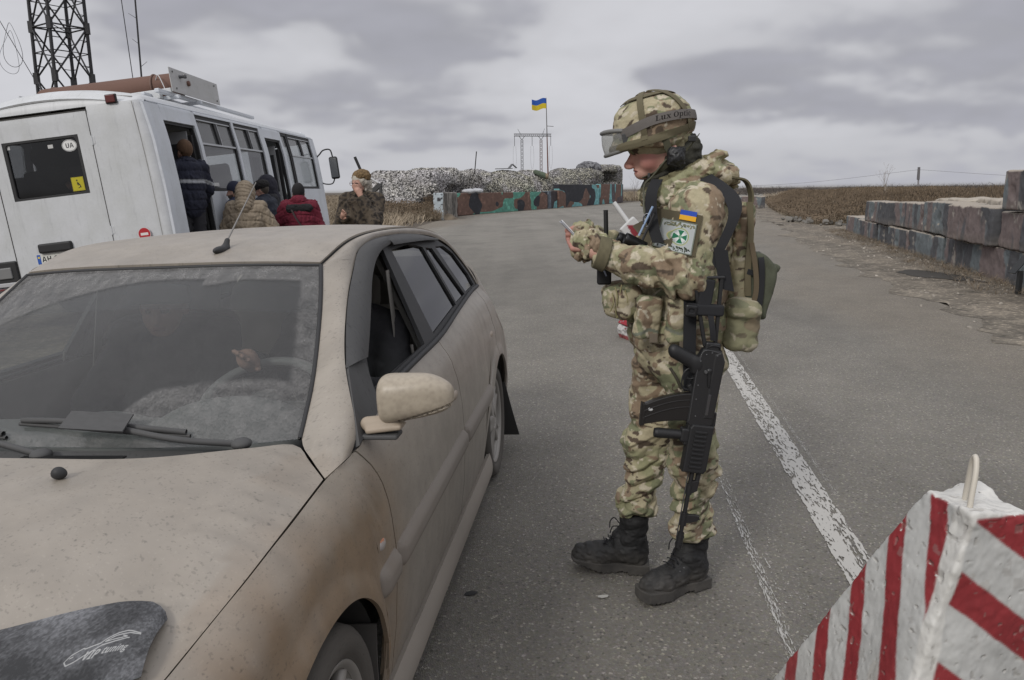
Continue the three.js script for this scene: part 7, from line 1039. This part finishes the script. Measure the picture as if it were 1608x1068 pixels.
{
  const r = rng(21), A = [], B = [], far = [], L = [];
  const dry = (x, z) => { const n = fbm(x * .06, 1, z * .05, 3), m = r(); const k = .9 + .2 * r(); return mixc([.262, .220, .165], [.188, .156, .117], clamp((n - .35) * 2 + (m - .5) * .4)).map((v) => v * k); };
  const outerX = (z) => { const e = edgeX(roadR, z); return z > -31 ? Math.max(e + 2.2, 8.6 - .2655 * (z + 11.25)) + .5 : e + 1.7 + 1.6 * sstep(-31, -60, z) * 0; };
  for (let i = 0; i < 60000; i++) { const d = 9 + 95 * r() ** 1.35, z = -d, ox = outerX(z), x = ox + (r() ** 1.25) * (8 + d * .62); const n = fbm(x * .12, 3, z * .1, 3); const edge = sstep(0, 2.5, x - ox); const p = { x, z, a: r() * 6.28, w: .9 + r() * .5 + d * .006, h: (.50 + .55 * n * n * 2.2 + r() * .30) * (.35 + .65 * edge), c: dry(x, z) }; (r() < .5 ? A : B).push(p); }
  for (let i = 0; i < 15000; i++) { const d = 90 + 230 * r() ** 1.2, z = -d, ox = outerX(-Math.min(d, 200)) + Math.max(0, d - 200) * .9, x = ox + r() * (60 + d * .75); far.push({ x, z, a: r() * 6.28, w: 3.4 + r() * 3, h: .45 + r() * .45 + .4 * fbm(x * .05, 1, z * .05, 3), c: dry(x, z).map((v) => v * 1.05) }); }
  for (let i = 0; i < 15000; i++) { const d = 26 + 210 * r() ** 1.3, z = -d, x = Math.min(edgeX(roadL, -Math.min(d, 200)) - .8, d < 100 ? -4.6 : 60) - r() ** 1.2 * (12 + d * .85); if (x > -9.5 && z > -50 && z < -40 && x > -8.2) continue; L.push({ x, z, a: r() * 6.28, w: 1.4 + r() + d * .015, h: .3 + r() * .45 + d * .002, c: dry(x, z) }); }
  scatter('dry_grass', 'tall brown dry grass of the field beyond the block wall', tuft(1, 24, .2, true), grassM, A); scatter('dry_grass', 'tall brown dry grass of the field beyond the block wall, paler stalks', tuft(2, 20, .3, true), grassM, B);
  scatter('dry_grass', 'far brown grass running up to the horizon on the right', tuft(3, 16, .3, false), grassM, far); scatter('dry_grass', 'low dry grass on the left behind the bus and the nets', tuft(4, 12, .4, false), grassM, L);
  // earth bank with grass at the foot of the big net
  struct('earth_bank', nets((x, y, z) => ell([-6.2, -.1, -42.8], [3.2, .75, 1.7])(x, y, z) + (fbm(x * 1.2, y * 1.2, z * 1.2, 4) - .5) * .5, [-9.8, -.1, -45], [-2.6, 1.1, -40.6], .12, (x, y, z) => { const n = fbm(x * 3, y * 3, z * 3, 3); return [.20 * (.6 + n * .7), .16 * (.6 + n * .7), .115 * (.6 + n * .7)]; }), vcol(.97));
  const bank = []; for (let i = 0; i < 900; i++) { const x = -9.2 + r() * 5.4, z = -44 + r() * 3.2; bank.push({ x, y: .1 + .5 * Math.max(0, 1 - ((x + 6.2) / 3.2) ** 2 - ((z + 42.8) / 1.7) ** 2), z, a: r() * 6.28, w: .8 + r() * .6, h: .2 + r() * .35, c: dry(x, z) }); } for (let i = 0; i < 260; i++) { const x = -4.9 + r() * 1.3, z = -44.8 + r() * .8; bank.push({ x, y: .1, z, a: r() * 6.28, w: .8, h: .7 + r() * .6, c: [.14, .115, .085] }); } scatter('dry_grass', 'dead grass and weeds on the earth bank under the big net', tuft(5, 12, .5, true), grassM, bank);
  // bushes along the horizon
  const twig = (() => { const rr = rng(8), g = []; for (let k = 0; k < 26; k++) { const a = rr() * 6.28, e = .5 + rr() * .9, l = .5 + rr() * .6, b = [Math.cos(a) * .15 * rr(), 0, Math.sin(a) * .15 * rr()], t = [b[0] + Math.cos(a) * Math.cos(e) * l, Math.sin(e) * l, b[2] + Math.sin(a) * Math.cos(e) * l]; g.push(rod(b, t, .012, .004, 3)); for (let q = 0; q < 3; q++) { const s = .4 + rr() * .5, p = [lerp(b[0], t[0], s), lerp(b[1], t[1], s), lerp(b[2], t[2], s)]; g.push(rod(p, [p[0] + (rr() - .5) * .4, p[1] + .2 + rr() * .2, p[2] + (rr() - .5) * .4], .006, .002, 3)); } } return merge(g); })();
  const bushes = []; for (let i = 0; i < 300; i++) { const d = 150 + r() * 160, x = 24 + d * (.14 + r() * .62); const s = 1.3 + r() * 1.5 + (fbm(x * .03, 0, 2, 2) - .5) * 3; bushes.push({ x, z: -d, a: r() * 6.28, w: s * (1.2 + r()), h: Math.max(.7, s * .75), c: [.11, .095, .085] }); } scatter('bare_bushes', 'leafless bushes along the right horizon', twig, std([1, 1, 1], .95), bushes);
  const bare = (label, x, z, h, seed, col) => { const t = thing('bare_tree', label, 'tree', [x, 0, z]), rr = rng(seed), tw = []; const grow = (p, d, l, rad, lv) => { const e = p.clone().addScaledVector(d, l); if (lv > 0) tw.push(rod(p, e, rad, rad * .6, 4)); if (lv < 4) for (let k = 0; k < (lv ? 2 + (rr() < .5) : 5); k++) grow(lv ? e : p.clone().addScaledVector(d, l * (.45 + k * .14)), d.clone().add(V((rr() - .5) * 1.3, rr() * .45, (rr() - .5) * 1.3)).normalize(), l * (lv ? .66 : .42) * (.7 + rr() * .5), rad * .5, lv + 1); }; grow(V(x, 0, z), V(.02, 1, 0).normalize(), h * .62, h * .014, 0); under('trunk', rod([x, 0, z], [x + .012 * h, h * .62, z], h * .016, h * .008, 6), std(col, .9), t); under('crown', tw, std(col, .9), t); };
  bare('slim pale leafless sapling in the field behind the block wall', 29.4, -60, 2.75, 4, [.30, .26, .22]); bare('bushy leafless tree beside the far end of the painted barriers', 17.5, -108, 2.9, 9, [.13, .11, .10]); bare('small leafless tree on the horizon beside the backpack', 33.5, -120, 2.6, 12, [.12, .10, .09]);
}
{ // stones, clods and litter along the verge and the wall foot
  const r = rng(33), st = nets((x, y, z) => ell([0, 0, 0], [.5, .36, .42])(x, y, z) + (fbm(x * 3, y * 3, z * 3, 2) - .5) * .35, [-.8, -.6, -.7], [.8, .6, .7], .12), list = [], rub = [];
  for (let i = 0; i < 1300; i++) { const near = r() < .45, s = r() * 17 - 1, z = near ? WN.z + WD.z * s : -6 - 50 * r() ** 1.4, e = edgeX(roadR, z); const x = near ? WN.x + WD.x * s - .15 - r() ** 2 * 1.1 : lerp(e - .4, Math.max(e + 3.4, 8.2 - .2655 * (z + 11.25)), r()); const k = .008 + .03 * r() ** 4; list.push({ x, y: vergeY(x, z) + k * .1, z, a: r() * 6.28, tx: r(), w: k * (1 + r()), h: k, c: ((k2) => [.36, .325, .28].map((v) => v * k2))(.6 + r() * .6) }); }
  scatter('pebbles', 'small stones and clods on the dirt verge', st, std([1, 1, 1], .95), list);
  const tw = []; for (let i = 0; i < 420; i++) { const s = r() * 17 - 1; tw.push({ x: WN.x + WD.x * s - .1 - r() ** 1.6 * .7, y: .06, z: WN.z + WD.z * s, a: r() * 6.28, w: .25 + r() * .2, h: .05 + r() * .09, c: [.17, .135, .095] }); } scatter('dry_grass', 'scraps of dead grass along the foot of the block wall', tuft(6, 12, .8, false), grassM, tw);
  for (let i = 0; i < 70; i++) { rub.push({ x: 12.9 + (r() - .3) * 2.6, y: .08 + r() * .12, z: -32.2 + (r() - .5) * 6, a: r() * 6.28, tx: r() * 2, w: .10 + r() * .2, h: .06 + r() * .12, c: ((k2) => [.15, .14, .125].map((v) => v * k2))(.6 + r() * .7) }); } scatter('rubble', 'grey rubble beside the far end of the block wall', st, std([1, 1, 1], .95), rub);
}
// ---------------------------------------------------------------- people by the bus (local: facing +z, +x their left)
function makePerson(cfg) {
  const t = thing('person', cfg.label, 'person', cfg.pos, cfg.turn); const s = cfg.h / 1.75, J = cfg.joints || {}, jt = (k, d) => (J[k] || d).map((v) => v * s);
  const hipL = jt('hipL', [.09, .93, 0]), hipR = jt('hipR', [-.09, .93, 0]), kneeL = jt('kneeL', [.10, .5, .02]), kneeR = jt('kneeR', [-.10, .5, .02]), footL = jt('footL', [.11, .07, 0]), footR = jt('footR', [-.11, .07, 0]), shL = jt('shL', [.185, 1.42, -.01]), shR = jt('shR', [-.185, 1.42, -.01]), elL = jt('elL', [.26, 1.15, -.01]), elR = jt('elR', [-.26, 1.15, -.01]), haL = jt('haL', [.22, .93, .10]), haR = jt('haR', [-.22, .93, .10]), hd = jt('head', [0, 1.61, .03]), ch = jt('chest', [0, 1.28, 0]), pe = jt('pelvis', [0, .98, 0]);
  const yaw = cfg.headTurn || 0, pit = cfg.headPitch || 0, skin = [.43, .25, .19];
  // head in its own frame, then set on the neck
  const hf = blend([ell([0, .035, -.015], [.076, .105, .095]), ell([0, -.045, .025], [.058, .07, .065]), cap([0, .012, .088], [0, -.022, .106], .009, .014), ell([.03, -.02, .055], [.025, .03, .025]), ell([-.03, -.02, .055], [.025, .03, .025])], .03);
  const hm = new THREE.Matrix4().makeRotationFromEuler(new THREE.Euler(pit, yaw, 0, 'YXZ')).setPosition(...hd).scale(V(s, s, s));
  const head = nets((x, y, z) => { let d = hf(x, y, z); d = smax(d, -ell([Math.sign(x) * .030, .012, .094], [.016, .009, .014])(x, y, z), .012); d = smin(d, ell([Math.sign(x) * .030, .012, .076], [.012, .01, .012])(x, y, z), .004); d = smin(d, ell([Math.sign(x) * .077, -.005, -.012], [.012, .03, .018])(x, y, z), .01); return smin(d, ell([0, -.055, .083], [.022, .008, .01])(x, y, z), .008); }, [-.13, -.14, -.14], [.13, .17, .15], .0085, (x, y, z) => { if (cfg.beard && y < -.03 && z > .0) return [.07, .05, .04]; if (Math.abs(y + .055) < .007 && z > .06 && Math.abs(x) < .022) return [.26, .11, .1]; if (Math.abs(Math.abs(x) - .03) < .012 && Math.abs(y - .012) < .006 && z > .06) return [.05, .04, .035]; if (y > .05 || z < -.02 + y * .3) return cfg.hair || [.05, .04, .03]; return skin.map((v) => v * (.92 + .16 * vnoise(x * 60, y * 60, z * 60))); }).applyMatrix4(hm);
  const hand = (h, e) => { const d = V(h[0] - e[0], h[1] - e[1], h[2] - e[2]).normalize(), sd = d.clone().cross(V(0, 0, 1)).normalize(), P = [cap(h, [h[0] + d.x * .07, h[1] + d.y * .07, h[2] + d.z * .07], .030, .034)]; for (let k = 0; k < 4; k++) { const o = (k - 1.5) * .017, b = [h[0] + d.x * .075 + sd.x * o, h[1] + d.y * .075 + sd.y * o, h[2] + d.z * .075 + sd.z * o], l = [.062, .072, .068, .052][k]; P.push(cap(b, [b[0] + d.x * l, b[1] + d.y * l, b[2] + d.z * l + .016], .0095, .008)); } P.push(cap([h[0] + sd.x * .025, h[1] + sd.y * .025, h[2] + sd.z * .025 + .01], [h[0] + d.x * .06 + sd.x * .05, h[1] + d.y * .06 + sd.y * .05, h[2] + d.z * .06 + sd.z * .05 + .02], .012, .009)); return nets(blend(P, .01), h.map((v) => v - .18), h.map((v) => v + .18), .007, () => skin); };
  const core = blend([cap(pe, ch, .1, .11), cap(ch, [hd[0], hd[1] - .08, hd[2] - .02], .08, .05), cap(shL, elL, .045, .038), cap(elL, haL, .036, .027), cap(shR, elR, .045, .038), cap(elR, haR, .036, .027), cap(hipL, kneeL, .075, .055), cap(kneeL, footL, .05, .04), cap(hipR, kneeR, .075, .055), cap(kneeR, footR, .05, .04)], .05);
  const all = [hipL, hipR, kneeL, kneeR, footL, footR, shL, shR, elL, elR, haL, haR, hd, pe]; const [lo, hi] = bounds(all, .2);
  const bodyG = [nets(core, lo, hi, .03, () => skin), head]; bodyG.push(hand(haL, elL), hand(haR, elR)); mesh('body', bodyG, vcol(.65), t);
  // trousers and shoes
  const tr = blend([cap(hipL, kneeL, .095, .075), cap(kneeL, footL, .072, .062), cap(hipR, kneeR, .095, .075), cap(kneeR, footR, .072, .062)], .04); const sh = (f) => blend([ell([f[0], f[1] - .03 * s, f[2] + .05], [.05, .05, .12]), cap([f[0], f[1], f[2]], [f[0], f[1] + .1, f[2]], .05, .05)], .03); const shs = [sh(footL), sh(footR)];
  mesh('trousers', nets((x, y, z) => tr(x, y, z) + (.1 - crease(x, y, z, 9, 16, 9)) * .05, lo, hi, .022, () => cfg.legs || [.03, .03, .036]), vcol(.95), t); if (!cfg.seated) for (const q of shs.map((f, i) => [f, i ? footR : footL])) mesh('shoe', nets(q[0], q[1].map((v) => v - .22), q[1].map((v) => v + .25), .018, () => [.018, .018, .018]), vcol(.6), t);
  // coat
  const bulk = cfg.bulk || 1, cl = cfg.coatLow ?? .82, arms = [cap(shL, elL, .078 * bulk, .068 * bulk), cap(elL, haL, .066 * bulk, .052 * bulk), cap(shR, elR, .078 * bulk, .068 * bulk), cap(elR, haR, .066 * bulk, .052 * bulk)], tor = blend([ell([ch[0], ch[1], ch[2] - .01], [.19 * bulk, .22, .14 * bulk]), ell([(ch[0] + pe[0]) / 2, (ch[1] + pe[1]) / 2, (ch[2] + pe[2]) / 2], [.185 * bulk, .22, .145 * bulk]), ell(pe, [.19 * bulk, .2, .15 * bulk]), cap([shL[0] * .9, shL[1] + .02, shL[2]], [shR[0] * .9, shR[1] + .02, shR[2]], .07 * bulk, .07 * bulk), cap(ch, [hd[0], hd[1] - .12 * s, hd[2] - .02], .1, .078), ...(cfg.long ? [cap(pe, [pe[0], cl + .05, pe[2]], .18, .2)] : [])], .08), am = blend(arms, .04);
  const quilt = cfg.quilt || 0; const cf = (x, y, z) => { let d = smin(tor(x, y, z), am(x, y, z), .04); if (d > .12) return d; d += (.1 - crease(x, y, z, 8, 11, 8)) * .06 * (quilt ? .6 : 1); if (quilt) { const q = y + (Math.abs(x) > .2 ? (Math.abs(x) - .2) * .6 : 0); d += .010 * Math.exp(-(((((q + (fbm(x * 5, y * 5, z * 5, 2) - .5) * .05) / quilt % 1 + 1) % 1 - .5) / .10) ** 2)) + (.1 - crease(x, y * .6, z, 18, 14, 18)) * .055; } d = smax(d, cl - y, .02); for (const [h, e] of [[haL, elL], [haR, elR]]) { const vx = h[0] - e[0], vy = h[1] - e[1], vz = h[2] - e[2], l = Math.hypot(vx, vy, vz); const k = ((x - h[0]) * vx + (y - h[1]) * vy + (z - h[2]) * vz) / l; if (Math.hypot(x - h[0], y - h[1], z - h[2]) < .16) d = smax(d, k + .005, .01); } return d; };
  const cb = bounds([...all.filter((p) => p[1] > cl - .1), [ch[0] - .3 * bulk, cl, ch[2]], [ch[0] + .3 * bulk, ch[1], ch[2]]], .22); mesh('coat', nets(cf, cb[0], cb[1], cfg.cell || .015, cfg.coat), vcol(.93), t);
  const hp = (n, f, b, c, col, rough = .95) => mesh(n, nets(f, b[0], b[1], c, col).applyMatrix4(hm), vcol(rough), t), HB = [[-.2, -.25, -.22], [.2, .22, .2]];
  if (cfg.hat === 'fur') hp('fur_hat', (x, y, z) => smax(ell([0, .075, -.01], [.112, .085, .122])(x, y, z), .02 - y + z * .12, .02) + (vnoise(x * 70, y * 70, z * 70) - .5) * .012, HB, .009, () => [.012, .011, .011]);
  if (cfg.hat === 'knit') hp('knit_cap', (x, y, z) => smax(ell([0, .045, -.015], [.09, .118, .108])(x, y, z), .022 - y + z * .25 - (z < 0 ? -z * .25 : 0), .012), HB, .009, (x, y, z) => cfg.hatCol.map((v) => v * (.8 + .4 * vnoise(x * 90, y * 40, z * 90))));
  if (cfg.hat === 'hood') hp('hood', (x, y, z) => { let d = Math.abs(blend([ell([0, .03, -.03], [.118, .142, .13]), cap([0, -.05, -.05], [0, -.16, -.08], .10, .12)], .06)(x, y, z)) - .014; if (quilt) d += .010 * Math.exp(-(((((y + z * .5) / .055 % 1 + 1) % 1 - .5) / .15) ** 2)); return smax(d, -(ell([0, -.01, .12], [.075, .105, .1])(x, y, z)), .015) + (.1 - crease(x, y, z, 14, 14, 14)) * .03; }, [[-.24, -.32, -.26], [.24, .22, .2]], .010, cfg.hoodCol || cfg.coat);
  if (cfg.collar) mesh('collar', nets((x, y, z) => blend([cap([hd[0] - .1, hd[1] - .17, hd[2] - .02], [hd[0] + .1, hd[1] - .17, hd[2] - .02], .055, .055), cap([hd[0] - .08, hd[1] - .16, hd[2] - .08], [hd[0] + .08, hd[1] - .16, hd[2] - .08], .055, .055), cap([hd[0] - .09, hd[1] - .2, hd[2] + .06], [hd[0] + .09, hd[1] - .2, hd[2] + .06], .05, .05)], .04)(x, y, z) + (vnoise(x * 50, y * 50, z * 50) - .5) * .015, [hd[0] - .25, hd[1] - .36, hd[2] - .25], [hd[0] + .25, hd[1] - .02, hd[2] + .25], .012, cfg.collar), vcol(.95), t);
  return { t, s, hd, hm };
}
const shade = (c, k = .2) => (x, y, z) => { const n = fbm(x * 12, y * 12, z * 12, 3); return c.map((v) => v * (1 - k + 2 * k * n)); };
const NAVY = [.014, .016, .030];
makePerson({ label: 'person in a navy jacket with a pale reflective stripe at the rear bus door', pos: [-4.03, .46, -9.62], turn: Math.PI + .75, h: 1.75, headTurn: .2, quilt: .12, bulk: 1.06, coatLow: .78, hair: [.10, .055, .03], hat: 'knit', hatCol: [.10, .058, .034], joints: { elL: [.27, 1.16, .02], elR: [-.27, 1.16, .06], haR: [-.24, .95, .2] }, coat: (x, y, z) => { const a = Math.abs(x) > .19 ? .03 * (Math.abs(x) - .19) * 10 : 0; return Math.abs(y - 1.26 + a) < .022 && z < .06 ? [.30, .31, .33] : NAVY.map((v) => v * (.8 + .5 * fbm(x * 14, y * 14, z * 14, 2))); } });
makePerson({ label: 'person in a padded beige jacket with the hood up, seen from behind', pos: [-3.42, 0, -9.9], turn: Math.PI + .12, h: 1.685, hat: 'hood', quilt: .105, bulk: 1.22, cell: .013, coatLow: .8, headTurn: -.1, headPitch: .15, coat: shade([.245, .20, .148], .08), joints: { elR: [-.31, 1.17, .03], haR: [-.33, .98, .16], elL: [.29, 1.15, .05] } });
{ const p = makePerson({ label: 'person in a crimson padded jacket with a black cap and scarf, seen from behind', pos: [-2.93, 0, -10.6], turn: Math.PI + .25, h: 1.68, hat: 'knit', hatCol: [.012, .011, .012], quilt: .10, bulk: 1.22, cell: .013, coatLow: .78, coat: shade([.125, .010, .024], .12), joints: { elL: [.32, 1.15, .03], haL: [.28, .95, .12] } });
  const [x, y, z] = p.hd; mesh('hood', nets((a, b, c) => blend([ell([x, y - .09, z - .075], [.115, .085, .085]), cap([x - .1, y - .15, z - .03], [x + .1, y - .15, z - .03], .06, .06)], .05)(a, b, c) + (.1 - crease(a, b, c, 16, 22, 16)) * .05, [x - .25, y - .3, z - .25], [x + .25, y + .05, z + .15], .011, shade([.12, .009, .022])), vcol(.93), p.t);
  mesh('scarf', nets((a, b, c) => blend([cap([x - .16, y - .21, z - .05], [x + .16, y - .20, z - .05], .07, .07), cap([x - .12, y - .19, z - .15], [x + .12, y - .20, z - .15], .06, .06)], .03)(a, b, c) + (.1 - crease(a, b, c, 20, 30, 20)) * .05, [x - .32, y - .36, z - .28], [x + .32, y - .06, z + .1], .011, shade([.010, .010, .011])), vcol(.95), p.t);
  mesh('bag_strap', slab((u, v) => { const q = curve([[.13, 1.40, -.155], [.05, 1.22, -.215], [-.08, 1.02, -.225], [-.18, .84, -.20]])(v); return [q[0] + (u - .5) * .024, q[1], q[2]]; }, 2, 16, .004), std([.035, .022, .022], .8), p.t); }
makePerson({ label: 'man in a black fur hat and fur collared dark coat beside the bus', pos: [-3.53, 0, -11.0], turn: -Math.PI / 2 - .15, h: 1.735, hat: 'fur', headPitch: .3, bulk: 1.12, coat: shade([.020, .024, .036]), collar: shade([.012, .012, .012]), joints: { haL: [.15, 1.05, .25], haR: [-.15, 1.05, .25] } });
makePerson({ label: 'bearded man in a dark blue knit cap, seen in profile behind the beige hood', pos: [-3.70, 0, -10.35], turn: -Math.PI / 2 - .1, h: 1.71, hat: 'knit', hatCol: [.018, .022, .042], beard: true, headPitch: .1, coat: shade([.018, .024, .05]), bulk: 1.02 });
makePerson({ label: 'person with a dark hood up, rearmost of the group outside the bus', pos: [-3.70, 0, -11.7], turn: -.9, h: 1.80, hat: 'hood', hoodCol: shade([.022, .022, .032]), coat: shade([.020, .020, .024]) });
{ // woman holding her head
  const spots = (x, y, z) => { const a = Math.atan2(z, x) * 1.6, n = vnoise(x * 40 + a, y * 40, z * 40), m = vnoise(x * 60 + 9, y * 60, z * 60), f = fbm(x * 9, y * 9, z * 9, 2); return n > .60 || m > .78 ? [.018, .014, .011] : mixc([.085, .066, .045], [.05, .038, .027], f); };
  const p = makePerson({ label: 'woman in a leopard print fur coat shielding her face with her hand', pos: [-1.70, 0, -8.75], turn: -.25, h: 1.80, headTurn: -.3, headPitch: .12, bulk: 1.14, cell: .013, long: true, coatLow: .5, hair: [.40, .37, .31], collar: spots, coat: spots, legs: [.02, .02, .022], joints: { elL: [.235, 1.19, .20], haL: [.085, 1.475, .20], elR: [-.26, 1.13, .05], haR: [-.13, 1.25, .22] } });
  mesh('fur_hat', nets((x, y, z) => smax(ell([.01, .075, -.035], [.10, .08, .105])(x, y, z), .035 - y + z * .35, .02) + (vnoise(x * 80, y * 80, z * 80) - .5) * .014, [[-.2, -.1, -.25], [.2, .22, .2]][0], [.2, .22, .2], .009, (x, y, z) => { const n = vnoise(x * 60, y * 60, z * 60); return [.13 * (.6 + n), .085 * (.6 + n), .04 * (.6 + n)]; }).applyMatrix4(p.hm), vcol(.95), p.t);
  mesh('hair', nets((x, y, z) => smax(blend([ell([0, .02, -.03], [.098, .105, .105]), ell([.0, -.08, -.06], [.085, .09, .07])], .04)(x, y, z) + (fbm(x * 26, y * 26, z * 26, 3) - .5) * .05, z - .045 - y * .35, .01), [-.2, -.22, -.22], [.2, .2, .2], .009, (x, y, z) => { const n = fbm(x * 40, y * 40, z * 40, 2); return [.36 * (.6 + .7 * n), .33 * (.6 + .7 * n), .28 * (.6 + .7 * n)]; }).applyMatrix4(p.hm), vcol(.8), p.t);
  mesh('glasses', merge([new THREE.TorusGeometry(.021, .0022, 6, 20).translate(.031, .010, .102), new THREE.TorusGeometry(.021, .0022, 6, 20).translate(-.031, .010, .102), rod([-.01, .012, .104], [.01, .012, .104], .002), rod([-.052, .012, .1], [-.08, .01, .0], .002), rod([.052, .012, .1], [.08, .01, .0], .002)]).applyMatrix4(p.hm), std([.12, .05, .045], .4), p.t);
}
// people inside the vehicles
const seatedJ = { hipL: [.09, .56, -.02], hipR: [-.09, .56, -.02], kneeL: [.14, .60, .42], kneeR: [-.14, .60, .42], footL: [.13, .32, .62], footR: [-.13, .32, .62], pelvis: [0, .60, 0], chest: [0, .90, -.06], shL: [.18, 1.03, -.08], shR: [-.18, 1.03, -.08], head: [0, 1.20, -.03] };
const inCar = (x, z) => { const v = V(x, 0, z).applyEuler(car.rotation).add(car.position); return [v.x, v.y + .0, v.z]; };
makePerson({ label: 'driver in a black jacket with one hand on the steering wheel of the beige car', pos: inCar(.37, -1.42), turn: car.rotation.y, h: 1.75, seated: true, coatLow: .5, coat: shade([.014, .014, .016]), hair: [.03, .025, .02], headTurn: .15, joints: { ...seatedJ, elL: [.25, .82, .12], haL: [.16, .93, .42], elR: [-.24, .85, .12], haR: [-.14, 1.02, .47] } });
makePerson({ label: 'front passenger in a black jacket behind the dusty windscreen of the beige car', pos: inCar(-.30, -1.32), turn: car.rotation.y, h: 1.75, seated: true, bulk: 1.1, coatLow: .5, coat: shade([.016, .016, .018]), hair: [.02, .018, .015], headTurn: .25, headPitch: .15, joints: { ...seatedJ, head: [.02, 1.17, .02], elL: [.25, .82, .1], haL: [.12, .72, .3], elR: [-.25, .8, .1], haR: [-.1, .72, .3] } });
const inBus = (x, y, z) => { const v = V(x, y, z).applyEuler(bus.rotation).add(bus.position); return [v.x, v.y, v.z]; };
makePerson({ label: 'person in a dark jacket standing inside the bus behind its rear window', pos: inBus(-.20, .84, -.36), turn: 1.2, h: 1.72, bulk: 1.6, cell: .02, coat: shade([.028, .028, .028]), hair: [.03, .025, .02], joints: { haL: [.16, .86, .34], haR: [-.18, .86, .25] } });
makePerson({ label: 'passenger in dark clothes seated behind the first side window of the bus', pos: inBus(.66, .62, -1.95), turn: Math.PI, h: 1.7, seated: true, cell: .022, coatLow: .5, coat: shade([.05, .05, .055]), hair: [.04, .03, .03], joints: { ...seatedJ, elL: [.25, .8, .1], haL: [.12, .7, .3], elR: [-.25, .8, .1], haR: [-.1, .7, .3] } });
{ const m = mesh('door_label', slab((u, v) => [.001, lerp(.055, -.055, v), lerp(-.009, .009, u)], 2, 2, .001, (p, u, v) => [v, u]), std([1, 1, 1], .6, { map: canvasTex(256, 42, (c, w, h) => { c.fillStyle = '#0c0c0d'; c.fillRect(0, 0, w, h); c.fillStyle = '#cfcfcf'; c.font = 'bold 30px sans-serif'; c.fillText('LANSEDA C', 18, 32); }) }), car); m.position.set(.66, .93, -.92); m.rotation.set(0, -.45, -.2); }
scene.traverse((o) => { if (o.isMesh) { o.castShadow = true; o.receiveShadow = true; } });
renderer.setSize(1024, 680);
renderer.render(scene, camera);
